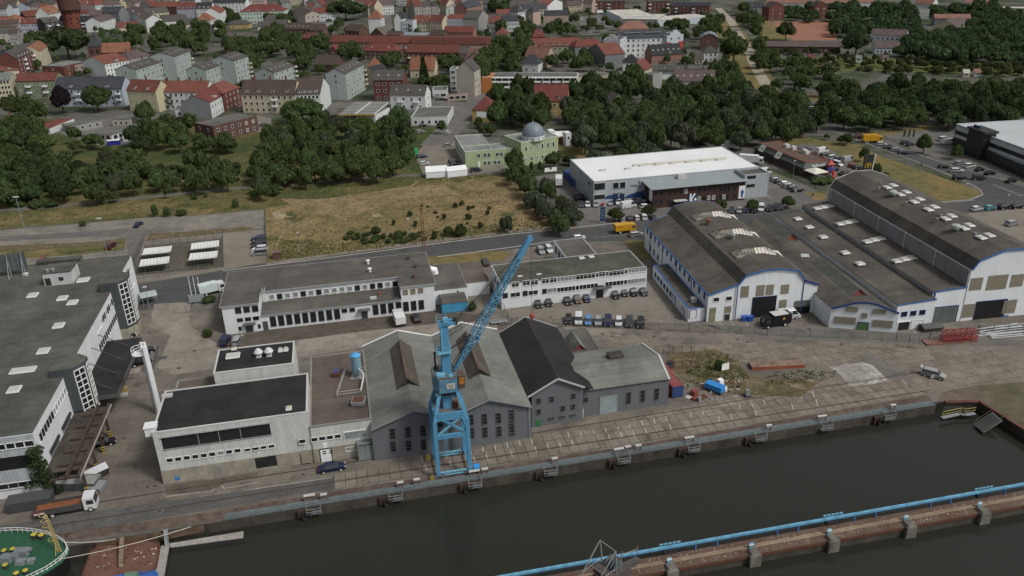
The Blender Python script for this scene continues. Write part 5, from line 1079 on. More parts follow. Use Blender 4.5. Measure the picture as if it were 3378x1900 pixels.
def railing(mb,pts,h=1.0,r=.045,closed=True):
 pts=[Vector(p) for p in pts];n=len(pts)
 for i in range(n if closed else n-1):
  a,b=pts[i],pts[(i+1) % n]
  for z in (.5,1):mb.bar(a+Vector((0,0,h*z)),b+Vector((0,0,h*z)),r)
  k=max(1,int((b-a).length/1.4))
  for j in range(k+1):p=a.lerp(b,j/k);mb.bar(p,p+Vector((0,0,h)),r)
for z,e in ((23.4,1.3),(28.35,1.0)):
 if z < 25:mb.box((-1.35,-1.35,z-.12),(1.05,1.35,z))
 railing(mb,[(-e,-e,z),(e-.3,-e,z),(e-.3,e,z),(-e,e,z)])
railing(mb,[(-2.2,-.6,19.1),(-1.5,-2.3,19.1),(1.5,-2.3,19.1)],closed=False);railing(mb,[(-2.2,-.6,19.1),(-2.2,1.6,19.1),(-1.4,2.9,19.1)],closed=False)
cpart(mb,'platform',m_cl,ms_)
mb=MB()
for dx in (-.9,-.3):mb.bar((dx,1.6,1),(dx,1.6,12.4),.07)
for i in range(32):mb.bar((-.9,1.6,1.2+i*.35),(-.3,1.6,1.2+i*.35),.05)
cpart(mb,'ladder',m_cl)
J0,J1=Vector((1.5,0,19.3)),Vector((14.65,0,41.3));jd=(J1-J0).normalized();jl=(J1-J0).length;ja=Vector((0,1,0));jn=jd.cross(ja)*-1
def jp(s,a,b): 
 t=s/jl;w=.35+1.0*min(1,t/.28) if t < .28 else 1.35-.75*(t-.28)/.72
 hh=.2+1.1*min(1,t/.28) if t < .28 else 1.3-.65*(t-.28)/.72
 return J0+jd*s+ja*(a*w*.52)+jn*(b*hh*.5)
mb=MB();st=[jl*i/24 for i in range(25)]
for a in (-1,1):
 for b in (-1,1): 
  for s0,s1 in zip(st[:-1],st[1:]):mb.bar(jp(s0,a,b),jp(s1,a,b),.14)
for i,(s0,s1) in enumerate(zip(st[:-1],st[1:])):
 f=1 if i % 2 else -1
 for b in (-1,1):mb.bar(jp(s0,-f,b),jp(s1,f,b),.09,mi=1);mb.bar(jp(s1,-1,b),jp(s1,1,b),.08,mi=1)
 for a in (-1,1):mb.bar(jp(s0,a,-f),jp(s1,a,f),.09,mi=1);mb.bar(jp(s1,a,-1),jp(s1,a,1),.08,mi=1)
for s0,s1 in zip(st[6:-1],st[7:]):mb.bar(jp(s0,0,.2),jp(s1,0,.2),.2,.1)
jb=cpart(mb,'jib',[m_cb,m_cl])
mb=MB();mb.bar(jp(jl*.86,0,0),jp(jl*1.0,0,0),.95,.75);mb.tube([J1+Vector((.15,-.3,.1)),J1+Vector((.15,.3,.1))],.5,12);cpart(mb,'jib_head',m_cb,jb)
mb=MB();k_=jl*.27;mb.bar(jp(k_,-1,1.5),jp(k_,1,1.5),.3);mb.bar(jp(k_-.8,1,1),jp(k_,1,2.0),.3);mb.bar(jp(k_+.8,1,1),jp(k_,1,2.0),.3);cpart(mb,'jib_knee',m_cb,jb)
mb=MB()
for yy in (-.6,.6):mb.bar((2.1,yy,28.6),jp(jl*.72,yy*1.2,-1),.05);mb.bar((2.1,yy*.4,28.5),J1+jd*-1.5,.05);mb.bar((.9,yy,26.2),jp(jl*.45,yy,-1),.07)
mb.bar((.9,.3,23.2),jp(k_,0,-1),.2);mb.bar((1.2,.5,20.2),jp(k_*.9,.4,-1),.1);mb.bar((1.2,-.5,20.2),jp(k_*.9,-.4,-1),.1)
cpart(mb,'luffing_gear',dark)
hz=fit_h(Q(27.5,118.65),'22',205,335);mb=MB();mb.bar(J1+Vector((.3,0,0)),(J1.x+.3,0,hz+1),.05);cpart(mb,'hoist_rope',dark)
mb=MB();mb.lathe([(.08,1.0),(.38,.7),(.42,.3),(.2,0),(.05,-.1)],(J1.x+.3,0,hz),10);mb.tube([(J1.x+.3,0,hz),(J1.x+.45,0,hz-.3),(J1.x+.25,0,hz-.55),(J1.x+.1,0,hz-.35)],.07,6);cpart(mb,'hook_block',mk('hook red',(.30,.05,.03),.6))
mb=MB();mb.box((3.5,-3.3,.4),(4.3,-2.5,1.2));mb.box((3.4,-3.4,1.2),(4.4,-2.4,1.6),1);cpart(mb,'cable_drum',[dark,mk('bright blue cover',(.03,.25,.60),.5)])
mb=MB();mb.tube([(-3.9,2.6,.5),(-3.9,3.1,.5)],.5,14);mb.tube([(-3.9,-3.1,.4),(-3.9,-2.6,.4)],.4,12);cpart(mb,'buffer',mk('buffer yellow',(.26,.2,.05),.7,.3))
# ------------------------------------------------------------------ quay furniture
E0,E1=q0,q1
def qe(s,n=0,z=0):p=q0+qd*s+qn*n;return Vector((p.x,p.y,z))
QL=(q1-q0).length;qa_=math.atan2(qd.y,qd.x)
mb=MB();a,b=qe(0,.9),qe(QL,.9);mb.bar(a+Vector((0,0,.08)),b+Vector((0,0,.08)),1.7,.06);struct('quay_walkway',mb,mk('grating',(.095,.11,.113),.7,.3,.8))
rl=thing('quay_railing','long thin galvanised railing along the edge of the quay walkway','railing',qe(0));mb=MB()
n=int(QL/2.2)
for i in range(n+1):p=qd*(QL*i/n)+qn*.12;mb.bar(p,p+Vector((0,0,1.05)),.05)
for z in (.35,.7,1.05):mb.bar(qn*.12+Vector((0,0,z)),qd*QL+qn*.12+Vector((0,0,z)),.045)
mb.build('rail',mk('rail grey blue',(.20,.24,.26),.5),rl)
def along(t,x,y):return (W(t,x,y)-q0).dot(qd)
proto=None
stg=[('31',515,790),('31',1335,655),('31',2130,530),('32',350,410),('32',1080,285),('32',1780,175),('32',2455,70),('23',550,1400),('23',1180,1305)]
for i,s_ in enumerate(stg):
 s=along(*s_)
 if proto is None:
  proto=thing('boarding_stage','','boarding stage',(0,0,0),qa_);mb=MB()
  for x in (0,2.6):mb.bar((x,.1,-.6),(x,.1,1.5 if x == 0 else .9),.08);mb.bar((x,-1.1,-1.0),(x,-1.1,.2),.08);mb.bar((x,-1.1,.2),(x,.1,.9),.06);mb.bar((x,-1.1,-1),(x,.1,-1),.08)
  for z in (-.4,.2):mb.bar((0,-1.1,z),(2.6,-1.1,z),.08)
  mb.bar((1.3,-1.1,-1),(1.3,-1.1,.2),.06);mb.build('frame',mk('stage steel',(.20,.215,.22),.6,.25),proto);mb=MB();mb.box((0,-1.1,-1.08),(2.6,.0,-1.0));mb.build('tread',mk('grating',(.2,.22,.23)),proto);o=proto
 else:
  o=proto.copy();COL.objects.link(o)
  for c_ in proto.children:d_=c_.copy();COL.objects.link(d_);d_.parent=o
 p=qe(s);o.location=(p.x,p.y,0);o.scale=(.88,.85,.9);tag(o,('hanging steel boarding stage on the quay wall, %s' % ('left of the blue crane, farthest from it','left of the blue crane, next to it','just right of the blue crane','under the black-roofed hall','below the roller-door shed','below the red container','below the rusty girders','below the white broken floor','nearest the basin corner')[i]),'boarding stage','boarding stages on the quay wall')
fpro=None
for i,s_ in enumerate([('31',420,800),('31',1240,670),('31',2040,540),('32',265,420),('32',1000,305),('32',1695,190),('32',2370,90),('23',1090,1320)]):
 s=along(*s_)
 if fpro is None:
  fpro=thing('quay_fender','','fender',(0,0,0),qa_);mb=MB();mb.box((0,-.55,-1.7),(2.3,.02,-.15));mb.build('block',mk('fender timber',(.045,.028,.022),.9,.35,.8),fpro);mb=MB()
  mb.tube([(1.3+.62*math.cos(a),-.75,-1.2+.62*math.sin(a)) for a in [math.tau*i/14 for i in range(15)]],.24,8,cap=False);mb.build('tyre',black,fpro);o=fpro
 else:
  o=fpro.copy();COL.objects.link(o)
  for c_ in fpro.children:d_=c_.copy();COL.objects.link(d_);d_.parent=o
 p=qe(s);o.location=(p.x,p.y,0);tag(o,'dark quay fender with tyre, beside the boarding stage %s' % ('farthest left','second from left','just right of the blue crane','under the black-roofed hall','below the roller-door shed','below the red container','below the rusty girders','nearest the basin corner')[i],'fender','fenders on the quay wall')
bpro={}
bl=[('31',552,700,1),('31',695,690,0),('31',1455,570,0),('31',1618,540,0),('31',2190,455,1),('31',2295,435,0),('32',452,330,0),('32',1090,235,1),('32',1180,212,0),('32',1283,200,0),('32',1790,120,1),('23',20,1449,0),('23',548,1355,1),('23',1253,1245,0)]
for i,(t_,x,y,k) in enumerate(bl):
 if k not in bpro:
  o=thing('mooring_trestle','','mooring frame');wd=1.7 if k else .95;mb=MB()
  for sx in (-1,1):mb.box((sx*wd/2-.09,-.2,0),(sx*wd/2+.09,.2,1.05))
  mb.box((-wd/2,-.05,.1),(wd/2,.05,.5));mb.build('frame',mk('frame rust',(.13,.10,.085),.8,.3),o);mb=MB();mb.box((-wd/2-.08,-.22,1.05),(wd/2+.08,.22,1.25));mb.build('cap',m_edge,o);bpro[k]=o
 else:
  o=bpro[k].copy();COL.objects.link(o)
  for c_ in bpro[k].children:d_=c_.copy();COL.objects.link(d_);d_.parent=o
 o.location=W(t_,x,y);o.rotation_euler=(0,0,qa_);tag(o,('wide' if k else 'narrow')+' white-capped mooring frame on the quay edge, '+('farthest left, left of the crane','left of the crane beside the wide one','left of the crane, second nearest it','left of the crane, nearest it','at the right foot of the crane','right of the crane beside the wide one','in front of the black-roofed hall','left one of three below the roller-door shed','middle one of three below the roller-door shed','right one of three below the roller-door shed','below the red container','below the girders, alone','below the white broken floor','nearest the basin corner')[i],'mooring frame','white-capped mooring frames')
st_=thing('basin_stair','steel stair ramp leaning on the red wall in the corner of the basin','stairs',W('23',2070,1390,-1.5));mb=MB();a=Vector((0,0,0));b=W('23',2260,1270,.2)-st_.location;c_=W('23',2330,1330,.2)-W('23',2260,1270,.2)
for k in (0,1):mb.bar(a+c_*k*1.3,b+c_*k*1.3,.14,.3);mb.bar(a+c_*k*1.3+Vector((0,0,.9)),b+c_*k*1.3+Vector((0,0,.9)),.06)
mb.build('stringer',mk('stair iron',(.10,.095,.09),.7),st_);mb=MB()
for i in range(11):p=a.lerp(b,(i+.5)/11);mb.bar(p,p+c_*1.3,.5,.06)
mb.build('step',mk('wet steel',(.07,.072,.07),.5,.3),st_)
hr=thing('yellow_handrail','yellow handrail walkway in the corner of the basin','handrail',W('23',1780,1250,0));mb=MB();pp=[W('23',x,y,.4)-hr.location for x,y in ((1760,1265),(1940,1225),(1990,1235),(2090,1220))]
for p,q in zip(pp[:-1],pp[1:]):mb.bar(p,q,.08);mb.bar(p-Vector((0,0,.6)),q-Vector((0,0,.6)),.06);mb.bar(p,p-Vector((0,0,1.2)),.07)
mb.build('rail',mk('rail yellow',(.34,.30,.10)),hr);mb=MB()
for p,q in zip(pp[:-1],pp[1:]):mb.bar(p-Vector((0,0,1.3)),q-Vector((0,0,1.3)),.8,.1)
mb.build('walkway',steel,hr)
# ------------------------------------------------------------------ finger pier with the blue pipe
P0,P1=W('33',0,1060),W('33',2566,600);pd_=(P1-P0).normalized();pnv=Vector((-pd_.y,pd_.x,0));pw=-(W('33',0,1205)-P0).dot(pnv)
pr_=thing('finger_pier','long rust-red finger pier of crumbling concrete running out of the lower right corner','pier',(P0.x,P0.y,0),math.atan2(pd_.y,pd_.x));a,b=-60,120
m_pt=mk('pier rubble',(.125,.066,.048),.95,.4,.25,col2=(.088,.066,.05),bump=.4); 
mb=MB();mb.box((a,-pw,-4),(b,0,-.25));mb.build('wall',g_conc,pr_);mb=MB();mb.box((a,-pw-.12,-.25),(b,.1,0));mb.build('deck',m_pt,pr_)
mb=MB();mb.box((a,-pw-.18,-.6),(b,-pw-.11,-.05));mb.build('fender_strip',m_ruin,pr_)
for yy in (.42,.55):mb=MB();mb.box((a,-pw*yy-.1,0),(b,-pw*yy+.1,.14));mb.build('crane_rail',mk('pale rail',(.26,.20,.14),.9,.3),pr_)
mb=MB()
for i in range(1500):
 x,y=random.uniform(-25,45),random.uniform(-pw+.2,-.3);s=random.uniform(.03,.12);mb.box((x,y,0),(x+s*1.5,y+s,s*.5),0 if random.random() < .4 else 1)
o=mb.build('rubble',[mk('bleached rubble',(.32,.29,.24),.9),mk('brick rubble',(.22,.10,.06),.9)],pr_);o['kind']='stuff'
Pi=pr_.matrix_basis.inverted()
def pu(t,x,y):return (W(t,x,y)-P0).dot(pd_)
for t_,x,y in (('33',690,1100),('33',1440,940),('33',2170,800),('32',1620,1350),('32',2460,1230)):
 u=pu(t_,x,y);mb=MB();mb.box((u-1.2,-pw-.8,-3),(u+.6,-pw-.125,.15));mb.box((u-1.1,-pw-.7,.15),(u+.5,-pw+.9,.5),taper=.2);bt=mb.build('buttress',mk('pier concrete',(.13,.125,.105),.9,.35,.7,kind='wall'),pr_)
 mb=MB();mb.box((u-.55,-pw+1.0,0),(u+.05,-pw+1.2,1.1));mb.box((u-.62,-pw+.98,.75),(u+.12,-pw+1.22,1.0),1);mb.build('mooring_post',[m_cl,white],pr_)
pp_=thing('blue_pipeline','bright blue pipe running along the far edge of the finger pier','pipeline',(P0.x,P0.y,0),pr_.rotation_euler.z);mb=MB();mb.box((a,-.1,1.2),(b,.3,1.5));mb.build('pipe',mk('pipe blue',(.115,.29,.42),.7,.3,.8),pp_);mb=MB();mb.box((a,-.1,1.1),(b,.25,1.197));mb.build('cable_tray',mk('tray blue',(.03,.17,.36)),pp_)
for t_,x,y in (('33',130,1075),('33',335,1035),('33',895,930),('33',1100,885),('33',1648,785),('33',1845,750),('33',2385,650),('32',1265,1335),('32',1875,1225),('32',2095,1190)):
 u=pu(t_,x,y);mb=MB();mb.bar((u,0,0),(u,0,.95),.22);mb.build('post',mk('post blue',(.05,.13,.33)),pp_)
for t_,x,y in (('33',630,900),('33',2115,630),('32',1585,1200)):
 u=pu(t_,x,y);mb=MB();mb.box((u-1.1,.0,0),(u+1.1,.9,.7));mb.build('pump_housing',dark,pp_);mb=MB()
 for i in range(5):mb.box((u-1.6+i*.7,.45,1.5),(u-1.05+i*.7,.6,1.75))
 mb.build('valve_row',m_cl,pp_)
ck=W('32',1010,1470,24.5);c2=thing('second_crane','rusty blue crane head with handrails cut off by the bottom edge','crane',(ck.x,ck.y,0),QA+R(28));mb=MB();mb.box((-.8,-.8,-.5),(.8,.8,25.2));mb.build('mast',m_cr,c2)
mb=MB();mb.box((-4.5,-1.1,24.6),(2.0,1.1,25.3));mb.box((-1.3,-1.3,25.3),(1.5,1.3,26.0));mb.bar((1.5,-.6,25.6),(4.0,-.2,24.6),.6);mb.build('crosshead',mk('crane slate blue',(.045,.07,.095),.6,.35,1.2,kind='rust',col2=(.09,.07,.06)),c2)
mb=MB()
for i in range(4):mb.tube([(.3,-.7+i*.4,26.1),(.3,-.62+i*.4,26.1)],.75,16)
mb.build('sheave',mk('sheave',(.10,.13,.15),.5),c2);mb=MB()
for yy in (-1.0,1.0):mb.bar((-4.3,yy,25.3),(-.6,yy*1.1,29.2),.1);mb.bar((-.6,yy*1.1,29.2),(-.2,yy,25.6),.1);mb.bar((-3.0,yy,26.7),(-.5,yy,26.7),.07)
mb.bar((-.6,-1.1,29.2),(-.6,1.1,29.2),.08);mb.bar((-2.4,-1,27.3),(-2.4,1,27.3),.07);mb.bar((.4,-1.1,28.6),(.2,-1.0,25.6),.09);mb.bar((.4,-1.1,28.2),(3.0,-.9,27.2),.07);mb.bar((3,-.9,27.6),(3,-.9,26.4),.07)
mb.build('handrail',mk('rail grey',(.22,.22,.2),.6,.2),c2);mb=MB()
for i in range(9):mb.bar((-4+i*.7,-1.05,25.35),(-3.6+i*.7,1.05,25.5),.12)
mb.build('grating_bar',m_ruin,c2)
# ------------------------------------------------------------------ ship's bow, barge and pontoons, lower left
ZD=1.4
out=[(-700,1100),(-300,1040),(0,1018),(180,1010),(330,1020),(470,1048),(590,1092),(655,1135),(690,1195),(672,1250),(610,1315),(480,1405),(330,1480),(60,1600),(-400,1800)]
pts=[W('30',x,y,ZD) for x,y in out];cen=sum(pts,Vector())/len(pts);sh=thing('ship','moored ship with a green foredeck and a black hull at the lower left corner','ship',(cen.x,cen.y,0))
mb=MB();n=len(pts);rel=[Vector((p.x-cen.x,p.y-cen.y,0)) for p in pts]
mb.add([(p.x,p.y,ZD-.0) for p in rel]+[(p.x*.88,p.y*.88,WZ-1) for p in rel],[(i,(i+1) % n,n+(i+1) % n,n+i) for i in range(n)]);mb.build('hull',mk('hull black',(.012,.012,.013),.5,.2),sh)
tri=tessellate_polygon([[Vector((p.x,p.y,0)) for p in rel]]);mb=MB();mb.add([(p.x,p.y,ZD) for p in rel],[tuple(t) for t in tri]);mb.build('deck',mk('deck green',(.021,.08,.042),.6,.2,.8),sh)
mb=MB()
for i in range(n-1):mb.bar((*rel[i].xy,ZD+.1),(*rel[i+1].xy,ZD+.1),.16,.3)
mb.build('bulwark',mk('bulwark green',(.025,.10,.05),.6),sh);mb=MB();ins=[p*.985 for p in rel]
for i in range(n-1):
 for z in (.5,.95):mb.bar((*ins[i].xy,ZD+z),(*ins[i+1].xy,ZD+z),.06)
 for f in (0,.33,.66):p=ins[i].lerp(ins[i+1],f);mb.bar((*p.xy,ZD),(*p.xy,ZD+1),.06)
mb.build('railing',white,sh)
def on_ship(x,y,z=ZD):p=W('30',x,y,z);return (p.x-cen.x,p.y-cen.y)
for x,y,s in ((348,1070,1),(420,1075,1),(50,1225,.9),(135,1210,.9),(60,1370,.9),(262,1425,.9),(172,1452,.9)):
 u,v=on_ship(x,y);mb=MB();mb.lathe([(.45*s,0),(.38*s,.7*s)],(u,v,ZD),14);b_=mb.build('bollard',dark,sh);mb=MB();mb.lathe([(.43*s,.7*s),(.43*s,.8*s),(.1,.86*s)],(u,v,ZD),14);mb.build('bollard_cap',mk('cap yellow',(.42,.34,.05),.6),b_)
mb=MB()
for (x,y,a,b_,h) in ((70,1290,.9,.8,.8),(225,1230,1.1,.7,.9),(170,1255,.5,.9,.7),(210,1320,.7,.6,.6),(310,1310,.5,.5,.5)):u,v=on_ship(x,y);mb.box((u-a,v-b_,ZD),(u+a,v+b_,ZD+h),taper=.12);mb.tube([(u-a*.8,v,ZD+h*.8),(u+a*1.3,v+.2,ZD+h*.8)],.35,12)
mb.build('winch',mk('winch grey',(.15,.17,.18),.6,.25),sh)
u0,v0=on_ship(595,1210); 
def shp(x,y,z):p=W('30',x,y,z);return Vector((p.x-cen.x,p.y-cen.y,z))
mt_=shp(455,845,8.2);ba=Vector((u0,v0,ZD));mb=MB();d=mt_-ba;s1,s2=Vector((.28,.05,0)),Vector((-.12,.3,0)); 
for s_ in (s1,s2,-s1):mb.bar(ba+s_,mt_+s_*.5,.08)
for i in range(16):
 f,g_=i/16,(i+1)/16;mb.bar(ba+d*f+s1*(1-f*.5),ba+d*g_-s1*(1-g_*.5),.05);mb.bar(ba+d*f-s1*(1-f*.5),ba+d*g_+s2*(1-g_*.5),.05)
mb.bar(shp(515,1165,ZD),ba+d*.35,.08);mb.bar(shp(555,1250,ZD),ba+d*.3,.08)
for f in (.35,.55,.72,.86,1.0): 
 c__=ba+d*f+Vector((-.55,0,0));mb.tube([c__+Vector((.45*math.cos(a),.45*math.sin(a),0)) for a in [math.tau*i/12 for i in range(13)]],.05,5)
mb.build('lattice_mast',mk('mast yellow',(.42,.33,.13),.6,.15),sh)
bpts=[(905,1210),(1000,1150),(1250,1125),(1480,1095),(1585,1125),(1590,1180),(1560,1345),(1530,1395),(1350,1449),(1000,1560),(780,1560)]
bp=[W('30',x,y,-.7) for x,y in bpts];bc=sum(bp,Vector())/len(bp);bg_=thing('barge','flat rusty red barge moored between the ship and the pontoon walkway','barge',(bc.x,bc.y,0));mb=MB();rel=[(p.x-bc.x,p.y-bc.y) for p in bp];mb.prism(rel,WZ-1,-.7,0);mb.build('hull',mk('barge rust',(.17,.075,.05),.8,.45,.35,col2=(.11,.06,.045)),bg_)
mb=MB(); 
for p,q in zip(rel,rel[1:]+rel[:1]):mb.bar((*p,-.6),(*q,-.6),.14,.22)
mb.build('gunwale',m_ruin,bg_);mb=MB()
for i in range(60):x,y=W('30',random.uniform(950,1540),random.uniform(1160,1380),-.7)[:2];s=random.uniform(.05,.3);mb.box((x-bc.x,y-bc.y,-.7),(x-bc.x+s,y-bc.y+s*.7,-.7+s*.3),i % 2)
o=mb.build('litter',[m_edge,dark],bg_);o['kind']='stuff'
for nm,lb,q4 in (('pontoon','grey plank pontoon walkway lying parallel to the quay',((1690,1125),(2420,1005),(2420,1068),(1700,1165))),('pontoon','grey plank pontoon walkway running out from the quay past the barge',((1605,1150),(1688,1138),(1625,1500),(1525,1500)))):
 ps_=[W('30',x,y,-1.15) for x,y in q4];c__=sum(ps_,Vector())/4;p_=thing(nm,lb,'pontoon',(c__.x,c__.y,0));mb=MB();mb.prism([(p.x-c__.x,p.y-c__.y) for p in ps_],WZ-.3,-1.25);mb.build('float',dark,p_);mb=MB();mb.prism([((p.x-c__.x)*1.01,(p.y-c__.y)*1.01) for p in ps_],-1.24,-1.12);mb.build('decking',mk('weathered planks',(.27,.255,.235),.9,.25,1.5),p_)
def plankway(nm,lb,a,b,w,za,zb,mat,rails=True):
 p,q=W('30',*a,za),W('30',*b,zb);o=thing(nm,lb,nm.replace('_',' '),p);d=q-p;mb=MB();mb.bar((0,0,0),d,w,.08);mb.build('deck',mat,o);mb=MB();s=Vector((-d.y,d.x,0)).normalized()*w/2
 for k in (-1,1):mb.bar(s*k+Vector((0,0,.25)),d+s*k+Vector((0,0,.25)),.08,.3)
 for i in range(8):mb.bar(d*(i/8)-s,d*(i/8)+s,.06,.14)
 mb.build('side_rail',m_ruin if rails else steel,o)
plankway('gangway','narrow wooden gangway from the quay down to the rusty barge',(1220,1065),(1212,1355),.9,.1,-.55,mk('gangway wood',(.20,.16,.11),.9,.3,1));plankway('access_ladder','thin metal ladder from the quay down to the pontoon',(1650,990),(1665,1150),.5,.2,-1.1,steel,False)
def rope(lb,a,b,za,zb,sag,r=.06):
 p,q=W('30',*a,za),W('30',*b,zb);o=thing('mooring_rope',lb,'rope',p);mb=MB();mb.tube([(q-p)*f-Vector((0,0,sag*4*f*(1-f))) for f in [i/14 for i in range(15)]],r,6);mb.build('strand',mk('rope pale',(.42,.40,.36),.9),o)
rope('long pale mooring rope from the ship across the barge to the quay',(590,1282),(1900,958),1.9,.3,.5);rope('short pale mooring rope from the bow along the quay wall',(640,1112),(1150,1082),1.9,.1,.3)
mb=MB();p=W('30',1320,1490,-.9);bb=thing('work_boat','blue boat just showing at the bottom edge beside the barge','boat',(p.x,p.y,0),R(10));mb.add([(-3,-1.3,-.6),(3,-1.3,-.6),(3.8,0,-.5),(3,1.3,-.6),(-3,1.3,-.6),(-2.8,-1,-2.2),(2.6,-1,-2.2),(2.6,1,-2.2),(-2.8,1,-2.2)],[(0,1,2,3,4),(0,5,6,1),(3,7,8,4),(4,8,5,0),(1,6,2),(2,6,7),(2,7,3)]);mb.build('hull',mk('boat blue',(.03,.10,.32)),bb);mb=MB();mb.box((-1,-.7,-.6),(.8,.7,.1));mb.build('cabin',mk('boat green',(.10,.18,.12)),bb)
mb=MB()
for a,b in (((690,1180),(960,1130)),((960,1150),(1600,1045)),((1600,1060),(2240,925))):
 p,q=W('30',*a,-.8),W('30',*b,-.8);mb.bar(p,q,.25,1.3)
struct('timber_fendering',mb,mk('wet timber',(.11,.075,.05),.9,.45,.6))
# ------------------------------------------------------------------ the town
WK=dict(cr=(.44,.39,.28),gn=(.17,.20,.12),bg=(.36,.40,.47),ye=(.42,.39,.25),wh=(.52,.54,.53),rb=(.12,.045,.035),gg=(.30,.34,.32),gw=(.56,.58,.57),br=(.10,.055,.045),li=(.36,.36,.44),dk=(.05,.05,.052),gr=(.24,.24,.23),
          mi=(.44,.54,.46),pk=(.38,.28,.24),ro=(.24,.125,.105),oc=(.38,.28,.12),be=(.36,.33,.28),sl=(.16,.17,.18),og=(.40,.15,.05),bw=(.44,.47,.50),cb=(.26,.27,.19))
RK=dict(dr=(.145,.050,.038),rd=(.19,.070,.052),rr=(.165,.05,.042),bn=(.085,.062,.052),gy=(.085,.080,.074),sl=(.055,.060,.068),og=(.25,.112,.066),dk=(.035,.036,.038),pu=(.115,.085,.082),ds=(.06,.05,.048),fl=(.11,.108,.10),fg=(.17,.19,.18),fb=(.20,.235,.255),pl=(.48,.45,.39),lr=(.26,.135,.105),gb=(.13,.11,.085))
def wmat(k):return mk('wall '+k,WK[k],.85,.09,.15,kind='brick' if k in ('rb','br','ro') else 'wall')
def rmat(k,flat):return mk('roofing '+k,RK[k],.9,.18,.2,kind='felt') if flat else mk('tiles '+k,RK[k],.85,.2,.25,kind='tile',k=.45)
BL={}
def H(N,t,xl,yl,xr,yr,h,D,roof,wk,rk,label,f=None,r=None,l=None,cat=None,bal=(),dor=(),ch=0,sk=0,group=None,nw=1.3,hw=1.55,bm=None,ov=.35,key=None,sty='w'):
 flat=roof[0] == 'flat'
 cp=rmat(rk,True) if flat and N in ('garage_block','shed','store','annexe') else None
 b=Bld(N,label,cat or N.replace('_',' '),px=(t,(xl,yl),(xr,yr)),h=h,D=D,wall=wmat(wk),roof=rmat(rk,flat),rk=roof,group=group,ov=ov,cop=cp)
 fl=max(1,int((h-.3)/2.75));dz=(h-.2)/fl
 def g(face,n,m=.6):
  if n == 0:return
  Lf=b.L if face == 'F' else b.D
  n=n or max(1,int(Lf/2.7));b.grid(face,n,fl,min(nw,Lf/n*.72),min(hw,dz*.6),m,m,.85,dz,sty)
 g('F',f)
 if r:g('R',r)
 if l:g('L',l)
 for u in bal:b.balc('F',[u*b.L],[dz*i+.1 for i in range(1,fl)],mat=bm)
 if dor:b.dorm([u*b.L for u in dor],v=.6,w=2.2,hh=1.5,z=.35,d=2.6,nw=2 if b.dist < 700 else 1)
 for i in range(ch):b.chim([(b.L*(i+.7)/(ch+.4),b.D*.5)])
 if sk:b.sky([(b.L*(i+.5)/sk,.45) for i in range(sk)],w=.8,l=1.0)
 if key:BL[key]=b
 return b
AB,HS='apartment_block','house'
G_,F_='gu',('flat',.2)
H(AB,'00',-90,802,98,790,11.5,11,(G_,3),'cr','fg','cream apartment block at the far left edge beside the green one',f=5,r=2)
H(AB,'00',150,808,545,798,10.5,11,(G_,3.4),'gn','dr','green apartment block with two columns of white balconies',f=9,bal=(.3,.72),ch=2,nw=1)
b=H(AB,'00',532,885,1210,880,9.6,12,(G_,5.2),'bg','sl','pale blue modern apartment block with slate roof and white balconies',f=10,r=1,bal=(.1,.34,.45,.62,.93),dor=(.24,.78))
H(AB,'00',1258,897,1548,910,10.8,11,(G_,4.6),'ye','dr','pale yellow apartment house with a dark red roof and twin dormers',f=6,dor=(.25,.68),ch=1,nw=.9)
H(AB,'00',1552,912,2050,914,9.6,11,(G_,4.6),'wh','rd','white apartment block with red roof and dark brown balconies',f=9,bal=(.25,.72),bm=mk('balcony brown',(.06,.04,.03)),ch=4)
H(HS,'00',2222,932,2385,868,9.2,13,('hip',4.5,4),'rb','rd','dark red brick corner house with red hipped roof',f=4,l=0,nw=1)
H(HS,'00',2088,1018,2236,935,8.2,(1875,985),(G_,3.2),'wh','rr','narrow white-fronted house with a slate-hung grey gable',f=5,dor=(.5,),key='slate')
b=BL['slate'];mb=MB();D=b.D;mb.extr([(0,0),(D,0),(D,b.h),(D/2,b.h+b.rise-.1),(0,b.h)],-.1,-.02,'x');b.part(mb,'slate_cladding',wmat('sl'))
H(HS,'00',1930,1226,2118,1262,6.8,(2340,1120),F_,'br','fl','brown brick flat-roofed house with a white roof terrace',f=2,r=6,cat='house')
H('annexe','00',1738,1090,1886,1084,3.8,8,F_,'wh','fl','low white annexe beside the slate-hung gable',f=2)
H('garage_block','00',985,1338,1108,1350,2.6,(1305,1205),('flat',.12),'wh','fl','white garage row with grey doors behind the meadow',f=2,r=8,nw=2,hw=1.9,sty='d')
H('garage_block','00',1215,1352,1330,1340,2.6,12,('flat',.12),'wh','fl','short garage pair to the right of the white garage row',f=2,nw=2,hw=1.9,sty='d')
H('shed','00',495,1278,735,1180,2.8,9,('flat',.12),'wh','dr','workshop shed with a long white parapet wall, left of the garages',f=1)
H('shed','00',690,1262,1010,1202,3,9,('flat',.12),'gr','fl','grey flat-roofed workshop shed in the middle of the garage yard',f=4)
H('shed','00',1110,1192,1290,1192,3.2,9,('flat',.12),'be','fl','beige flat-roofed store at the back of the garage yard',f=3)
H(HS,'00',-60,1235,175,1240,4,9,(G_,3.5),'br','gy','brown house with grey roof half hidden by trees, left edge',f=2,ch=1)
sb=mk('balcony cream',(.46,.42,.33)); 
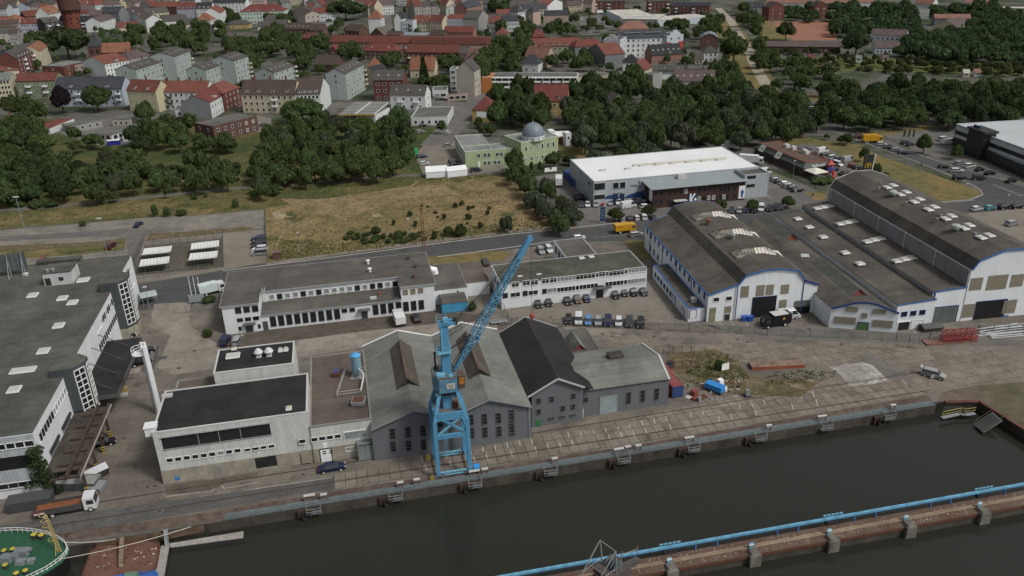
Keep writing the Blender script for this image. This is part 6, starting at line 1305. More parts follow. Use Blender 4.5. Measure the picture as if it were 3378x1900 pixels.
for a in (('00',1350,692,1692,588,12.6,(1185,680),'left slab of four, long low part with grey gable',8),('00',1735,562,1890,505,15.6,(1620,516),'left slab of four, short tall end',4),('00',2045,697,2300,607,12.6,(1870,690),'second slab of four, long low part with grey gable',7),('00',2332,603,2470,556,15.2,(2242,548),'second slab of four, short tall end with white roof duct',4),('01',190,722,395,652,11.5,(15,712),'third slab of four, low and partly behind the terrace',7),('01',900,732,1085,636,14.3,(715,726),'right-hand slab of four, with mottled grey gable',6)):
 b=H(AB,*a[:7],(G_,2.6),'gg','gy','grey-green apartment '+a[7],f=a[8],l=1,ch=1,sk=5)
 b.balc('F',[b.L-.2],[2.6*i for i in range(1,5)],w=2.4,mat=sb)
H(HS,'00',1040,637,1280,597,8.8,(905,600),(G_,4),'gw','rd','white house with bright red roof and a grey side gable',f=7,nw=.9,dor=(.55,))
H(HS,'00',1285,590,1510,548,8,15,('hip',4,5),'gr','pu','purple-brown hipped roof behind the bright red one',f=0,ch=2)
H('school','00',412,660,628,664,6.8,(720,605),F_,'rb','fg','flat-roofed brick office with green-grey roof, below the church',f=1,r=3,cat='office building')
H('office_building','00',722,652,905,640,6,9,F_,'pk','fg','flat-roofed pinkish office wing below the church',f=3)
H(HS,'00',390,508,478,448,12,11,(G_,3.5),'cr','og','cream ornate town house with an orange roof',f=4,ch=1)
b=H(AB,'00',165,582,380,488,12,12,(G_,4.5),'rb','gy','red-brown brick apartment block with a row of white dormers',f=7,dor=(.15,.28,.41,.54,.67,.8),bal=(.3,.7))
H(HS,'00',-60,585,160,576,9,13,('hip',5,4),'li','dk','lilac house with dark pyramid roof at the left edge',f=2)
H(HS,'00',-50,712,186,692,5,10,(G_,4.5),'cr','rd','orange-red roofed house with a long dormer, left edge',dor=(.6,))
c0=W('00',985,600);ch_=thing('church','dark brick church with a slate pyramid spire among trees','church',c0,R(8));hs_=fit_h(c0,'00',985,455);ht=fit_h(c0,'00',950,315)
mb=MB();mb.box((-4.6,-4.6,-.3),(4.6,4.6,hs_));mb.build('tower',wmat('br'),ch_);mb=MB();mb.add([(-4.9,-4.9,hs_),(4.9,-4.9,hs_),(4.9,4.9,hs_),(-4.9,4.9,hs_),(-1.6,-1.6,hs_+5.5),(1.6,-1.6,hs_+5.5),(1.6,1.6,hs_+5.5),(-1.6,1.6,hs_+5.5),(0,0,ht)],[(0,1,5,4),(1,2,6,5),(2,3,7,6),(3,0,4,7),(4,5,8),(5,6,8),(6,7,8),(7,4,8),(3,2,1,0)]);mb.build('spire',rmat('sl',0),ch_)
mb=MB();mb.extr([(-.5,0),(5.5,0),(5.5,6),(-.0,11.5),(-5.5,6),(-5.5,0)],4.6,24,'x');mb.build('nave',wmat('br'),ch_);mb=MB();mb.extr([(-6,5.7),(0,11.7),(6,5.7),(6,5.9),(0,12),(-6,5.9)],4.5,24.3,'x');mb.build('nave_roof',rmat('og',0),ch_)
mb=MB(); 
for x in (-2.0,2.0):mb.tube([(x,-4.62,hs_*.55),(x,-4.62,hs_*.8)],.55,8)
mb.build('bell_window',hole,ch_)
c0=W('00',745,300);tw=thing('water_tower','round red brick water tower at the top left','water tower',c0); 
mbk=mk('tower brick',(.135,.045,.03),.9,.2,.3,kind='brick');zt=fit_h(c0,'00',700,105);s_=c0.length/2700
mb=MB();mb.lathe([(9.2,-.3),(8.0,zt*.5),(7.6,zt-2),(8.6,zt)],n=32);mb.build('shaft',mbk,tw);mb=MB();mb.lathe([(8.9,zt),(9.6,zt+1),(9.6,zt+12),(10.2,zt+12.5),(10.2,zt+13.5)],n=32);mb.build('tank_storey',mk('tank brick',(.085,.042,.035),.9,.2,.3,kind='brick'),tw)
mb=MB();mb.lathe([(10.6,zt+13.5),(8,zt+18),(.5,zt+26)],n=32);mb.build('roof',rmat('dk',0),tw);mb=MB()
for z in (zt*.35,zt*.6,zt*.85):
 for a in range(10):th=a*.628+z;rr=8.3;mb=MB();mb.box((rr*math.cos(th)-.35,rr*math.sin(th)-.35,z),(rr*math.cos(th)+.35,rr*math.sin(th)+.35,z+1.4));mb.build('slit_window',hole,tw)
H(HS,'z0',395,478,780,462,10,12,(G_,3.5),'li','dr','pale lilac three-storey house with red roof and white side gable',f=7,sk=2,r=0)
H(HS,'z0',880,455,1190,420,11,13,(G_,4),'dk','gy','black modern house with white balconies near the water tower',f=3,bal=(.25,.8),dor=(.5,))
H(HS,'z0',160,675,340,665,9,11,(G_,3),'gr','bn','grey house with a bare pale gable, upper left',f=4)
H(HS,'z0',-40,470,250,410,7,11,(G_,4.5),'cr','rd','cream house with orange-red roof, upper left edge',f=4,sk=2)
H(HS,'z0',300,400,500,370,8,12,('hip',4.5,4),'wh','og','small house with an orange hipped roof, upper left',f=2)
H(HS,'z0',500,330,820,300,8,14,(G_,5),'rb','dr','brick house with a long dark red roof, left of the water tower',f=5)
H(HS,'z0',960,285,1195,235,10,13,(G_,7),'wh','og','white house with a steep bright orange roof',f=4,dor=(.2,.4,.6,.8))
H(AB,'z0',1555,408,1890,400,9,12,(G_,3.5),'dk','dk','black-roofed block with long white balconies, right of the water tower',f=4,bal=(.25,.5,.75))
H(AB,'z0',1170,400,1320,395,9,12,(G_,3.5),'dk','dk','black-roofed block with white balconies, left of the water tower',f=2,bal=(.5,))
H(HS,'z0',2000,435,2290,350,9,14,(G_,4),'wh','pu','white house with a purplish brown roof',f=5)
H(AB,'z0',2020,250,2360,250,13,14,(G_,5),'sl','sl','tall slate-clad block with blue grey roof',f=0)
H(HS,'z0',1560,270,1980,265,6,10,(G_,3),'wh','rr','low house with a red roof behind the black-roofed block',f=4)
H(HS,'z0',0,130,105,80,8,10,(G_,4),'wh','rd','white corner house at the top left edge',f=3)
H(HS,'z0',140,160,270,155,11,12,('gv',4),'bw','gy','pale blue gable-fronted house, top left',f=0)
H(HS,'z0',290,90,520,85,9,12,(G_,4),'wh','dr','white arched-window house with dark red roof, top left',f=5)
H(AB,'z0',545,120,900,60,9,12,(G_,4),'bg','dk','long dark-roofed block left of the orange roof',f=7)
H(HS,'z0',2080,30,2380,20,10,12,(G_,4),'ye','gy','yellow house at the top edge',f=6)
H(AB,'z1',-40,190,330,400,11,14,(G_,4),'wh','pu','white block with purple-brown roof stepping down the hill street',f=7,dor=(.3,.6))
H(HS,'z1',-200,560,230,520,5,11,(G_,4),'cr','rr','villa with dark red roofs and cream gables beside the trees',f=4,dor=(.3,.7),ch=2)
H(AB,'z1',330,275,795,235,11,13,(G_,4.5),'ye','gy','pale yellow block with a grey roof and bright end gable',f=6,dor=(.35,),bal=(.55,))
H(AB,'z1',400,130,940,130,13,13,(G_,4),'br','rd','long red-roofed block behind the pale yellow one',f=0,ch=4)
H(AB,'z1',945,172,1332,165,13,13,(G_,5),'li','rr','lilac four-storey facade with red mansard and five dormers',f=9,dor=(.1,.3,.5,.7,.9),nw=.9)
H(AB,'z1',1335,168,1640,160,13,13,(G_,5),'wh','dk','white facade with dark mansard, next to the lilac one',f=6,dor=(.2,.5,.8),nw=.9)
H(HS,'z1',1348,405,1620,402,9,11,('hip',6,5),'gw','og','white house with a big orange hipped roof',f=0,r=6)
H(HS,'z1',1820,260,1925,190,11,(1640,165),(G_,5),'gw','rd','tall white house with a plain white gable and red attic',f=4)
H(AB,'z1',1670,60,2320,45,12,13,(G_,4),'gw','dk','wide white block with grouped dark windows at the top',f=9)
H('town_hall','z1',2205,240,3090,215,11,16,('hip',6,9),'mi','rr','mint green mansion with a hipped red roof and centre gable',f=14,cat='mansion',dor=(.2,.4,.75))
H(HS,'z1',2000,490,2380,480,4,11,('hip',3.5,4),'oc','gy','grey-roofed bungalow with a round rooflight',f=3)
H(HS,'z1',1905,750,2090,740,6,9,('hip',4.5,3),'br','pu','brown gabled villa with a curved purple roof among trees',f=2)
H(HS,'z1',2270,780,2375,800,4,8,('gv',3.5),'gw','pu','small white gabled house among trees',f=0)
H(HS,'z2',510,575,1020,580,7,11,(G_,4.5),'br','bn','brown-roofed terrace with small rooflights',f=6,sk=6)
H(HS,'z2',1025,600,1290,600,7,11,(G_,4.5),'br','bn','brown-roofed house with white side gable and wide dormer',f=4,dor=(.5,),r=1)
H(AB,'z2',910,470,1300,480,10,15,F_,'gr','fl','dark grey flat-roofed block with a tall chimney',f=0,ch=1)
H(AB,'z2',700,215,940,300,14,14,(G_,3),'be','bn','tall beige block seen end-on at the top',f=0,r=3)
H(HS,'z2',1070,160,1345,155,12,16,('gv',6),'gr','rr','grey house with a clipped red gable',f=2,r=4)
H(AB,'z2',480,60,660,45,14,12,(G_,3),'gr','fl','grey tower block at the top edge beside the mansion',f=4)
H(HS,'z2',120,620,270,625,4,8,(G_,4),'gw','rr','small red-roofed house with a white gable below the mansion',f=1)
H(HS,'z2',1735,600,2015,620,5,11,(G_,4.5),'br','bn','brown barn-like house with a cream gable',f=3,r=0)
H(HS,'z2',2200,375,2445,372,13,12,('hip',7,4.5),'gw','og','tall blank white house with a pointed orange roof',f=0,r=4,l=4)
H(HS,'z2',2235,690,2510,700,4,13,('gv',5.5),'br','gb','dark wooden gable house below the pointed orange roof',f=1)
H(HS,'z3',150,380,300,378,13,14,('gv',5),'gw','dk','white gable end with black roof beside the avenue',f=0)
H(AB,'z3',300,430,520,430,11,10,('flat',.5),'bw','fl','pale modern flats with dark balconies',f=4,bal=(.75,),bm=dark)
H(AB,'z3',525,442,840,442,9,11,(G_,5),'ye','rd','yellow house with red roof and wide white dormer',f=5,dor=(.15,.5,.85))
H(AB,'z3',848,420,1105,430,10,11,(G_,4.5),'cr','dr','beige house with rust-red roof between yellow house and scaffold',f=4)
b=H(AB,'z3',1115,432,1690,435,9,12,('hip',5.5,5),'wh','rd','red-roofed house wrapped in pale scaffold netting',f=0)
mb=MB();mb.box((0,-1.3,0),(b.L+.4,-1.15,8.6));mb.box((3,-1.35,8.6),(b.L*.75,-1.2,11.2));b.part(mb,'scaffold_net',mk('scaffold netting',(.36,.38,.43),.8,.2,.5,kind='corr',k=.8))
H('store','z3',260,690,840,700,4,14,('flat',.15),'bw','fb','blue grey flat-roofed store with a glass roof strip',f=0,cat='store')
H(HS,'z3',850,690,1120,700,4.5,9,(G_,3.5),'br','bn','brown lean-to roof under the beige house',f=0)
H(HS,'z3',1135,640,1720,645,5.5,10,(G_,4),'ro','rr','dark red roofed row house in front of the scaffolded house',f=0)
H(HS,'z3',0,690,255,695,4,9,(G_,2.5),'br','bn','low brown-roofed sheds beside the avenue',f=0)
H(HS,'z3',1600,160,1900,90,14,13,(G_,5),'ro','sl','tall brick street block with slate roof and blank red end wall',f=3)
H(HS,'z3',1830,365,2020,290,12,13,('gv',5),'gr','gy','grey pointed gable house at the street bend',f=2)
H(HS,'z3',2035,440,2255,440,9,11,(G_,3.5),'gr','rd','grey house with red roof beside the scaffold stair',f=4)
H(HS,'z3',2050,555,2240,550,6,8,(G_,2.5),'gw','fl','small white house with a grey roof and round light',f=3)
H(AB,'z3',2258,430,2640,420,11,11,('mans',4,2.5),'wh','sl','white corner building with slate mansard',f=8,nw=.9)
H(HS,'z3',2160,690,2400,690,6,11,('hip',5,5),'gn','rd','green house with an orange-red hipped roof',f=2,ch=1)
H(HS,'z3',1180,175,1420,170,9,11,('gv',3.5),'gw','fg','white house with a dark glazed gable in the courtyard',f=2)
rwb=(.12,.37,.62,.88)
H('terrace','z2',1430,830,2620,850,8,11,(G_,4),'ro','dr','rear brick terrace, left part behind the trees',f=13,ch=3,cat='terrace',bal=(.05,.5,.7))
H('terrace','z3',80,850,480,850,8,11,(G_,4),'ro','dr','rear brick terrace, short middle part with white dividing walls',f=5,ch=1,cat='terrace',bal=(.35,.8))
H('terrace','z3',490,860,2000,880,8,11,('mans',4.2,2.2,'g'),'ro','dr','rear brick terrace, right part with arched white dormers',f=15,cat='terrace',dor=(.1,.17,.23,.33,.4,.48,.61,.68,.75,.9))
H('terrace','z3',380,1035,1425,1045,8.2,11,(G_,4.2),'rb','dr','front brick terrace with five columns of white balconies',f=11,cat='terrace',bal=(.08,.31,.5,.72,.92),ch=2,nw=1)
H('terrace','z2',2080,1010,2760,1020,6,12,('hip',4.5,5),'br','rr','detached dark red roofed terrace among trees, left of the front one',f=7,cat='terrace',sk=2)
H(HS,'z2',1430,1000,1560,1000,7,9,('gv',3),'rb','rr','small brick house with white bay window among trees',f=1)
H(HS,'z2',860,760,1140,775,5,9,('hip',4,3),'rb','rr','dark red roof with three bright rooflights among trees',f=0,sk=3)
H(HS,'z2',1120,1280,1550,1290,5,12,(G_,5),'br','bn','big brown roof with one blue solar panel',f=0)
H(HS,'01',1545,690,1790,690,5,10,(G_,6.5),'cr','og','house with twin orange roofs behind the conifers',f=2)
H(HS,'01',1130,665,1250,660,6,9,('hip',5,3),'cr','og','orange-roofed villa behind the right-hand slab',f=2)
H(HS,'01',1100,735,1200,745,5,12,('gv',4.5),'cr','dk','black-roofed house wedged behind the right-hand slab',f=1)
b=H(HS,'01',2105,605,2285,600,9,12,('gv',4.5),'ro','gy','pink brick house with a pointed front gable',f=2)
H(AB,'01',2115,490,2330,480,11,10,('flat',.3),'ro','gb','pink brick flat-roofed block with aerials',f=0)
H(HS,'01',2030,530,2120,530,9,10,(G_,3.5),'ro','gy','pink house with a grey roof joining the brick block',f=2)
H(HS,'01',2005,700,2185,705,14,10,('gv',5),'be','gy','tall blank beige gable house by the street corner',f=0,r=3)
H(HS,'01',1942,690,2003,690,12,8,('flat',.3),'wh','fl','narrow white stair wing beside the blank beige gable',f=2)
b=H(AB,'01',1175,797,1475,795,10.9,11,(G_,4.2),'rb','gy','dark red brick house with four floors and a white gable end',f=4,nw=1.8,hw=1.5,sk=3)
H(AB,'01',1345,940,1695,945,7.7,10,(G_,4),'gw','gy','white three-storey house with loggias beside the filling station',f=4,bal=(.3,.75),sk=3,ch=1,r=1)
H(AB,'01',395,938,650,932,9.6,(720,850),(G_,6),'wh','bn','white apartment house with tall white end gable',f=6,r=0,dor=(.2,.4,.6,.8),bal=(.5,),ch=2).wallo
b=H(AB,'01',-140,935,392,938,9.6,12,(G_,6),'cr','bn','beige apartment terrace with brown roof and dark dormers',f=9,bal=(.62,),dor=(.1,.32,.58,.85),ch=3)
H('house','01',2165,1095,2378,1100,5.6,12,('hip',5.5,5),'oc','rr','ochre house with red pyramid roof and a white hoarding',f=0,r=4,key='hoard')
b=BL['hoard'];mb=MB();mb.box((2.2,-.12,2.0),(b.L-.6,-.03,5.0));b.part(mb,'hoarding',white)
H(HS,'01',2470,960,2566,945,7,10,('flat',.2),'oc','fl','ochre flat-roofed rear house behind the red pyramid roof',f=2)
H('shop','01',1555,1175,1920,1170,3.6,(2040,1065),('flat',.3),'wh','fl','white single-storey shop with long grey roof by the street corner',f=5,cat='shop')
H('shop','01',1770,905,1920,900,4,12,('flat',.3),'wh','fl','white kiosk shop at the used car lot',f=2,cat='shop',nw=3)
H('shop','01',1920,950,2120,940,3,3,('flat',.2),'pk','fl','low advertising pavilion beside the street',f=3,cat='pavilion',nw=3,hw=1.8)
f0=W('01',835,1135,5.2);f1=W('01',1190,1135,5.2);d=f1-f0;fs=thing('filling_station','filling station canopy with a yellow edge and ribbed flat roof','filling station',(f0.x,f0.y,0),math.atan2(d.y,d.x));Lc=d.length; 
Dc=abs((W('01',1140,1020,5.2)-f1).dot(Vector((-d.y,d.x,0)).normalized()));mb=MB();mb.box((0,0,4.7),(Lc,Dc,5.1));mb.build('canopy',rmat('fl',1),fs);mb=MB();mb.box((-.1,-.12,4.55),(Lc+.1,0,5.3));mb.build('fascia',mk('fascia yellow',(.50,.30,.03)),fs)
mb=MB()
for i in range(9):mb.box((0,Dc*i/8-.15,5.1),(Lc,Dc*i/8+.15,5.35))
mb.box((Lc-.15,0,4.6),(Lc+.1,Dc,5.4));mb.box((Lc*.45,0,5.1),(Lc*.5,Dc,5.45));mb.build('roof_rib',m_edge,fs);mb=MB()
for x in (.2,.8):
 for y in (.25,.75):mb.bar((Lc*x,Dc*y,0),(Lc*x,Dc*y,4.7),.4)
mb.build('column',white,fs);mb=MB()
for x in (.25,.5,.75):mb.box((Lc*x-.4,Dc*.3,0),(Lc*x+.4,Dc*.3+.8,1.7))
mb.build('pump',mk('pump white',(.5,.5,.5)),fs)
H('shop','01',1200,1150,1345,1075,4,8,('flat',.2),'wh','fl','filling station shop with grey roof behind the tree',f=2,cat='shop')
b=H('office_building','02',-270,770,675,768,8.5,13,('flat',.25),'wh','fl','long office with three tiers of blue-shaded galleries',f=0,cat='office building')
mb=MB()
for z in (.4,3.2,6.0):mb.box((.3,-.05,z+.4),(b.L-.3,0,z+2.2))
b.part(mb,'gallery_glazing',mk('gallery shade',(.03,.04,.055),.4));mb=MB()  # flat dark blue panels behind the white gallery frame
for i in range(15):x=b.L*i/14;mb.box((x-.14,-1.2,0),(x+.14,-1.0,8.4))
for z in (2.9,5.7,8.2):mb.box((0,-1.25,z),(b.L,0,z+.2))
for z in (3.1,5.9):mb.box((0,-1.2,z),(b.L,-1.12,z+.8))
b.part(mb,'gallery_frame',white);b2=MB();b2.box((-.2,-1.3,0),(5.5,13.1,8.6));b.part(b2,'end_wall',wmat('og'))
H('office_building','02',678,775,1010,755,7,12,('flat',.25),'ye','fl','cream office wing with dark wide windows',f=4,nw=3,cat='office building')
H(HS,'02',245,1000,580,1000,7.6,11,(G_,6.5),'oc','rr','ochre house with a steep dark red roof and small balconies',f=4,bal=(.45,),ch=3,dor=(.75,),bm=dark)
H(AB,'02',220,462,690,450,7,11,(G_,4.5),'cb','rd','olive terrace with red roof and round dormers',f=9,dor=(.08,.3,.45,.6,.75,.9),ch=4)
H(AB,'02',655,470,940,450,7,12,('hip',4,4),'sl','rr','slate-clad house at the end of the olive terrace',f=2)
H(HS,'02',785,490,955,545,7,14,('gv',5),'sl','rd','dark shingled gable at the street corner',f=0)
H(HS,'02',155,560,370,580,6,10,(G_,6),'lr' if 0 else 'pk','lr','pink house with a salmon red roof',f=4,ch=1,sk=1)
H(HS,'02',130,635,290,640,5,9,('hip',5,3),'wh','sl','white villa with a pointed slate roof',f=2)
H(HS,'02',230,370,360,365,5,9,('hip',5,3),'rb','rr','brick villa with a dark red hipped roof among trees',f=0)
H(HS,'02',345,155,590,150,11,11,('mans',3.5,2,'g'),'pk','sl','pink ornate house with a stepped gable and slate roof',f=7,dor=(.5,),nw=.8)
H(HS,'02',380,60,530,20,11,11,('gv',4.5),'gw','rd','white gable-ended house at the top of the street',f=0)
b=H('hotel','02',1105,385,1570,370,12.5,14,(G_,4),'gw','sl','big white hotel with red corner bays and stepped gables',f=9,cat='hotel')
for q in (('02',940,395,1105,400),('02',1572,360,1735,345)):
 e=H('hotel',*q,13.5,15,('flat',.4),'bw','sl',('left' if q[1] < 1200 else 'right')+' stepped-gable corner bay of the white hotel, with red panels',f=2,r=2,cat='hotel bay')
 mb=MB();mb.box((e.L*.2,0,13.5),(e.L*.8,1,15.5));mb.box((e.L*.35,0,15.5),(e.L*.65,1,16.8));e.part(mb,'stepped_gable',wmat('bw'));mb=MB();mb.box((-.1,-.1,0),(e.L*.22,.8,9.5));mb.box((e.L*.72,-.1,0),(e.L+.1,.8,9.5));e.part(mb,'bay',mk('bay red',(.34,.05,.045),.7))
mb=MB(); 
for x in (.1,.55):mb.box((b.L*x,3.2,15.35),(b.L*(x+.35),5.2,15.6))
b.part(mb,'solar_panel',mk('collector',(.22,.25,.27),.4),b.roofo)
H(HS,'02',1095,290,1390,285,9,12,('hip',5,6),'pk','lr','salmon hipped roof behind the hotel',f=0)
H(AB,'02',1420,550,1725,530,5.5,12,(G_,5.5),'ro','dk','red brick house with a long black roof and bright rooflights',f=6,sk=6,dor=(.6,))
H(HS,'02',1130,625,1290,625,5,10,('hip',4.5,3),'wh','dk','white house with a black pyramid roof by the street',f=1)
H(HS,'02',1180,690,1345,700,7,13,('gv',4.5),'be','rr','brown street house with steep red roofs',f=1,l=4)
H(HS,'02',1335,740,1430,750,8,10,('flat',.3),'gr','fl','bare grey firewall house above the trees',f=1)
H('store','02',1480,700,1750,700,4,16,(G_,1.5),'gr','gy','low grey gabled hall with two round rooflights',f=0,cat='store',sk=2)
b=H('store','02',1755,690,2060,700,5.5,16,('flat',.4),'bw','gn' if 0 else 'gy','silver box store with a green round emblem',f=0,cat='store');mb=MB();mb.lathe([(2.0,-.05),(2.0,.05)],(0,0,0),20);o=b.part(mb,'emblem',mk('emblem green',(.06,.30,.08)),None,(b.L*.9,-.08,2.4));o.rotation_euler=(math.pi/2,0,0)
H('store','02',2062,700,2220,690,5,14,('flat',.2),'bw','pl','white-roofed hall end with a dark gate',f=1,cat='store',nw=4,hw=3,sty='d')
H(AB,'02',1640,805,2050,805,8.5,12,(G_,4.5),'gw','pu','white apartment house with purple-brown roof above the woods',f=5,sk=6,bal=(.1,.85),ch=2,bm=dark)
H(HS,'02',1000,1030,1190,1010,4,9,('gv',4),'gn','gy','small green gabled house hidden in the woods',f=0)
H('store','02',1425,750,1630,745,2.5,2,('flat',.1),'gw','fb','white garden wall shed beside the grey gabled hall',f=0,cat='shed')
b=H('supermarket','02',1110,190,1480,195,5.5,40,('flat',.3),'gr','pl','sprawling supermarket with a cream flat roof, front part',f=3,cat='supermarket',nw=4)
H('supermarket','02',1480,205,2000,165,5,24,('flat',.3),'bw','pl','supermarket wing with cream flat roof and pale walls, right part',f=0,cat='supermarket')
H('supermarket','02',965,105,1110,170,6.5,30,('flat',.3),'bw','pl','supermarket delivery end with pale walls, left part',f=0,cat='supermarket')
H('workshop','02',1905,380,2060,380,8,14,('prof',[(0,8),(2.5,10),(6,11),(9.5,10),(12,8)]),'br','fb','small barrel-roofed brick hall beside the lane',f=1)
H(HS,'02',1935,525,2085,520,6,10,('hip',4,4),'gw','gy','white house with dark grey roof beside the lane',f=3)
H(HS,'02',1850,590,1935,590,3.5,9,(G_,3),'cr','gy','small cream bungalow with grey roof',f=2)
H(AB,'02',835,15,1150,10,10,12,(G_,3),'rb','gy','brick block with white balconies at the top edge, left',f=6,bal=(.1,.5))
H(AB,'02',1380,15,1605,10,10,12,(G_,3),'rb','gy','brick block with white balconies at the top edge, middle',f=5,bal=(.1,.9))
H(AB,'02',1610,55,1990,60,9,12,('mans',3,2,'g'),'rb','sl','brick block with a slate mansard behind the supermarket',f=10,bal=(.15,.6),dor=(.2,.5,.8))
H(HS,'02',2320,70,2530,75,7,11,(G_,4),'wh','sl','white house with blue-grey roof at the top of the lane',f=5,dor=(.4,))
H(HS,'02',2215,80,2320,85,4,9,(G_,2),'cr','bn','beige garage house at the top of the lane',f=0)
for q in (('03',30,75,185,65,11,'left brick tower house with round roof vents behind the red pitch'),('03',480,65,615,60,11,'right brick tower house with round roof vents behind the red pitch')):H(AB,*q[:6],11,('gv',4),'rb','ds',q[6],f=2,nw=1)
H('school','03',-20,460,740,468,4,12,(G_,2.5),'br','pu','long low school wing with brown roof below the red pitch',f=14,cat='school')
H('school','03',1085,475,1340,475,4,12,(G_,3),'bw','pu','school pavilion with white windows behind the allotments',f=6,cat='school')
H('school','03',1040,345,1390,360,4,14,(G_,3.5),'bw','pu','school wing with a clipped brown roof among trees',f=7,cat='school')
H('school','03',1660,250,1890,265,6,30,('gv',4),'cr','pu','school hall with a broad brown roof and cream gable',f=0,cat='school')
H('school','03',1680,182,2040,182,6,12,(G_,2.5),'sl','lr','upper school wing with a pinkish roof',f=10,cat='school')
H(HS,'03',1510,95,1630,90,8,11,F_,'gr','fl','grey flat-roofed house with bay windows, upper right',f=4)
H('store','03',2340,80,2700,85,5,12,('flat',.2),'gr','pl','pale flat roof at the top right corner',f=0)
for q in (('03',0,30,420,30,'far left'),('03',470,30,1100,22,'middle'),('03',1480,30,1655,40,'right'),('03',1985,25,2220,25,'far right')):H('terrace',*q[:5],7,11,(G_,5),'wh','lr','salmon-roofed terrace along the top right edge, '+q[5]+' one',f=0,cat='terrace')
for i,(x,y,rk_,lb) in enumerate(((450,590,'rr','red-roofed garden hut furthest left of the allotments'),(670,600,'gb','olive-roofed garden hut with cream wall'),(925,600,'fg','mint green garden hut'),(1190,595,'pu','white garden hut with a brown roof, left of the lamp'),(1445,595,'gy','white garden hut under a drooping grey roof'),(1690,590,'lr','narrow white garden hut with pinkish roof'),(1900,560,'lr','garden hut with a salmon lean-to roof'),(590,690,'rr','bright red garden hut roof, upper of the pair'),(675,730,'rr','bright red garden hut roof, lower of the pair'),(2000,745,'pl','white-roofed garden hut in the lower plots'),(2110,740,'lr','red garden hut roof in the lower plots'),(2110,560,'gy','grey garden hut right of the salmon one'),(2520,570,'gb','brown garden hut near the right edge'))):
 H('garden_hut','03',x-32,y-18,x+30,y-18,2.3,4.5,(G_,1.6),'wh' if i % 3 else 'cr',rk_,lb,f=1)
random.seed(5)
def far(t,x0,x1,y,n,rows,lab,h=9):
 for i in range(n):
  x=x0+(x1-x0)*(i+.5)/n;w_=(x1-x0)/n*.46
  H(HS,t,x-w_,y+random.uniform(-8,8),x+w_,y+random.uniform(-8,8),h+random.uniform(-2,3),random.uniform(10,13),random.choice(((G_,4),(G_,5),('hip',4,4))),random.choice(('wh','cr','gr','be','pk','bw')),random.choice(rows),lab,group=lab,f=None,ch=random.randint(0,1))
far('z2',940,1500,45,3,('rd','dr','gy'),'town house with pitched roof in the top row above the clipped red gable')
far('z2',2060,2460,110,3,('rd','bn','gy'),'town house with pitched roof in the street row behind the pointed orange roof')
far('z3',380,1050,120,4,('gy','bn','dr'),'tall grey town house in the top row behind the courtyard trees',13)
far('z3',1050,1500,80,3,('bn','dr','rr'),'town house in the top row left of the tall brick street block',10)
far('02',0,240,120,3,('gy','bn','sl'),'grey-roofed town house in the curving street row, top centre',10)
far('02',120,350,30,3,('bn','gy','rd'),'town house in the top row beside the white gable-ended house',10)
far('02',540,830,25,3,('bn','gy','pu'),'town house in the top row left of the brick balcony blocks',8)
far('z1',0,420,60,4,('gy','dr','rd'),'town house in the top row right of the water tower',10)
far('z0',940,1500,40,3,('gy','dk','dr'),'dark-roofed town house behind the water tower',9)
far('z0',1550,2050,90,3,('gy','pu','rd'),'town house in the top row between water tower and yellow house',9)
far('z3',1900,2450,60,2,('gy','bn'),'town house behind the big trees at the top centre',11)
def inside(x,y,poly):
 c=False;j=len(poly)-1
 for i in range(len(poly)):
  if (poly[i][1] > y) != (poly[j][1] > y) and x < (poly[j][0]-poly[i][0])*(y-poly[i][1])/(poly[j][1]-poly[i][1])+poly[i][0]:c=not c
  j=i
 return c
BOX=[]
for o in list(COL.objects):
 if o.parent is None and o.type == 'EMPTY' and 'category' in o:
  w_=next((c for c in o.children if c.name.startswith('wall')),None)
  if w_:xs=[v.co.x for v in w_.data.vertices];ys=[v.co.y for v in w_.data.vertices];BOX.append((o.location.xy.copy(),o.rotation_euler.z,min(xs),max(xs),min(ys),max(ys)))
def blocked(p,r):
 for (c,a,x0,x1,y0,y1) in BOX:
  dx,dy=p.x-c.x,p.y-c.y;u=dx*math.cos(a)+dy*math.sin(a);v=-dx*math.sin(a)+dy*math.cos(a)
  if x0-r*.55 < u < x1+r*.55 and y0-r*.55 < v < y1+r*.55:return True
 return False
TREES=[]
def fillh(t,poly,n,h,label,rows='rd dr gy bn pu',walls='wh cr gr be pk bw',f=None):
 xs,ys=[p[0] for p in poly],[p[1] for p in poly];k=tr=0;rows,walls=rows.split(),walls.split()
 while k < n and tr < n*60:
  tr += 1;x,y=random.uniform(min(xs),max(xs)),random.uniform(min(ys),max(ys))
  if not inside(x,y,poly):continue
  p=W(t,x,y)
  if blocked(p,15):continue
  d=Vector((1,0,0));d.rotate(Matrix.Rotation(random.choice((0,.12,-.3,.35)),3,'Z'));hh=h+random.uniform(-1.5,2.5);w_=random.uniform(6,13);s_=6.0376 if t[0] == 'z' else SC
  a,b=[PX((q.x,q.y,hh)) for q in (p-d*w_,p+d*w_)]
  bb=H(HS,'s',*a,*b,hh,random.uniform(9,12),random.choice(((G_,3.5),(G_,4.5),('hip',4,4))),random.choice(walls),random.choice(rows),label,group=label,ch=random.randint(0,2),f=f)
  BOX.append((bb.o.location.xy.copy(),bb.ang,0,bb.L,0,bb.D));k += 1
fillh('z0',[(0,60),(1100,40),(1100,300),(300,420),(0,400)],9,8,'town house squeezed into the old quarter left of the water tower')
fillh('z0',[(1560,40),(2566,20),(2566,560),(1900,560),(1600,350)],12,8,'town house squeezed into the old quarter right of the water tower')
fillh('z0',[(0,560),(130,560),(300,900),(0,1000)],3,7,'grey town house below the lilac one, left edge','gy bn','gr be')
fillh('z1',[(0,20),(900,20),(2500,20),(2566,240),(1900,300),(900,320),(300,320)],12,8,'town house between the lilac facade and the top edge')
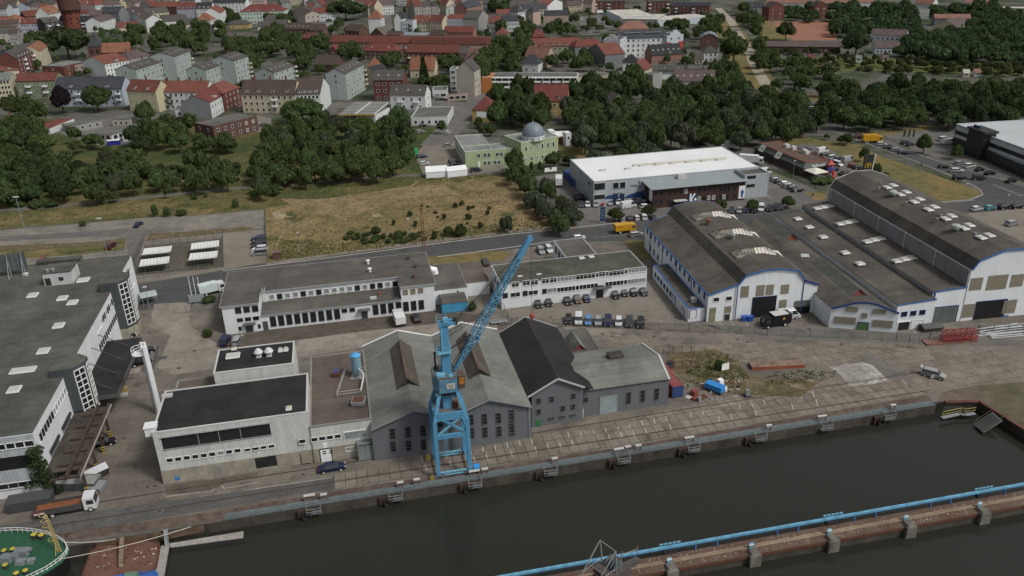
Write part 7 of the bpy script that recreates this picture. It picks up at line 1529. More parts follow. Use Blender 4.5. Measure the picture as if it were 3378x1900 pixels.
fillh('z2',[(600,20),(1500,20),(1500,500),(950,560),(900,250)],9,9,'town house in the street left of the huge dark tree')
fillh('z2',[(2050,20),(2566,20),(2566,400),(2100,360)],6,9,'town house around the pointed orange roof')
fillh('z3',[(350,20),(1900,20),(1900,260),(1100,260),(380,160)],12,10,'grey town house behind the yellow and scaffolded houses','gy bn dr sl')
fillh('z3',[(1750,450),(2560,430),(2560,760),(1750,760)],5,6,'small house near the green house with orange-red roof')
fillh('02',[(0,20),(330,20),(330,240),(0,260)],10,10,'town house in the curving street row, top centre','gy bn sl dr')
fillh('02',[(560,30),(830,20),(840,140),(600,140)],4,7,'house left of the brick balcony blocks at the top','gy bn pu')
fillh('z2',[(200,500),(560,500),(700,700),(300,700)],3,5,'small house in the trees below the mint mansion','gy dr')
fillh('z1',[(700,480),(1350,480),(1800,560),(1700,700),(800,640)],4,4,'low house half hidden in the park belt','gy bn',f=2)
# ------------------------------------------------------------------ trees
rng=np.random.default_rng(11)
def leafmat(name,col,spread=.2):
 m=bpy.data.materials.new(name);m.use_nodes=True;n,l=m.node_tree.nodes,m.node_tree.links;b=n['Principled BSDF']
 b.inputs['Roughness'].default_value=.75;b.inputs['Specular IOR Level'].default_value=.15
 g=n.new('ShaderNodeNewGeometry');oi=n.new('ShaderNodeObjectInfo');tc=n.new('ShaderNodeTexCoord')
 nz=n.new('ShaderNodeTexNoise');nz.inputs['Scale'].default_value=2.6;nz.inputs['Detail'].default_value=2;l.new(tc.outputs['Object'],nz.inputs['Vector'])
 def rg(f,a,bb,lo=0,hi=1):
  q=n.new('ShaderNodeMapRange');q.inputs['From Min'].default_value=lo;q.inputs['From Max'].default_value=hi;q.inputs['To Min'].default_value=a;q.inputs['To Max'].default_value=bb;l.new(f,q.inputs['Value']);return q.outputs[0]
 hs=n.new('ShaderNodeHueSaturation');hs.inputs['Color'].default_value=(*col,1)
 l.new(rg(oi.outputs['Random'],.485,.515),hs.inputs['Hue'])
 m1=n.new('ShaderNodeMath');m1.operation='MULTIPLY';l.new(rg(g.outputs['Random Per Island'],1-spread,1+spread),m1.inputs[0]);l.new(rg(nz.outputs['Fac'],.72,1.3,.35,.65),m1.inputs[1])
 m2=n.new('ShaderNodeMath');m2.operation='MULTIPLY';l.new(m1.outputs[0],m2.inputs[0]);l.new(rg(oi.outputs['Random'],.78,1.25),m2.inputs[1]);l.new(m2.outputs[0],hs.inputs['Value'])
 l.new(hs.outputs[0],b.inputs['Base Color']);tl=n.new('ShaderNodeBsdfTranslucent');mx=n.new('ShaderNodeMixShader');mx.inputs[0].default_value=.4;l.new(hs.outputs[0],tl.inputs[0]);l.new(b.outputs[0],mx.inputs[1]);l.new(tl.outputs[0],mx.inputs[2]);l.new(mx.outputs[0],n['Material Output'].inputs[0]);return m
LM=dict(d=leafmat('leaves dark green',(.052,.077,.032)),m=leafmat('leaves green',(.074,.106,.039)),l=leafmat('leaves light green',(.078,.108,.036)),g=leafmat('leaves grey green',(.078,.096,.054)),c=leafmat('leaves copper',(.020,.013,.016)),y=leafmat('leaves bush',(.068,.090,.032)))
bark=mk('bark',(.06,.045,.032),.95,.25,1.5)
def leaf_cloud(cent,rad,per,size,squash=1.0):
 "leaf-sized quads scattered over the lobes; returns verts (n*4,3)"
 c=np.repeat(cent,per,0);r=np.repeat(rad,per)
 d=rng.normal(size=c.shape);d[:,2]=d[:,2]*.9+.25;d /= np.linalg.norm(d,axis=1)[:,None]
 p=c+d*(r*rng.uniform(.72,1.08,len(r)))[:,None]*np.array([1,1,squash])
 nrm=d+rng.normal(size=d.shape)*.38;nrm /= np.linalg.norm(nrm,axis=1)[:,None]
 a=np.cross(nrm,rng.normal(size=d.shape));a /= np.linalg.norm(a,axis=1)[:,None];b=np.cross(nrm,a)
 s=(size*rng.uniform(.6,1.35,len(r)))[:,None]
 v=np.stack([p-a*s-b*s*.55,p+a*s*.9-b*s*.7,p+a*s+b*s*.6,p-a*s*.8+b*s*.75],1)
 return v.reshape(-1,3)
def quads(name,v,mat):
 n=len(v)//4;me=bpy.data.meshes.new(name);me.vertices.add(len(v));me.vertices.foreach_set('co',np.ascontiguousarray(v,np.float32).ravel())
 me.loops.add(n*4);me.loops.foreach_set('vertex_index',np.arange(n*4,dtype=np.int32));me.polygons.add(n);me.polygons.foreach_set('loop_start',np.arange(0,n*4,4,dtype=np.int32));me.update();me.validate();me.materials.append(mat);return me
def crown_lobes(kind):
 if kind == 'cone':
  z=np.linspace(0,.95,46);a=np.arange(46)*2.4;r=(1-z)*.72*rng.uniform(.7,1.1,46)
  return np.stack([r*np.cos(a),r*np.sin(a),z],1),.12+.2*(1-z)
 k=dict(round=34,tall=34,column=26,bush=22,wide=40)[kind]
 d=rng.normal(size=(k,3));d /= np.linalg.norm(d,axis=1)[:,None];d[:,2]=np.abs(d[:,2])*1.25-.32
 sh=dict(round=(.68,.36),tall=(.60,.40),column=(.55,.42),bush=(.70,.30),wide=(.74,.32))[kind]
 f=rng.uniform(.55,1.0,k)**.5
 c=d*f[:,None]*np.array([sh[0],sh[0],sh[1]]);c[:,2] += .5
 if kind in ('tall','column'):c[:,:2] *= (1.12-.55*np.clip(c[:,2:3]-.35,0,1))
 c[:,:2] += rng.normal(size=(k,2))*.07
 return c,rng.uniform(.22,.40,k)*(1 if kind != 'bush' else .9)
CR={}
def crown(kind,i,mat):
 key=(kind,i,mat)
 if key not in CR:
  k2=(kind,i)
  if k2 not in CR:
   c,r=crown_lobes(kind);r=r*rng.uniform(.75,1.2,len(r));v=leaf_cloud(c,r,150 if kind != 'cone' else 70,.05 if kind != 'cone' else .05,.62 if kind != 'cone' else .5)
   v2=leaf_cloud(c*np.array([.8,.8,1]),r*.62,14,.2,.62);CR[k2]=np.concatenate([v,v2])
  CR[key]=quads('crown',CR[k2],LM[mat])
 return CR[key]
mb=MB();mb.tube([(0,0,-.02),(.01,0,.35),(-.01,.01,.7)],[.036,.028,.012],7)
for a in range(5):th=a*1.257;mb.tube([(0,0,.28+.05*a),(.22*math.cos(th),.22*math.sin(th),.5+.05*a)],[.016,.006],5)
TRUNK=mb.mesh('trunk',bark)
NT=[0];TREES=[]
def tree(p,h,r,kind='round',mat='m',label='',group=None,name='tree',clear=None):
 NT[0] += 1;i=random.randrange(4)
 cl=clear if clear is not None else (.16 if kind != 'cone' else .05)
 t=dict(p=p,h=h,r=r,kind=kind,mat=mat,label=label,group=group,i=i,cl=cl,rz=random.uniform(0,6.28));TSPEC.append(t)
 TREES.append((p.x,p.y,r));return t
TSPEC=[]
def plant_trees():
 "the trees that show largest stand alone, the far rest is one mass"
 TSPEC.sort(key=lambda t:-(t['r']/t['p'].length)*(1.6 if not t['group'] else 1));rest=[]
 lobes=[leaf_cloud(*crown_lobes('round'),26,.115,.62) for _ in range(4)]
 for n,q in enumerate(TSPEC):
  p,h,r,cl=q['p'],q['h'],q['r'],q['cl']
  if n < 292:
   t=thing('tree',q['label'],'tree',(p.x,p.y,0),q['rz'],q['group']);a=link('trunk',TRUNK,t);a.scale=(h*.9,h*.9,h)
   c=link('crown',crown(q['kind'],q['i'],q['mat']),t,(0,0,h*cl));c.scale=(r*1.06,r*1.06,h*(1-cl))
  else:
   ca,sa=math.cos(q['rz']),math.sin(q['rz']);rest.append((lobes[q['i']]*np.array([r,r,h*(1-cl)])+np.array([0,0,h*cl])) @ np.array([[ca,sa,0],[-sa,ca,0],[0,0,1]])+np.array([p.x,p.y,0]))
 tag(link('town_trees',quads('town_trees',np.concatenate(rest),LM['m'])),'smaller far trees between the houses and along the streets',None,None,'stuff')
def bush(p,h,r,mat='y',label='',group=None,name='bush',kind='bush'):
 o=link(name,crown(kind,random.randrange(4),mat),None,(p.x,p.y,-h*.12),random.uniform(0,6.28),(r,r,h*1.1));tag(o,label,'bush',group,'thing');TREES.append((p.x,p.y,r));return o
def scatter(t,poly,n,hr,rr,mats,label,kinds=('round','tall','wide'),gap=.8,z=4,fn=tree,name='tree',chk=True):
 xs,ys=[p[0] for p in poly],[p[1] for p in poly];made=[];tries=0
 while len(made) < n and tries < n*60:
  tries += 1;x,y=random.uniform(min(xs),max(xs)),random.uniform(min(ys),max(ys))
  if not inside(x,y,poly):continue
  p=W(t,x,y,z);r=random.uniform(*rr)
  if any((p.x-a)**2+(p.y-b)**2 < ((r+c)*gap)**2 for a,b,c in TREES) or (chk and blocked(p,r)):continue
  h=random.uniform(*hr);made.append((p,fn(p,h,r,mat=random.choice(mats),label=label,group=label,name=name,**({'kind':random.choice(kinds)} if fn is tree else {}))))
 if len(made) > 2:
  s=sorted(made,key=lambda q:PX(q[0])[0]);s2=sorted(made[:],key=lambda q:q[0].y)
  s[0][1]['label']='leftmost '+label;s[-1][1]['label']='rightmost '+label
  for q in s2:
   if q[1] not in (s[0][1],s[-1][1]):q[1]['label']='nearest '+label;break
 return made
def T1(t,x,yb,yt,w,kind,mat,label,name='tree'):
 p=W(t,x,yb);h=max(2,fit_h(p,t,x,yt));sx=SC if t[0] != 'z' else 6.0376;dep=(p-Vector((0,0,CH))).dot(_f);r=w/sx*dep/CF/2
 return (tree if name == 'tree' else bush)(p,h,r,kind=kind,mat=mat,label=label,name=name)
random.seed(21)
for a in (('00',640,1130,870,210,'tall','c','dark copper tree in front of the pale blue apartment block'),('00',985,1112,870,290,'round','m','big green tree in front of the pale blue apartment block'),('00',175,1190,965,240,'round','m','green tree in front of the green apartment block, left one'),('00',375,1240,1010,250,'round','m','green tree in front of the green apartment block, right one'),
  ('01',490,1235,985,420,'wide','m','very broad green tree left of the filling station'),('01',1440,1290,1070,250,'round','m','round green tree between filling station and white shop'),('01',1590,740,590,120,'cone','d','dark conifer before the twin orange roofs, left one'),('01',1690,835,590,130,'cone','d','taller dark conifer before the twin orange roofs, right one'),('01',1860,1335,1200,105,'tall','d','small dark tree in front of the white shop'),
  ('01',2290,905,630,165,'tall','m','tall green street tree right of the blank beige gable'),('00',2440,885,800,110,'round','d','small tree behind the red brick corner house'),('00',1130,735,650,130,'round','d','small dark tree in front of the bright red roof'),('z2',1760,400,0,760,'wide','d','huge dark tree left of the pointed orange roof'),('z0',1380,1170,560,830,'wide','d','huge dark tree left of the church'),('z2',1800,660,520,170,'round','l','light green tree in front of the barn-like house'),
  ('02',2230,650,350,290,'wide','l','big light green willow beside the lane'),('03',190,405,220,180,'round','m','round lone tree at the left corner of the red pitch'),('03',885,560,310,300,'round','d','big round dark tree in front of the school'),('03',500,1310,1070,260,'round','d','round dark tree at the road junction'),('03',1560,1530,1345,150,'tall','m','green tree in the showroom car park, near the three flags'),('13',1885,175,25,115,'tall','m','green tree beside the showroom canopy'),('13',965,195,55,110,'round','d','dark tree beside the tall pylon sign'),
  ('12',1055,785,660,155,'wide','m','clipped round tree by the blue totem'),('12',1390,740,630,145,'wide','m','clipped round tree before the brown brick office'),('12',2098,690,565,125,'wide','m','clipped round tree just behind the barrel roof'),('12',2420,680,572,125,'wide','m','clipped round tree among cars behind the barrel roof'),('13',212,650,535,130,'wide','m','clipped round tree near the fence corner'),
  ('12',60,330,70,210,'tall','m','tall dark tree in front of the mint wing, top of the hedge row'),('12',440,260,100,190,'round','m','green tree in front of the dome hall'),('12',600,230,130,160,'round','d','dark tree between dome hall and silver warehouse'),('12',222,310,195,45,'cone','d','left of two slim dark cypresses by the white banner'),('12',306,310,188,45,'cone','d','right of two slim dark cypresses by the white banner'),
  ('03',600,1390,1335,60,'round','d','small round shrub tree on the road verge'),('03',790,1445,1335,150,'round','d','bushy tree by the yellow truck'),('10',1690,565,410,100,'tall','m','lone young tree on the path beside the scrub'),('11',515,475,250,140,'tall','m','young tree at the path edge below the mid wood'),('10',1150,600,490,110,'round','c','small copper tree beside the path'),('11',1100,180,170,1,'tall','m','x')):
 if a[-1] != 'x':T1(*a)
S=scatter
S('10',[(0,150),(250,60),(600,130),(860,270),(900,420),(560,520),(0,560),(-80,300)],34,(6,10),(3,4.8),'ddml','green tree in the dense scrub wood at the left edge')
S('10',[(900,250),(1350,250),(1370,500),(900,520)],8,(6,10),(3,4.5),'mlg','green tree in the scrub left of the copper tree')
S('10',[(1040,120),(1280,100),(1500,200),(1600,290),(1400,300),(1060,240)],8,(5,8),(3,4.8),'mlg','spreading bushy tree above the scrub meadow')
S('10',[(1550,320),(1740,350),(1740,490),(1560,480)],4,(6,10),(2.5,3.6),'ml','green tree in the small clump on the path, left of two');S('10',[(1800,230),(2090,200),(2400,260),(2400,430),(1820,460)],9,(6,11),(2.6,4),'mdl','green tree in the larger clump on the path, right of two')
S('00',[(-60,1260),(300,1200),(480,1260),(560,1449),(-60,1449)],11,(7,11),(3.5,5.5),'dml','green tree left of the garage yard');S('00',[(640,1340),(960,1360),(980,1449),(640,1449)],4,(5,8),(3,4.5),'dm','bushy green tree in front of the garage yard')
S('00',[(1320,1180),(1600,1100),(1850,1150),(1920,1300),(1920,1440),(1320,1449)],14,(7,12),(3.5,5.5),'dml','green tree between garages and brown brick house');S('00',[(1800,1380),(2250,1390),(2300,1449),(1800,1449)],5,(5,8),(3,5),'m','green tree in front of the brown brick house')
S('01',[(260,1280),(800,1230),(1300,1230),(1560,1330),(1740,1440),(60,1440)],26,(7,11.5),(3.4,5.2),'dmlg','green tree in the upper part of the mid wood');S('11',[(60,40),(700,10),(1250,10),(1540,40),(1480,180),(1250,320),(760,380),(300,380),(60,260)],40,(6,10.5),(3,4.8),'dmml','green tree in the lower part of the mid wood')
S('11',[(-40,240),(260,280),(240,470),(-40,500)],7,(4,8),(2.4,3.8),'dmg','green tree left of the young path tree')
S('02',[(-150,1000),(250,920),(320,1120),(330,1250),(150,1210),(0,1230),(-150,1200)],11,(10,15),(4.5,6.5),'dm','tall dark tree left of the ochre house with small balconies');S('02',[(560,1050),(700,900),(960,860),(1330,820),(1340,960),(1000,1020),(700,1080)],18,(9,14),(4,6.2),'ddm','dark green tree in the wood below the long gallery office')
S('02',[(1330,980),(1720,900),(2050,930),(2260,880),(2420,1010),(2540,1100),(2560,1300),(2300,1420),(1500,1100)],40,(8,13),(4,6.6),'dmmg','green tree in the big wood behind the white roof');S('02',[(560,1100),(1000,1060),(1500,1110),(2300,1420),(720,1449),(640,1280)],44,(7,12),(3.6,6.2),'dmmg','green tree in the big wood right of the dome')
S('12',[(-60,170),(110,190),(260,400),(440,470),(610,650),(640,790),(500,820),(260,600),(60,380)],24,(5,8),(2.4,3.6),'gmg','grey-green tree in the hedge row beside the dry field');S('12',[(830,100),(1550,20),(1540,60),(860,130)],9,(5,8),(3,4.5),'gm','light bushy tree along the back of the white roof')
S('03',[(600,1000),(900,900),(1500,900),(1500,1180),(1200,1230),(760,1240),(570,1050)],30,(8,13),(4.5,6.5),'ddm','dark green tree in the right-hand wood, left half');S('03',[(1500,900),(2620,880),(2620,1180),(1900,1230),(1500,1190)],32,(8,13),(4.5,7),'ddm','dark green tree in the right-hand wood, right half')
S('03',[(-120,980),(0,960),(330,1010),(380,1150),(400,1330),(60,1400),(-120,1350)],14,(8,12),(4.5,6.5),'dm','dark tree in the clump left of the road junction');S('03',[(0,530),(280,560),(420,680),(900,720),(600,900),(150,880),(0,750)],18,(6,10),(3.5,5.5),'dmg','green tree between lane and allotments')
S('02',[(2300,90),(2480,200),(2530,350),(2450,380),(2300,230)],6,(10,14),(5,7),'dm','dark tree right of the lane below the white house');S('02',[(2450,400),(2560,400),(2600,700),(2490,700)],7,(8,12),(4,6),'dm','dark tree on the right side of the lane bend')
S('02',[(1530,230),(2130,210),(2150,330),(1870,370),(1740,330)],15,(8,12),(4,6),'dmm','green tree in the belt below the supermarket');S('02',[(2050,720),(2250,740),(2240,900),(2060,880)],5,(9,13),(4,6),'m','green tree right of the white apartment house')
S('02',[(590,130),(700,150),(720,330),(560,370),(380,340),(400,270)],9,(8,12),(3.8,5.5),'dm','dark tree right of the pink ornate house');S('02',[(0,240),(220,280),(220,560),(-150,600),(-160,340)],16,(9,14),(4.5,6.5),'mmd','green tree in the belt left of the olive terrace');S('02',[(400,560),(780,560),(790,680),(400,700)],9,(7,11),(3.5,5.5),'dm','dark garden tree above the gallery office')
S('02',[(1170,720),(1330,740),(1330,900),(1120,880)],5,(9,13),(3.8,5.5),'md','tall dark tree beside the bare grey firewall');S('02',[(760,190),(1130,180),(1100,260),(900,290),(760,270)],8,(5,8),(2.8,4),'m','small car park tree before the supermarket')
S('z1',[(0,640),(1250,560),(1400,480),(1850,480),(1850,900),(1700,1000),(1100,1050),(0,950)],34,(9,14),(4.2,6.5),'ddmm','dark tree in the park belt above the four slabs');S('z1',[(1850,880),(2560,800),(2560,1449),(2420,1300),(1950,1050)],16,(9,13),(4.2,6),'ddm','dark tree right of the park belt');S('z1',[(1900,200),(2150,220),(2180,420),(1850,480)],6,(8,12),(4,5.5),'m','green tree left of the mint mansion')
S('z2',[(150,330),(620,300),(900,380),(870,480),(520,470),(180,430)],9,(8,12),(4,6),'dm','tree in front of the mint mansion');S('z2',[(0,750),(420,600),(820,640),(850,900),(640,1100),(0,1050)],18,(9,13),(4.2,6.4),'dmd','dark tree in the park left of the rear terrace');S('z2',[(640,880),(1100,900),(1150,1300),(700,1300)],9,(9,12),(4,6),'md','green tree left of the solar panel roof');S('z2',[(1150,780),(1420,780),(1400,1000),(1150,980)],5,(9,12),(4,5.5),'m','green tree beside the rear terrace');S('z2',[(1560,860),(2000,860),(2000,1120),(1560,1120)],7,(9,12),(4,5.5),'md','green tree between the brick terraces');S('z2',[(1350,450),(1720,430),(1720,640),(1360,600)],6,(7,10),(3.5,5),'d','dark garden tree left of the barn-like house')
S('z3',[(420,180),(1050,160),(1060,290),(430,300)],11,(8,12),(3.6,5.2),'md','courtyard tree behind the yellow house');S('z3',[(2000,60),(2430,40),(2430,320),(2030,300)],7,(12,17),(5.5,7.5),'dm','big dark tree at the top beside the street bend');S('z3',[(1960,1080),(2300,900),(2566,850),(2566,1400),(1850,1449)],13,(10,14),(4.5,6.2),'mml','bright green street tree left of the gallery office');S('z3',[(0,1130),(220,1130),(300,1300),(0,1350)],5,(8,11),(4,5.5),'d','dark tree left of the front terrace');S('z3',[(1000,1180),(1500,1180),(1480,1400),(1000,1380)],6,(7,10),(3.8,5.2),'dc','dark tree in front of the front terrace')
S('01',[(1800,780),(1940,780),(1930,850),(1780,850)],4,(6,9),(3,4),'d','small dark tree behind the used car lot');S('01',[(2190,1190),(2380,1200),(2380,1270),(2190,1270)],5,(3,6),(1.6,2.6),'d','small dark conifer below the white hoarding',kinds=('cone',));S('00',[(270,330),(500,340),(470,400),(280,390)],4,(6,9),(3,4.5),'dm','dark tree left of the huge one by the church')
def mass(name,t,polys,n,hr,rr,mat,label,z=5):
 vs=[];proto=[]
 for i in range(5):
  c,r=crown_lobes('round');proto.append(leaf_cloud(c,r,22,.13,.62))
 pts=[]
 for poly,k in polys:
  xs,ys=[p[0] for p in poly],[p[1] for p in poly];c=0;tr=0
  while c < k and tr < k*40:
   tr += 1;x,y=random.uniform(min(xs),max(xs)),random.uniform(min(ys),max(ys))
   if not inside(x,y,poly):continue
   p=W(t,x,y,z);r=random.uniform(*rr)
   if any((p.x-a)**2+(p.y-b)**2 < ((r+q)*.62)**2 for a,b,q in TREES) or blocked(p,r):continue
   TREES.append((p.x,p.y,r));h=random.uniform(*hr);a=random.uniform(0,6.28);q=proto[random.randrange(5)]*np.array([r,r,h*.9])+np.array([0,0,h*.1]);ca,sa=math.cos(a),math.sin(a)
   vs.append(q @ np.array([[ca,sa,0],[-sa,ca,0],[0,0,1]])+np.array([p.x,p.y,0]));c += 1
 o=link(name,quads(name,np.concatenate(vs),LM[mat]));tag(o,label,None,None,'stuff');return o
mass('woodland','03',[([(640,200),(760,130),(900,60),(1500,60),(1510,280),(1380,300),(1030,300),(760,330),(660,380)],60),([(1390,300),(1650,330),(1960,260),(2100,130),(2340,110),(2640,130),(2640,560),(1700,560),(1330,500),(1400,380)],150),([(190,60),(480,80),(470,180),(190,170)],12),([(620,60),(900,30),(880,150),(640,160)],14),([(1630,60),(2330,40),(2330,110),(1650,120)],26)],0,(6,11),(4,7),'d','dark far woodland around the school at the upper right')
mass('garden_greenery','03',[([(-40,420),(740,480),(740,540),(280,560),(-40,520)],30),([(280,570),(1000,560),(1800,600),(2640,600),(2640,750),(1700,760),(900,690),(300,740)],150)],0,(1.5,5),(1.2,3),'y','low mixed greenery of the allotment plots',1)
for t_,polys in (('z0',[([(450,560),(900,620),(1200,600),(1160,700),(520,760)],14),([(1950,600),(2566,620),(2566,960),(2150,950)],18),([(0,600),(130,900),(60,930),(0,900)],4)]),('z3',[([(0,480),(2400,500),(2400,1100),(0,1050)],30)]),('02',[([(0,60),(2400,60),(2200,700),(0,700)],90)]),('01',[([(0,500),(2500,500),(2500,860),(0,800)],60)]),('00',[([(0,0),(2566,0),(2566,1000),(0,1000)],110)])):
 mass('garden_greenery',t_,polys,0,(3,7),(1.8,3.6),'m','low garden trees and shrubs filling the gaps between the houses',2)
for x,y,w,h,lb in ((1550,735,60,55,'upper lone bush on the dry field'),(1210,905,125,75,'broad bush left of the rusty mast'),(1995,940,0,0,''),(1930,930,130,100,'left of the two biggest bushes by the road'),(2050,935,150,135,'right of the two biggest bushes by the road'),(2510,900,150,180,'tall grey-green bush at the right end of the field'),(1605,835,60,45,'small round bush near the lamp on the field'),(1390,825,50,50,'small bush above the broad one'),(2065,625,60,55,'upper right bush on the field'),(2000,650,55,50,'bush next to the upper right one'),(2320,725,50,50,'bush near the hedge row'),(2130,765,80,60,'bush right of the field centre'),(1890,765,60,45,'bush in the middle right of the field'),(2250,855,60,70,'bush left of the tall grey-green one'),(1790,965,60,70,'bush at the foot of the rusty mast'),(1290,960,60,50,'low bush below the broad one, right'),(1090,990,60,50,'low bush by the road, centre left'),(1040,965,50,45,'low bush by the road, next left')):
 if w:T1('11',x,y,y-h,w,'bush','g' if 'grey' in lb else 'y',lb,'bush')
S('11',[(950,900),(1150,930),(1700,900),(1850,930),(1700,990),(1250,1010),(900,1000)],26,(.7,1.5),(.8,1.8),'y','low green bush in the roadside strip of the field',fn=bush,name='bush',z=0,gap=.6);S('11',[(1650,600),(2400,640),(2420,860),(1750,850)],9,(.6,1.2),(.5,.9),'y','small scattered bush on the right half of the field',fn=bush,name='bush',z=0)
S('10',[(840,250),(1200,300),(1780,250),(2400,200),(2400,400),(1750,400),(1350,350),(900,330)],40,(1,3),(1.2,2.8),'ym','low shrub on the scrub meadow',fn=bush,name='shrub',z=0,gap=.6);S('10',[(40,590),(300,560),(590,600),(600,640),(300,670),(50,660)],10,(2,3.2),(1.8,2.8),'dm','dark green bush in the long clump near the tall lamp',fn=bush,name='bush',z=0,gap=.5)
for x,y,w,h,lb in ((1550,740,80,130,'slim young birch-like bush by the gravel lot, left one'),(1670,740,80,105,'slim young bush by the gravel lot, middle one'),(1810,725,130,60,'low wide bush by the gravel lot'),(2350,655,65,105,'slim bush near the field corner'),(1035,615,75,60,'round dark bush beside the copper tree'),(1940,565,75,45,'small bush on the path, left of two'),(2055,548,40,30,'smallest bush on the path'),(830,835,75,55,'bush on the green verge by the gravel lot')):T1('10',x,y,y-h,w,'bush','m',lb,'bush')
for t_,x,y,w,h,lb in (('20',2070,515,120,75,'green bush by the white office corner'),('11',2085,1350,50,60,'bright shrub on the annexe roof'),('22',2090,850,120,110,'green bush in the scrap yard'),('21',2170,260,90,110,'dark bush beside the blue container pair'),('13',560,400,270,60,'long hedge around the restaurant terrace'),('13',1085,305,110,110,'dark bush at the foot of the pylon sign'),('13',1180,380,90,90,'dark bush beside the curved hall'),('20',2090,175,150,40,'low hedge behind the flagpoles')):T1(t_,x,y,y-h,w,'bush','y' if 'bright' in lb else 'm',lb,'bush')
ce=Q(-55.6,128.3,0);zz=rng.uniform(0,1,60);cc=np.stack([rng.normal(size=60)*(.5+.9*(1-zz)),rng.normal(size=60)*.35-.3,zz*9.5],1);o=link('ivy',quads('ivy',leaf_cloud(cc,np.full(60,.7),40,.16),LM['d']),None,(ce.x,ce.y,0),QA);tag(o,'dark ivy climbing the near corner of the white factory','ivy',None,'thing')
plant_trees()
# ------------------------------------------------------------------ vehicles
PC=dict(k=(.012,.012,.014),g=(.045,.048,.052),s=(.30,.31,.32),w=(.62,.63,.64),b=(.014,.022,.065),r=(.26,.02,.02),l=(.10,.25,.50),y=(.55,.30,.02),n=(.12,.085,.06),d=(.10,.012,.02),t=(.06,.30,.36))
CN=dict(k='black',g='dark grey',s='silver',w='white',b='dark blue',r='red',l='light blue',y='yellow',n='brown',d='dark red',t='turquoise')
TY=dict(h=('hatchback',4.0,1.7,1.46),e=('estate car',4.7,1.82,1.5),c=('saloon car',4.8,1.82,1.45),u=('off-road car',4.6,1.86,1.72),m=('minivan',4.7,1.88,1.9),v=('delivery van',5.7,2.0,2.45))
def paint(k):return mk('car paint '+k,PC[k],.28,.04,.5,.15,spec=.5)
m_cg=mk('car glass',(.025,.029,.034),.08,.1,1,spec=.9);m_hl=mk('headlamp',(.5,.5,.5),.2);m_tl=mk('tail lamp',(.25,.01,.01),.3)
WH={}
def wheel(r):
 if r not in WH:mb=MB();mb.tube([(0,-.1,0),(0,.1,0)],r,14);mb.tube([(0,-.115,0),(0,.115,0)],r*.6,10,1);WH[r]=mb.mesh('wheel',[black,m_edge])
 return WH[r]
VM={}
def car(t,x,y,T,c,hd,label,group=None):
 nm,L,wd,ht=TY[T];p=W(t,x,y,.6);p.z=0;a=math.atan2(-p.y,-p.x) if hd == 'c' else QA+R(hd)
 o=thing('parked_car' if T != 'v' else 'delivery_van',label,'car' if T not in 'mv' else 'van',p,a,group);h2=L/2;w2=wd/2
 if (T,c) not in VM:
  mb=MB();bz=ht*.62 if T not in 'mv' else ht*.56
  hx={'h':.95,'e':1.2,'c':1.15,'u':1.05,'m':.85,'v':.75}[T];rb={'c':.95}.get(T,.08)
  lo=[(-h2+.05,.3),(h2-.05,.3),(h2,.55),(h2-.1,bz*.78),(h2-hx,bz),(-h2+rb,bz),(-h2,bz*.85),(-h2,.5)]
  n=len(lo);vs=[(u,s*(w2 if z > .4 else w2*.93)*(.88 if abs(u) > h2-.2 else 1),z) for s in (-1,1) for u,z in lo];mb.add(vs,[(i,(i+1) % n,n+(i+1) % n,n+i) for i in range(n)]+[tuple(range(n))[::-1],tuple(range(n,2*n))])
  xf,xr=h2-hx-.02,-h2+rb+.04;tf,tr=xf-(.62 if T != 'v' else .55),xr+(.28 if T in 'heu' else .12 if T in 'mv' else .4);tw=w2*(.76 if T not in 'mv' else .86)
  mb.add([(tr,-tw,ht-.07),(tf,-tw,ht-.07),(tf,tw,ht-.07),(tr,tw,ht-.07),(tr+.1,-tw*.9,ht),(tf-.15,-tw*.9,ht),(tf-.15,tw*.9,ht),(tr+.1,tw*.9,ht)],[(0,1,5,4),(1,2,6,5),(2,3,7,6),(3,0,4,7),(4,5,6,7),(3,2,1,0)])
  if T == 'v':xm=xf-1.5;mb.add([(xr,-w2*.97,bz),(xm,-w2*.97,bz),(xm,w2*.97,bz),(xr,w2*.97,bz),(tr,-tw-.02,ht-.06),(xm,-tw-.02,ht-.06),(xm,tw+.02,ht-.06),(tr,tw+.02,ht-.06)],[(0,1,5,4),(1,2,6,5),(2,3,7,6),(3,0,4,7),(4,5,6,7)])
  g=MB();q=w2*.95;g.add([(xr,-q,bz-.02),(xf,-q,bz-.02),(xf,q,bz-.02),(xr,q,bz-.02),(tr,-tw+.01,ht-.07),(tf,-tw+.01,ht-.07),(tf,tw-.01,ht-.07),(tr,tw-.01,ht-.07)],[(0,1,5,4),(1,2,6,5),(2,3,7,6),(3,0,4,7)])
  VM[T,c]=(mb.mesh('body',paint(c)),g.mesh('window',m_cg),MB().box((h2-.2,-w2*.82,.55),(h2+.01,-w2*.5,.72)).mesh('headlight',m_hl),MB().box((h2-.2,w2*.5,.55),(h2+.01,w2*.82,.72)).mesh('headlight',m_hl),MB().box((-h2-.02,-w2*.86,.65),(-h2+.1,-w2*.6,.9)).mesh('tail_light',m_tl),MB().box((-h2-.02,w2*.6,.65),(-h2+.1,w2*.86,.9)).mesh('tail_light',m_tl))
 for nm_,me in zip(('body','window','headlight','headlight','tail_light','tail_light'),VM[T,c]):link(nm_,me,o)
 r=.32 if T in 'hec' else .36
 for sx in (-1,1):
  for sy in (-1,1):link('wheel',wheel(r),o,(sx*h2*.62,sy*(w2-.09),r))
 return o
ORD=('leftmost','second from left','third from left','fourth from left','fifth from left','sixth from left','seventh from left','eighth from left','ninth from left','tenth from left')
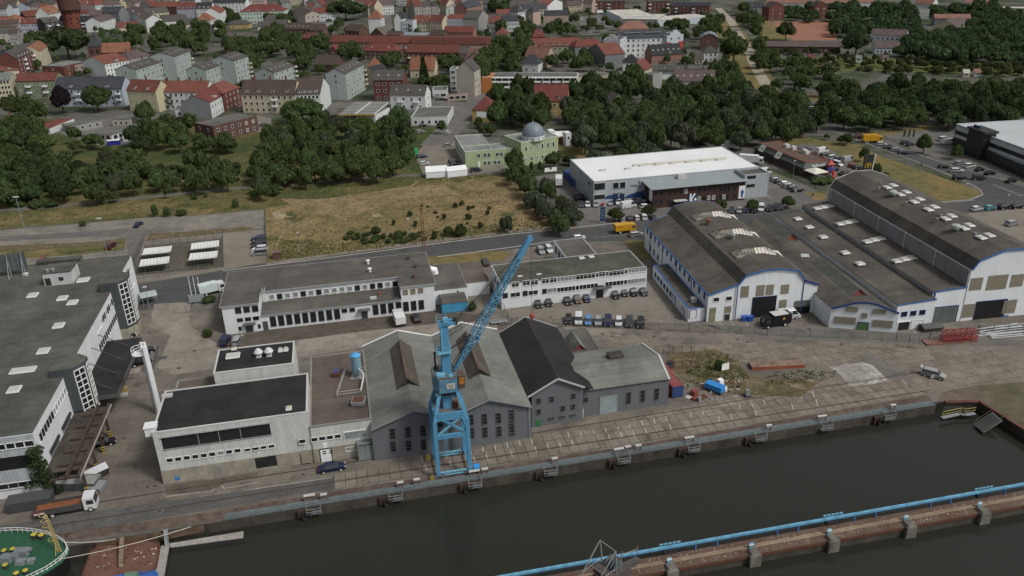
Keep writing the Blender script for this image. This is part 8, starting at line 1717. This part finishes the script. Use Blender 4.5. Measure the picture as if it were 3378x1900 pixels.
def cars(t,hd,place,s):
 L=[q.split(',') for q in s.split()];cnt={}
 for i,q in enumerate(L):cnt.setdefault((q[2],q[3]),[]).append(i)
 for i,q in enumerate(L):
  alike=cnt[q[2],q[3]];lb=CN[q[3]]+' '+TY[q[2]][0]+' '+place
  if len(alike) > 1:lb=ORD[alike.index(i)]+' '+lb
  car(t,float(q[0]),float(q[1]),q[2],q[3],float(q[4]) if len(q) > 4 else hd,lb,'vehicles '+place)
cars('22',-90,'along the wall of the flat-roofed office','285,185,h,k 388,170,h,k 575,150,c,k 672,135,u,n 765,130,h,b 1050,90,e,k 1140,73,h,k 1230,65,u,k 1328,60,e,g')
cars('22','c','in the row at the wire fence','590,340,h,k 690,345,m,w 787,355,h,l 885,358,h,s 983,360,u,b 1090,365,h,w 1195,365,e,g 1308,375,e,k')
cars('12','c','in the row before the silver warehouse','718,618,h,g 782,612,c,w 862,612,e,s 933,598,h,r 1008,598,h,s 1088,592,u,w 1240,592,h,k 1335,590,u,k')
cars('12',10,'at the left corner of the silver warehouse','700,530,e,g 715,560,e,k 1355,632,h,w 1185,635,v,w')
cars('12',80,'in the row behind the blue totem','1128,768,h,s 1200,758,c,k 1268,748,h,w 1340,742,u,w 1435,748,h,g')
cars('12','c','in the row behind the barrel roof','2215,678,h,g 2292,675,h,s 2357,668,h,b 2440,672,h,k 2508,655,m,w 2590,655,e,k 2650,645,u,k 2710,638,u,g 2410,495,c,k')
cars('13',0,'in the diagonal row by the restaurant fence','60,348,e,g 100,368,h,s 135,388,h,k 188,406,h,w 222,428,e,s 265,448,h,g 313,472,e,k')
cars('13',15,'beside the burger restaurant','400,70,e,b 555,90,v,w 585,120,e,g 660,150,u,w 715,163,h,g 808,180,v,s 862,226,h,r 905,243,h,k 965,265,e,k 775,305,c,k 685,270,h,b 708,215,m,w,-80')
cars('13',-24,'on the curving road','930,-55,e,d 1150,15,h,w 1228,52,c,k 1300,74,e,s 1370,102,e,k 1768,240,h,k 1898,278,e,w 1925,352,u,k 2118,357,m,g')
cars('13',8,'in the showroom car park','1390,0,e,g 1440,18,h,g 1765,-32,m,w 1810,2,v,w 1928,205,e,s 2022,234,u,w 2130,269,h,k 2232,305,e,k 2443,380,c,k')
cars('13',5,'by the turning at the right edge','2095,658,h,w 2228,648,h,t 2370,640,u,k 2497,635,e,k 2450,808,u,s 2420,975,e,g 2345,975,h,s')
cars('12',4,'on the main road or its verge','1265,913,e,s 695,945,h,w');cars('12',-90,'by the wing of the flat-roofed office','315,1075,e,s 395,1065,u,w');cars('11',90,'behind the annexe','2295,1192,u,g')
cars('11',180,'in the column at the field corner','40,952,e,b 40,994,e,k 42,1027,c,k 50,1062,u,w 45,1100,m,s');cars('10',75,'on the gravel lot','1380,815,c,b 1108,1030,u,d 428,1172,h,r')
cars('20',80,'behind the tall ribbed block','2245,555,m,b 2362,550,e,s');cars('20',20,'under the canopy of the white factory','1435,660,u,k 1400,765,m,k');cars('30',8,'below the craneway trestle','1020,118,e,k');cars('31',3,'outside the white double gate','768,365,c,b');cars('21',95,'in the bays of the long white office','1608,325,e,k')
o=car('23',1665,890,'u','s',-48,'silver off-road car standing alone on the slabs with doors and tailgate open');mb=MB();mb.bar((.35,-.93,.75),(-.25,-1.6,.75),.06,.8);mb.build('door',paint('s'),o);mb=MB();mb.bar((-2.1,0,1.66),(-2.65,0,1.95),1.25,.05);mb.build('tailgate',paint('s'),o);cars('23',-4,'beside the black box truck','215,310,v,w');cars('12',5,'right of the silver wing','2535,300,v,w')
cars('11',5,'in the prayer house yard','1665,138,e,b 1690,207,h,w 1985,188,e,g 1992,216,h,k 2205,278,m,g 1930,25,h,s');cars('01',10,'in the street by the white shop','1682,1248,h,k 1652,1308,h,s 1928,1318,h,w,55 1810,965,h,s 1850,985,e,k');cars('02',-75,'in the street by the gallery office','1098,835,h,w 1075,718,h,k')
cars('00',0,'by the beige apartment terrace','2440,1058,h,r 2415,1105,e,k');cars('01',5,'in the small car park by the meadow','5,1245,h,b 55,1243,h,s 105,1245,h,k');cars('03',5,'on the road in the woods','460,1075,e,w');cars('02',10,'in the supermarket car park','725,192,h,w 800,240,h,s 880,268,h,r 790,302,u,w 970,178,e,s 850,185,e,k 900,210,m,w 1010,250,h,b')
def truck(t,x,y,hd,label,L,col,cab,hb=3.4,name='box_truck',load=None,gr=None):
 p=W(t,x,y,.8);p.z=0;o=thing(name,label,'truck',p,math.atan2(-p.y,-p.x) if hd == 'c' else QA+R(hd));cl=1.9
 mb=MB();mb.box((-L/2,-1.2,.95),(L/2-cl-.1,1.2,hb if not load else 1.9));(mb.build('box',col,o,fix=False)) if not load else None
 if load: 
  mb=MB();a,b=-L/2,L/2-cl-.2;mb.box((a,-1.22,.95),(b,1.22,1.1))
  for y_ in (-1.22,1.14):mb.box((a,y_,1.1),(b,y_+.08,2.0))
  for x_ in (a,b-.08):mb.box((x_,-1.14,1.1),(x_+.08,1.14,2.0))
  mb.build('tipper_body',col,o);mb=MB();mb.box((a+.1,-1.1,1.12),(b-.1,1.1,1.6),taper=.1);mb.build('load',load,o)
 mb=MB();x0=L/2-cl;mb.extr([(x0,.5),(L/2,.5),(L/2,1.5),(L/2-.25,2.7),(x0,2.8)],-1.15,1.15,'y');mb.build('cab',cab,o,fix=True)
 mb=MB();mb.add([(L/2+.01,-1.05,1.5),(L/2+.01,1.05,1.5),(L/2-.23,1.0,2.6),(L/2-.23,-1.0,2.6)],[(0,1,2,3)]);mb.box((x0+.5,-1.17,1.5),(L/2-.3,1.17,2.3));mb.build('window',m_cg,o)
 mb=MB();mb.box((-L/2+.1,-.9,.5),(L/2-.3,.9,.95));mb.build('chassis',dark,o)
 for sx in (-L*.34,-L*.22,L/2-1.0) if L > 7 else (-L*.28,L/2-.9):
  for sy in (-1.05,1.05):link('wheel',wheel(.48),o,(sx,sy,.48))
 return o
pw,pk=paint('w'),paint('k');m_box=mk('truck box white',(.60,.62,.62),.6,.08)
tk=truck('30',670,770,3,'tipper truck with a white cab and an orange load at the lower left',9.4,mk('tipper grey',(.055,.055,.055),.7,.25,1),pw,name='tipper_truck',load=mk('orange soil',(.17,.065,.03),.9,.4,1.5));mb=MB();mb.box((-4.72,-1.3,1.15),(-3.0,-1.225,1.75));pl=mb.build('name_board',mk('board red',(.18,.03,.04)),tk);lettering(pl,'BAUER',.5,white,(-4.6,-1.31,1.25))
truck('12',495,400,'c','white rubbish truck seen from behind, left of the silver warehouse',7.5,m_box,pw).rotation_euler.z += math.pi
truck('12',2410,190,-35,'white lettered box truck behind the silver warehouse',9,m_box,pw);truck('12',2190,50,-10,'cream box truck half hidden behind the silver warehouse',7,m_edge,pw)
truck('03',1050,1400,-14,'big yellow box truck on the curving road',7.8,paint('y'),paint('y'));b_=truck('12',1150,870,3,'yellow parcel van on the main road beside the silver estate car',6.6,paint('y'),paint('y'),2.9,'parcel_van');mb=MB();mb.box((-2.6,-1.21,2.2),(-1.1,-1.2,2.45));mb.build('logo_stripe',mk('logo red',(.35,.03,.02)),b_)
truck('20',2115,55,22,'white box van with teal stripe beside the long white office',6.6,mk('truck box pale teal',(.50,.58,.57),.6),pw,3.1);b_=truck('23',90,375,183,'black box truck with a gold shield, outside the barrel-roofed hall',6.8,pk,pk,3.2);mb=MB();mb.box((-2.6,1.2,3.21),(1.2,-1.2,3.25));mb.build('roof',m_edge,b_);mb=MB();mb.box((-1.6,1.205,1.9),(-1.1,1.22,2.5));mb.build('emblem',mk('gold',(.4,.25,.05)),b_)
truck('21',1440,350,95,'small truck with a white tarpaulin in the bays of the long white office',5.4,m_box,pw,2.7);truck('02',905,128,5,'white truck in the supermarket car park',8,m_box,pw)
# ------------------------------------------------------------------ street furniture, fences and yard clutter
m_mesh=bpy.data.materials.new('wire mesh');m_mesh.use_nodes=True
_n,_l=m_mesh.node_tree.nodes,m_mesh.node_tree.links;_t=_n.new('ShaderNodeBsdfTransparent');_x=_n.new('ShaderNodeMixShader');_x.inputs[0].default_value=.13
_n['Principled BSDF'].inputs['Base Color'].default_value=(.07,.075,.07,1);_l.new(_t.outputs[0],_x.inputs[1]);_l.new(_n['Principled BSDF'].outputs[0],_x.inputs[2]);_l.new(_x.outputs[0],_n['Material Output'].inputs[0])
m_post=mk('fence post',(.10,.11,.105),.7)
def fence(t,pts,h,label,step=3.0,z=0,top=True,mat=None):
 ps=[W(t,*p) for p in pts];o=thing('wire_fence',label,'fence',ps[0]);mb,mm=MB(),MB()
 for a,b in zip(ps[:-1],ps[1:]):
  a,b=a-ps[0],b-ps[0];n=max(1,round((b-a).length/step))
  for i in range(n+1):p=a.lerp(b,i/n);mb.bar(p,p+Vector((0,0,h)),.09)
  if top:mb.bar(a+Vector((0,0,h-.05)),b+Vector((0,0,h-.05)),.06)
  mm.add([a,b,b+Vector((0,0,h-.1)),a+Vector((0,0,h-.1))],[(0,1,2,3)])
 mb.build('post_row',mat or m_post,o)['kind']='stuff';mm.build('wire_mesh',m_mesh,o);return o
fence('22',[(-180,430),(80,395),(560,420),(1340,445),(1790,470),(2566,500)],2,'long wire fence between car row and service lane, left part');fence('23',[(10,510),(1290,560),(1420,575),(1620,555),(2110,480),(2700,460)],2,'long wire fence in front of the halls, right part')
fence('10',[(1440,960),(1340,1200),(1310,1290)],2,'wire fence along the left side of the cycle shelters');fence('10',[(1440,1030),(2220,955),(2230,1240)],2,'wire fence behind and right of the cycle shelters',2.5);fence('10',[(1320,1370),(1590,1335)],1.7,'grey mesh gate left, in front of the cycle shelters',mat=steel);fence('10',[(1640,1325),(2090,1260)],1.7,'grey mesh gate right, in front of the cycle shelters',mat=steel)
fence('20',[(1735,295),(1860,280),(2145,245)],1.8,'sliding mesh gate at the yard entrance',mat=steel);fence('11',[(112,780),(120,1000),(130,1200)],1.6,'old post fence between side parking and dry field',2);fence('13',[(40,290),(250,365),(480,470),(590,490)],1.6,'wire fence below the restaurant terrace',2.5);fence('22',[(1570,465),(1790,470)],2.2,'diagonal-braced gate in the long wire fence',4,mat=steel)
fence('22',[(1535,690),(1810,685),(1880,830),(1640,835)],1.9,'rusty mesh pen in the scrap yard',2,mat=m_ruin);fence('02',[(2270,690),(2330,850),(2420,990)],1.8,'green mesh fence along the lane verge');fence('03',[(1000,1340),(1400,1290),(1700,1250)],1.6,'wire fence behind the showroom car park');fence('21',[(2430,160),(2520,330),(2560,400)],1.8,'thin wire fence left of the office parking');fence('23',[(2040,520),(2100,470)],1.8,'short wire fence end by the red trusses')
LP={}
def lamp(t,x,yb,yt,label,k=0):
 p=W(t,x,yb);h=fit_h(p,t,x,yt)
 if k not in LP:
  o=thing('street_lamp','','street lamp');mb=MB();mb.tube([(0,0,0),(0,0,1)],[.011,.007],8);mb.build('pole',steel,o);mb=MB()
  for s in ((-1,1) if k else (1,)):mb.box((s*.035-.03,-.02,.985),(s*.035+.03,.02,1.005)) if k else mb.box((-.05,-.035,.985),(.05,.035,1.01))
  mb.build('lamp_head',mk('lamp head',(.5,.5,.48),.5),o);LP[k]=o
 else:
  o=LP[k].copy();COL.objects.link(o)
  for c in LP[k].children:d=c.copy();COL.objects.link(d);d.parent=o
 o.location=(p.x,p.y,0);o.scale=(h,h,h);tag(o,label,'street lamp','street lamps')
lamp('10',268,935,540,'tall twin-headed lamp mast at the far left of the gravel lot',1);lamp('10',1078,1145,755,'tall twin-headed lamp mast beside the dark red car',1)
for a in (('03',775,1280,1100,'in the woods by the upper road'),('03',525,1330,1245,'beside the dark junction tree'),('03',155,1395,1275,'behind the burger restaurant'),('03',1240,645,540,'among the allotments'),('13',262,365,180,'in front of the restaurant fence'),('13',1970,570,410,'at the tip of the parched triangle'),('11',1545,985,760,'on the field left of the rusty mast'),('11',460,1115,895,'at the roadside near the small brown hut'),('12',950,815,625,'beside the blue totem'),('02',2365,1440,1310,'behind the white roof'),('20',1510,330,20,'standing by the curved bus shelter'),('13',2380,690,520,'by the turning at the right edge'),('13',275,640,480,'by the clipped tree near the fence corner'),('21',818,685,580,'on the brown gravel roof edge')):lamp(*a[:4],'slim street lamp '+a[4])
p=W('11',1697,1200);h=fit_h(p,'11',1655,660);mt=thing('lattice_mast','tall rusty lattice mast beside the main road','mast',p);mb=MB();K4=[Vector((sx*.42,sy*.42,0)) for sx,sy in ((-1,-1),(1,-1),(1,1),(-1,1))]
for i in range(4):
 mb.bar(K4[i],K4[i]*.7+Vector((0,0,h)),.1); 
 for j in range(14):a,b=K4[i]*(1-.3*j/14)+Vector((0,0,h*j/14)),K4[(i+1) % 4]*(1-.3*(j+1)/14)+Vector((0,0,h*(j+1)/14));mb.bar(a,b,.06)
mb.build('lattice',mk('mast rust',(.17,.075,.05),.9,.2),mt);mb=MB();mb.box((-.5,-.5,h),(.5,.5,h+.15));mb.build('cap',m_ruin,mt)
for i,x in enumerate((1900,1945,1990)):
 p=W('20',x+22,165);o=thing('flagpole',('left','middle','right')[i]+' white flagpole of three beside the white box van','flagpole',p,0,'flagpoles');mb=MB();mb.tube([(0,0,0),(0,0,7)],[.1,.07],8);mb.build('pole',white,o);mb=MB();mb.lathe([(.12,7),(.02,7.2)],n=8);mb.build('knob',steel,o)
p=W('20',1968,185);o=thing('sign_board','grey company board on two legs under the flagpoles','sign',p,QA);mb=MB();mb.box((-1.9,-.06,.5),(1.9,.06,2.6));mb.build('board',mk('board grey',(.25,.28,.29),.5),o);mb=MB();mb.bar((-1.6,.1,0),(-1.6,.1,2.6),.12);mb.bar((1.6,.1,0),(1.6,.1,2.6),.12);mb.build('post_pair',steel,o)
p=W('20',1425,190);o=thing('bus_shelter','small shelter with a curved pale roof at the yard entrance','shelter',p,QA+R(18));mb=MB();mb.extr([(-1.9,2.4),(-1.2,2.75),(0,2.95),(1.2,2.75),(1.9,2.4),(1.9,2.32),(0,2.85),(-1.9,2.32)],-.3,3.6,'x');mb.build('roof',mk('shelter roof',(.32,.36,.35),.5),o);mb=MB()
for x in (0,3.3):
 for y in (-1.6,1.6):mb.bar((x,y,0),(x,y,2.4),.1)
mb.build('post_set',steel,o);mb=MB();mb.box((.1,1.55,.3),(3.2,1.6,2.2));mb.build('pane',glassL,o)
def box_thing(nm,lb,cat,t,x,y,hd,parts):
 p=W(t,x,y);o=thing(nm,lb,cat,p,QA+R(hd))
 for n_,a,b,m in parts:mb=MB();mb.box(a,b,taper=.04 if b[2]-a[2] > .3 else 0);mb.build(n_,m,o)
 return o
m_tarp=mk('tarp blue',(.03,.20,.52),.5,.15,1,bump=.3)
o=box_thing('tarp_trailer','small trailer under a bright blue tarpaulin in the scrap yard','trailer','22',2045,1055,-55,[('tarp',(-1.9,-.95,.55),(1.9,.95,1.6),m_tarp),('bed',(-2,-1,.4),(2,1,.56),dark)])
for s in (-1,1):link('wheel',wheel(.36),o,(-.2,s*1.0,.36))
for i,(x,y) in enumerate(((2100,990),(2130,1060))):box_thing('liquid_tank',('upper','lower')[i]+' white caged liquid tank beside the blue trailer','tank','22',x,y,10,[('tank',(-.55,-.55,.2),(.55,.55,1.2),white),('pallet',(-.6,-.6,0),(.6,.6,.19),wood_b)])
o=box_thing('red_machine','faded red machine parts lying in the scrap yard','machine','22',1870,1120,25,[('block',(-.5,.3,0),(.7,1.5,1.2),m_red),('base',(-1.6,-.8,0),(-.2,.2,.5),m_red),('frame',(-.1,-1.3,0),(1.6,-.5,.45),m_ruin),('plate',(-1.8,.6,.05),(-.6,1.6,.12),m_edge),('seat',(-1.2,-1.6,0),(-.5,-.9,1.0),steel)])
box_thing('grey_machine','small grey upright machine at the edge of the scrap yard','machine','22',2365,1110,0,[('column',(-.4,-.4,.4),(.4,.4,1.6),steel),('base',(-.6,-.6,0),(.6,.6,.4),dark)])
o=box_thing('notice_board','white notice board on a thin post in the scrap yard','sign','22',2140,935,5,[('post',(-.06,-.06,0),(.06,.06,3.2),dark),('board',(-.85,-.1,2.2),(.85,-.06,3.7),white)])
for i,(x,y,ln) in enumerate(((1605,840,1),(1600,800,1))):box_thing(('red_tub','blue_bin')[i],('orange-red tub by the red container','dark blue crates by the red container')[i],'tub','22',x,y,0,[('tub',(-.6,-.5,0),(.6,.5,.8),(m_red,mk('crate blue',(.04,.05,.12)))[i]),('rim',(-.65,-.55,.8),(.65,.55,.88),dark)])
a,b=W('23',-145,850),W('23',385,825);d=b-a;gd=thing('steel_girder','long flat rust-brown girder stack lying on the slabs','girder',a,math.atan2(d.y,d.x));mb=MB();mb.box((0,0,.5),(d.length,2.3,.75));mb.build('top_plate',mk('rusty planks',(.19,.13,.10),.9,.3,1,kind='felt'),gd);mb=MB();mb.box((0,-.06,0),(d.length,.12,.74));mb.box((0,2.18,0),(d.length,2.35,.74));mb.build('web',mk('girder red rust',(.22,.07,.035),.9,.3),gd)
a,b=W('23',1610,605),W('23',2105,570);d=b-a;tr=thing('red_truss','stack of red lattice crane sections by the wire fence','truss',a,math.atan2(d.y,d.x));mr=mk('truss red',(.235,.032,.036),.65,.25,1)
def truss(x0,x1,y0,y1,z0,z1,n):
 mb=MB()
 for y in (y0,y1):
  for z in (z0,z1):mb.bar((x0,y,z),(x1,y,z),.16)
 for i in range(n):
  xa,xb=x0+(x1-x0)*i/n,x0+(x1-x0)*(i+1)/n
  for y in (y0,y1):mb.bar((xa,y,z0),(xb,y,z1),.09);mb.bar((xb,y,z0),(xb,y,z1),.09)
  for z in (z0,z1):mb.bar((xa,y0,z),(xb,y1,z),.09);mb.bar((xb,y0,z),(xb,y1,z),.09)
 mb.build('section',mr,tr)
truss(3.5,d.length,.4,1.9,1.2,2.6,5);truss(3.5,d.length,.3,2.0,.3,1.1,6);mb=MB();mb.box((-.3,-.1,.15),(d.length-.2,2.3,.3));mb.box((-.3,-.15,.0),(d.length-.2,-.05,.5));mb.build('platform',mk('truss deck',(.17,.09,.075),.8,.3,1),tr)
pp=thing('pipe_pile','pile of silver pipes beside the red lattice sections','pipes',W('23',2130,530),QA+R(-2));mb=MB()
for i in range(14):y,z,x0=random.uniform(-1,3.2),.12+.22*(i % 3),random.uniform(0,3);mb.tube([(x0,y,z),(x0+random.uniform(7,13),y+random.uniform(-.8,.8),z)],.13,7)
mb.build('pipe_stack',mk('zinc pipe',(.46,.48,.50),.4,.1,1,.3),pp)['kind']='stuff';mb=MB();mb.box((2,-1.2,0),(2.2,3.4,.12));mb.build('bearer',wood_b,pp)
def skip(t,x,y,hd,lb,mat,L=3.2,w=1.7,h=1.3,lid=None):
 p=W(t,x,y);o=thing('skip_container',lb,'skip',p,QA+R(hd));mb=MB();mb.box((-L/2,-w/2,.1),(L/2,w/2,h),taper=-.22);mb.build('tub',mat,o);mb=MB()
 if lid:mb.add([(-L/2-.2,-w/2-.2,h),(L/2+.2,-w/2-.2,h),(L/2+.2,w/2+.2,h),(-L/2-.2,w/2+.2,h),(-L/2-.2,0,h+.7),(L/2+.2,0,h+.7)],[(0,1,5,4),(2,3,4,5),(0,4,3),(1,2,5)]);mb.build('lid',lid,o)
 else:mb.box((-L/2,-w/2,h-.25),(L/2,w/2,h-.15));mb.build('filling',m_ruin,o)
 return o
skip('23',1630,445,-5,'dark netted skip before the grey roller door',mk('skip dark',(.05,.05,.048),.8),4.4,2.2,1.0,mk('skip net',(.085,.085,.08),.9));skip('30',960,460,35,'white-lidded skip at the lower left',dark,3.6,2,1.4,mk('lid pale',(.42,.43,.44),.5));skip('30',800,560,-15,'grey ribbed skip with partly closed lids at the lower left',mk('skip grey',(.10,.11,.11),.7,.2,1),6.5,2.4,1.7,mk('lid grey',(.22,.22,.21),.6,.25,1));skip('30',965,590,-18,'small open skip with rubble at the lower left',grey,2.6,2,1.1);skip('30',320,760,2,'long dark grey skip behind the tipper truck',mk('skip slate',(.06,.065,.065),.8),6.5,2.3,2.1)
for i,x in enumerate((2340,2395)):box_thing('waste_bin',('left','right')[i]+' blue waste bin beside the black doorway','bin','22',x,358,-3,[('bin',(-.65,-.5,.1),(.65,.5,1.15),mk('bin blue',(.02,.07,.30),.5)),('lid',(-.7,-.55,1.15),(.7,.55,1.3),mk('bin lid blue',(.03,.10,.36),.5))])
o=box_thing('flatbed_trailer','light flatbed car trailer with twin axles near the annexe','trailer','21',2430,380,0,[('bed',(-2,-.9,.5),(2,.9,.62),steel),('side_rail',(-2,-.95,.62),(2,-.9,.95),m_edge),('drawbar',(-3.3,-.06,.45),(-2,.06,.55),steel)])
for x in (.1,.8):
 for s in (-1,1):link('wheel',wheel(.3),o,(x,s*1.0,.3))
box_thing('timber_stack','square stack of pale boards beside the canopy','stack','20',1345,905,5,[('board_pile',(-1.3,-1.2,.15),(1.3,1.2,1.25),mk('pale boards',(.32,.29,.25),.9,.25,2,kind='ribs',k=.3)),('bearer',(-1.2,-1.1,0),(1.2,1.1,.15),dark)])
box_thing('pallet_stack','small stack of yellow-brown crates at the near end of the canopy','stack','20',1240,1075,5,[('crate',(-.8,-.6,.1),(.8,.6,1.3),mk('crate ply',(.32,.23,.10),.9,.3,2)),('base',(-.8,-1.6,0),(.8,-.7,.5),m_edge)])
o=box_thing('scooter','black motor scooter parked at the foot of the stair tower','scooter','20',1340,515,35,[('body',(-.5,-.16,.3),(.3,.16,.85),black),('shield',(.35,-.2,.3),(.5,.2,1.0),white),('seat',(-.75,-.15,.75),(0,.15,.95),dark)])
for x in (-.6,.6):link('wheel',wheel(.32),o,(x,0,.32))
box_thing('garden_shed','small dark red-brown hut at the road edge of the dry field','hut','11',225,1150,5,[('wall',(-1.2,-1,0),(1.2,1,1.9),mk('hut brown',(.10,.05,.045),.9)),('roof',(-1.35,-1.15,1.9),(1.35,1.15,2.05),mk('hut roof',(.15,.09,.08),.9))])
o=box_thing('totem_sign','blue pylon sign with white letters by the company entrance','sign','12',928,800,-20,[('panel',(-.75,-.15,.6),(.75,.15,5.2),m_navy),('foot',(-.8,-.2,0),(.8,.2,.6),steel)]);mb=MB()
for i in range(4):mb.bar((-.45,-.17,1.4+i*.85),(.4,-.17,1.9+i*.85),.18,.03)
mb.build('lettering_marks',white,o.children[0] if o.children[0].name.startswith('panel') else o.children[1])
o=box_thing('advert_banner','white banner on a frame with a red dot near the two cypresses','banner','12',413,300,4,[('sheet',(-2.4,-.05,.4),(2.4,.05,2.0),white),('post',(-2.5,-.1,0),(-2.4,.1,2.1),steel)]);mb=MB();mb.box((-.45,-.08,1.3),(.45,-.051,2.0));mb.build('red_dot',m_red,o)
box_thing('site_cabin','blue rubbish skip at the garage yard entrance','skip','00',1138,1440,0,[('tub',(-2.6,-1.1,0),(2.6,1.1,2.0),mk('skip blue',(.02,.03,.22))),('tarp',(-2.6,-1.1,2.0),(2.6,1.1,2.1),white)])
box_thing('portable_toilet','green portable toilet at the prayer house gate','toilet','11',1610,122,0,[('cabin',(-.7,-.7,0),(.7,.7,2.4),mk('loo green',(.03,.33,.10),.5)),('roof',(-.72,-.72,2.4),(.72,.72,2.55),mk('loo roof',(.05,.38,.15)))])
for i,x in enumerate((1352,1400,1445)): 
 p=W('03',x,1405);o=thing('banner_flag',('left','middle','right')[i]+' slim black banner flag of three in the showroom car park','flag',p,0,'banner flags');mb=MB();mb.bar((0,0,0),(0,0,5.4),.08);mb.build('pole',steel,o);mb=MB();mb.add([(.02,0,1.6),(1.0,.1,1.8),(.9,.1,4.6),(.02,0,5.4),(.02,.05,1.6),(1.0,.15,1.8),(.9,.15,4.6),(.02,.05,5.4)],[(3,2,1,0),(4,5,6,7),(0,1,5,4),(1,2,6,5),(2,3,7,6),(3,0,4,7)]);mb.build('cloth',dark,o)
def person(t,x,y,hd,lb,shirt,sit=False):
 p=W(t,x,y);o=thing('person',lb,'person',p,QA+R(hd));k=-.42 if sit else 0
 V=[(0,0,.95+k),(0,0,1.2+k),(.02,0,1.45+k),(.02,0,1.56+k),(.04,0,1.72+k)];E=[(0,1),(1,2),(2,3),(3,4)];Rr=[.15,.14,.15,.06,.105]
 for s in (-1,1):
  n=len(V);V += [(0,s*.2,1.42+k),(-.05,s*.26,1.15+k),(.12,s*.25,.92+k),(.16,s*.24,.84+k)];E += [(2,n),(n,n+1),(n+1,n+2),(n+2,n+3)];Rr += [.07,.05,.04,.045]
  n=len(V);st=s*.12;V += [(.42 if sit else st+.05,s*.11,.52 if not sit else .5),(.45 if sit else -st*.5,s*.11,.1),(.62 if sit else -st*.5+.16,s*.11,.05)];E += [(0,n),(n,n+1),(n+1,n+2)];Rr += [.075,.05,.045]
 me=bpy.data.meshes.new('body');me.from_pydata(V,E,[]);b=link('body',me,o);m=b.modifiers.new('skin','SKIN')
 for i,r in enumerate(Rr):me.skin_vertices[0].data[i].radius=(r,r)
 me.skin_vertices[0].data[0].use_root=True;b.modifiers.new('sub','SUBSURF').levels=1;me.materials.append(mk('clothing '+lb[:12],shirt,.9));mb=MB();mb.lathe([(.02,1.66+k),(.115,1.70+k),(.10,1.80+k),(.03,1.85+k)],(.02,0,0),10);mb.build('hair',dark,o)
person('13',1540,236,-30,'person in dark clothes walking along the curving road',(.02,.03,.06));person('13',462,540,190,'person in black sitting on the kerb of the company car park',(.012,.012,.013),True)
random.seed(3);mb=MB();poly=[(1600,860),(1740,960),(1990,960),(2300,930),(2330,1000),(2200,1080),(1960,1180),(1760,1110)]
for i in range(170):
 x,y=random.uniform(1600,2330),random.uniform(860,1180)
 if not inside(x,y,poly):continue
 p=W('22',x,y);a=random.uniform(0,3.1);d=Vector((math.cos(a),math.sin(a),0));l=random.uniform(.15,1.0)*(1 if random.random() < .75 else 2);mb.bar(p+Vector((0,0,.1)),p+d*l+Vector((0,0,random.uniform(.05,.3))),random.uniform(.08,.4),random.uniform(.06,.25),i % 4)
tag(mb.build('scrap_litter',[m_ruin,mk('pale scrap',(.30,.29,.27)),dark,wood_b]),'scattered planks and scrap metal in the scrap yard',None,None,'stuff')
def tufts(name,label,areas,col,s=.3,h=.3):
 v=[]
 for t,poly,n in areas:
  xs,ys=[p[0] for p in poly],[p[1] for p in poly];c=[]
  while len(c) < n:
   x,y=random.uniform(min(xs),max(xs)),random.uniform(min(ys),max(ys))
   if inside(x,y,poly):p=W(t,x,y);c.append((p.x,p.y,h*.3))
  c=np.array(c);c[:,:2] += rng.normal(size=(n,2))*.5;v.append(leaf_cloud(c,rng.uniform(.5,1.3,n)*s,6,s*.5,h/s*.7))
 tag(link(name,quads(name,np.concatenate(v),leafmat('blades '+name,col,.3))),label,None,None,'stuff')
FD=[(668,524),(1000,472),(1260,440),(1400,540),(1462,570),(1290,585),(1100,606),(840,640),(690,655)];MD=[(0,505),(330,505),(660,470),(1000,446),(1262,440),(1000,472),(668,522),(380,545),(0,570)]
tufts('dry_grass','tufts of dry grass on the field and meadow',[('d',FD,2600),('d',MD,1300)],(.27,.20,.105),.26,.10)
tufts('green_weeds','green weeds on field edge, meadow and scrap yard',[('d',[(690,655),(690,600),(860,610),(1100,580),(1290,560),(1440,560),(1290,585),(1100,606),(840,640)],1500),('d',FD,650),('d',MD,500),('d',[(660,470),(1000,446),(1260,438),(1260,452),(1000,462),(668,490)],500),('10',[(840,250),(1200,300),(1780,250),(2400,200),(2500,430),(1750,490),(1350,500),(900,500)],1300),('22',[(1640,850),(1900,820),(1900,700),(2200,680),(2260,800),(2400,940),(2000,950)],260),('23',[(0,890),(400,840),(700,870),(500,960),(0,1000)],110)],(.115,.135,.048),.30,.2)
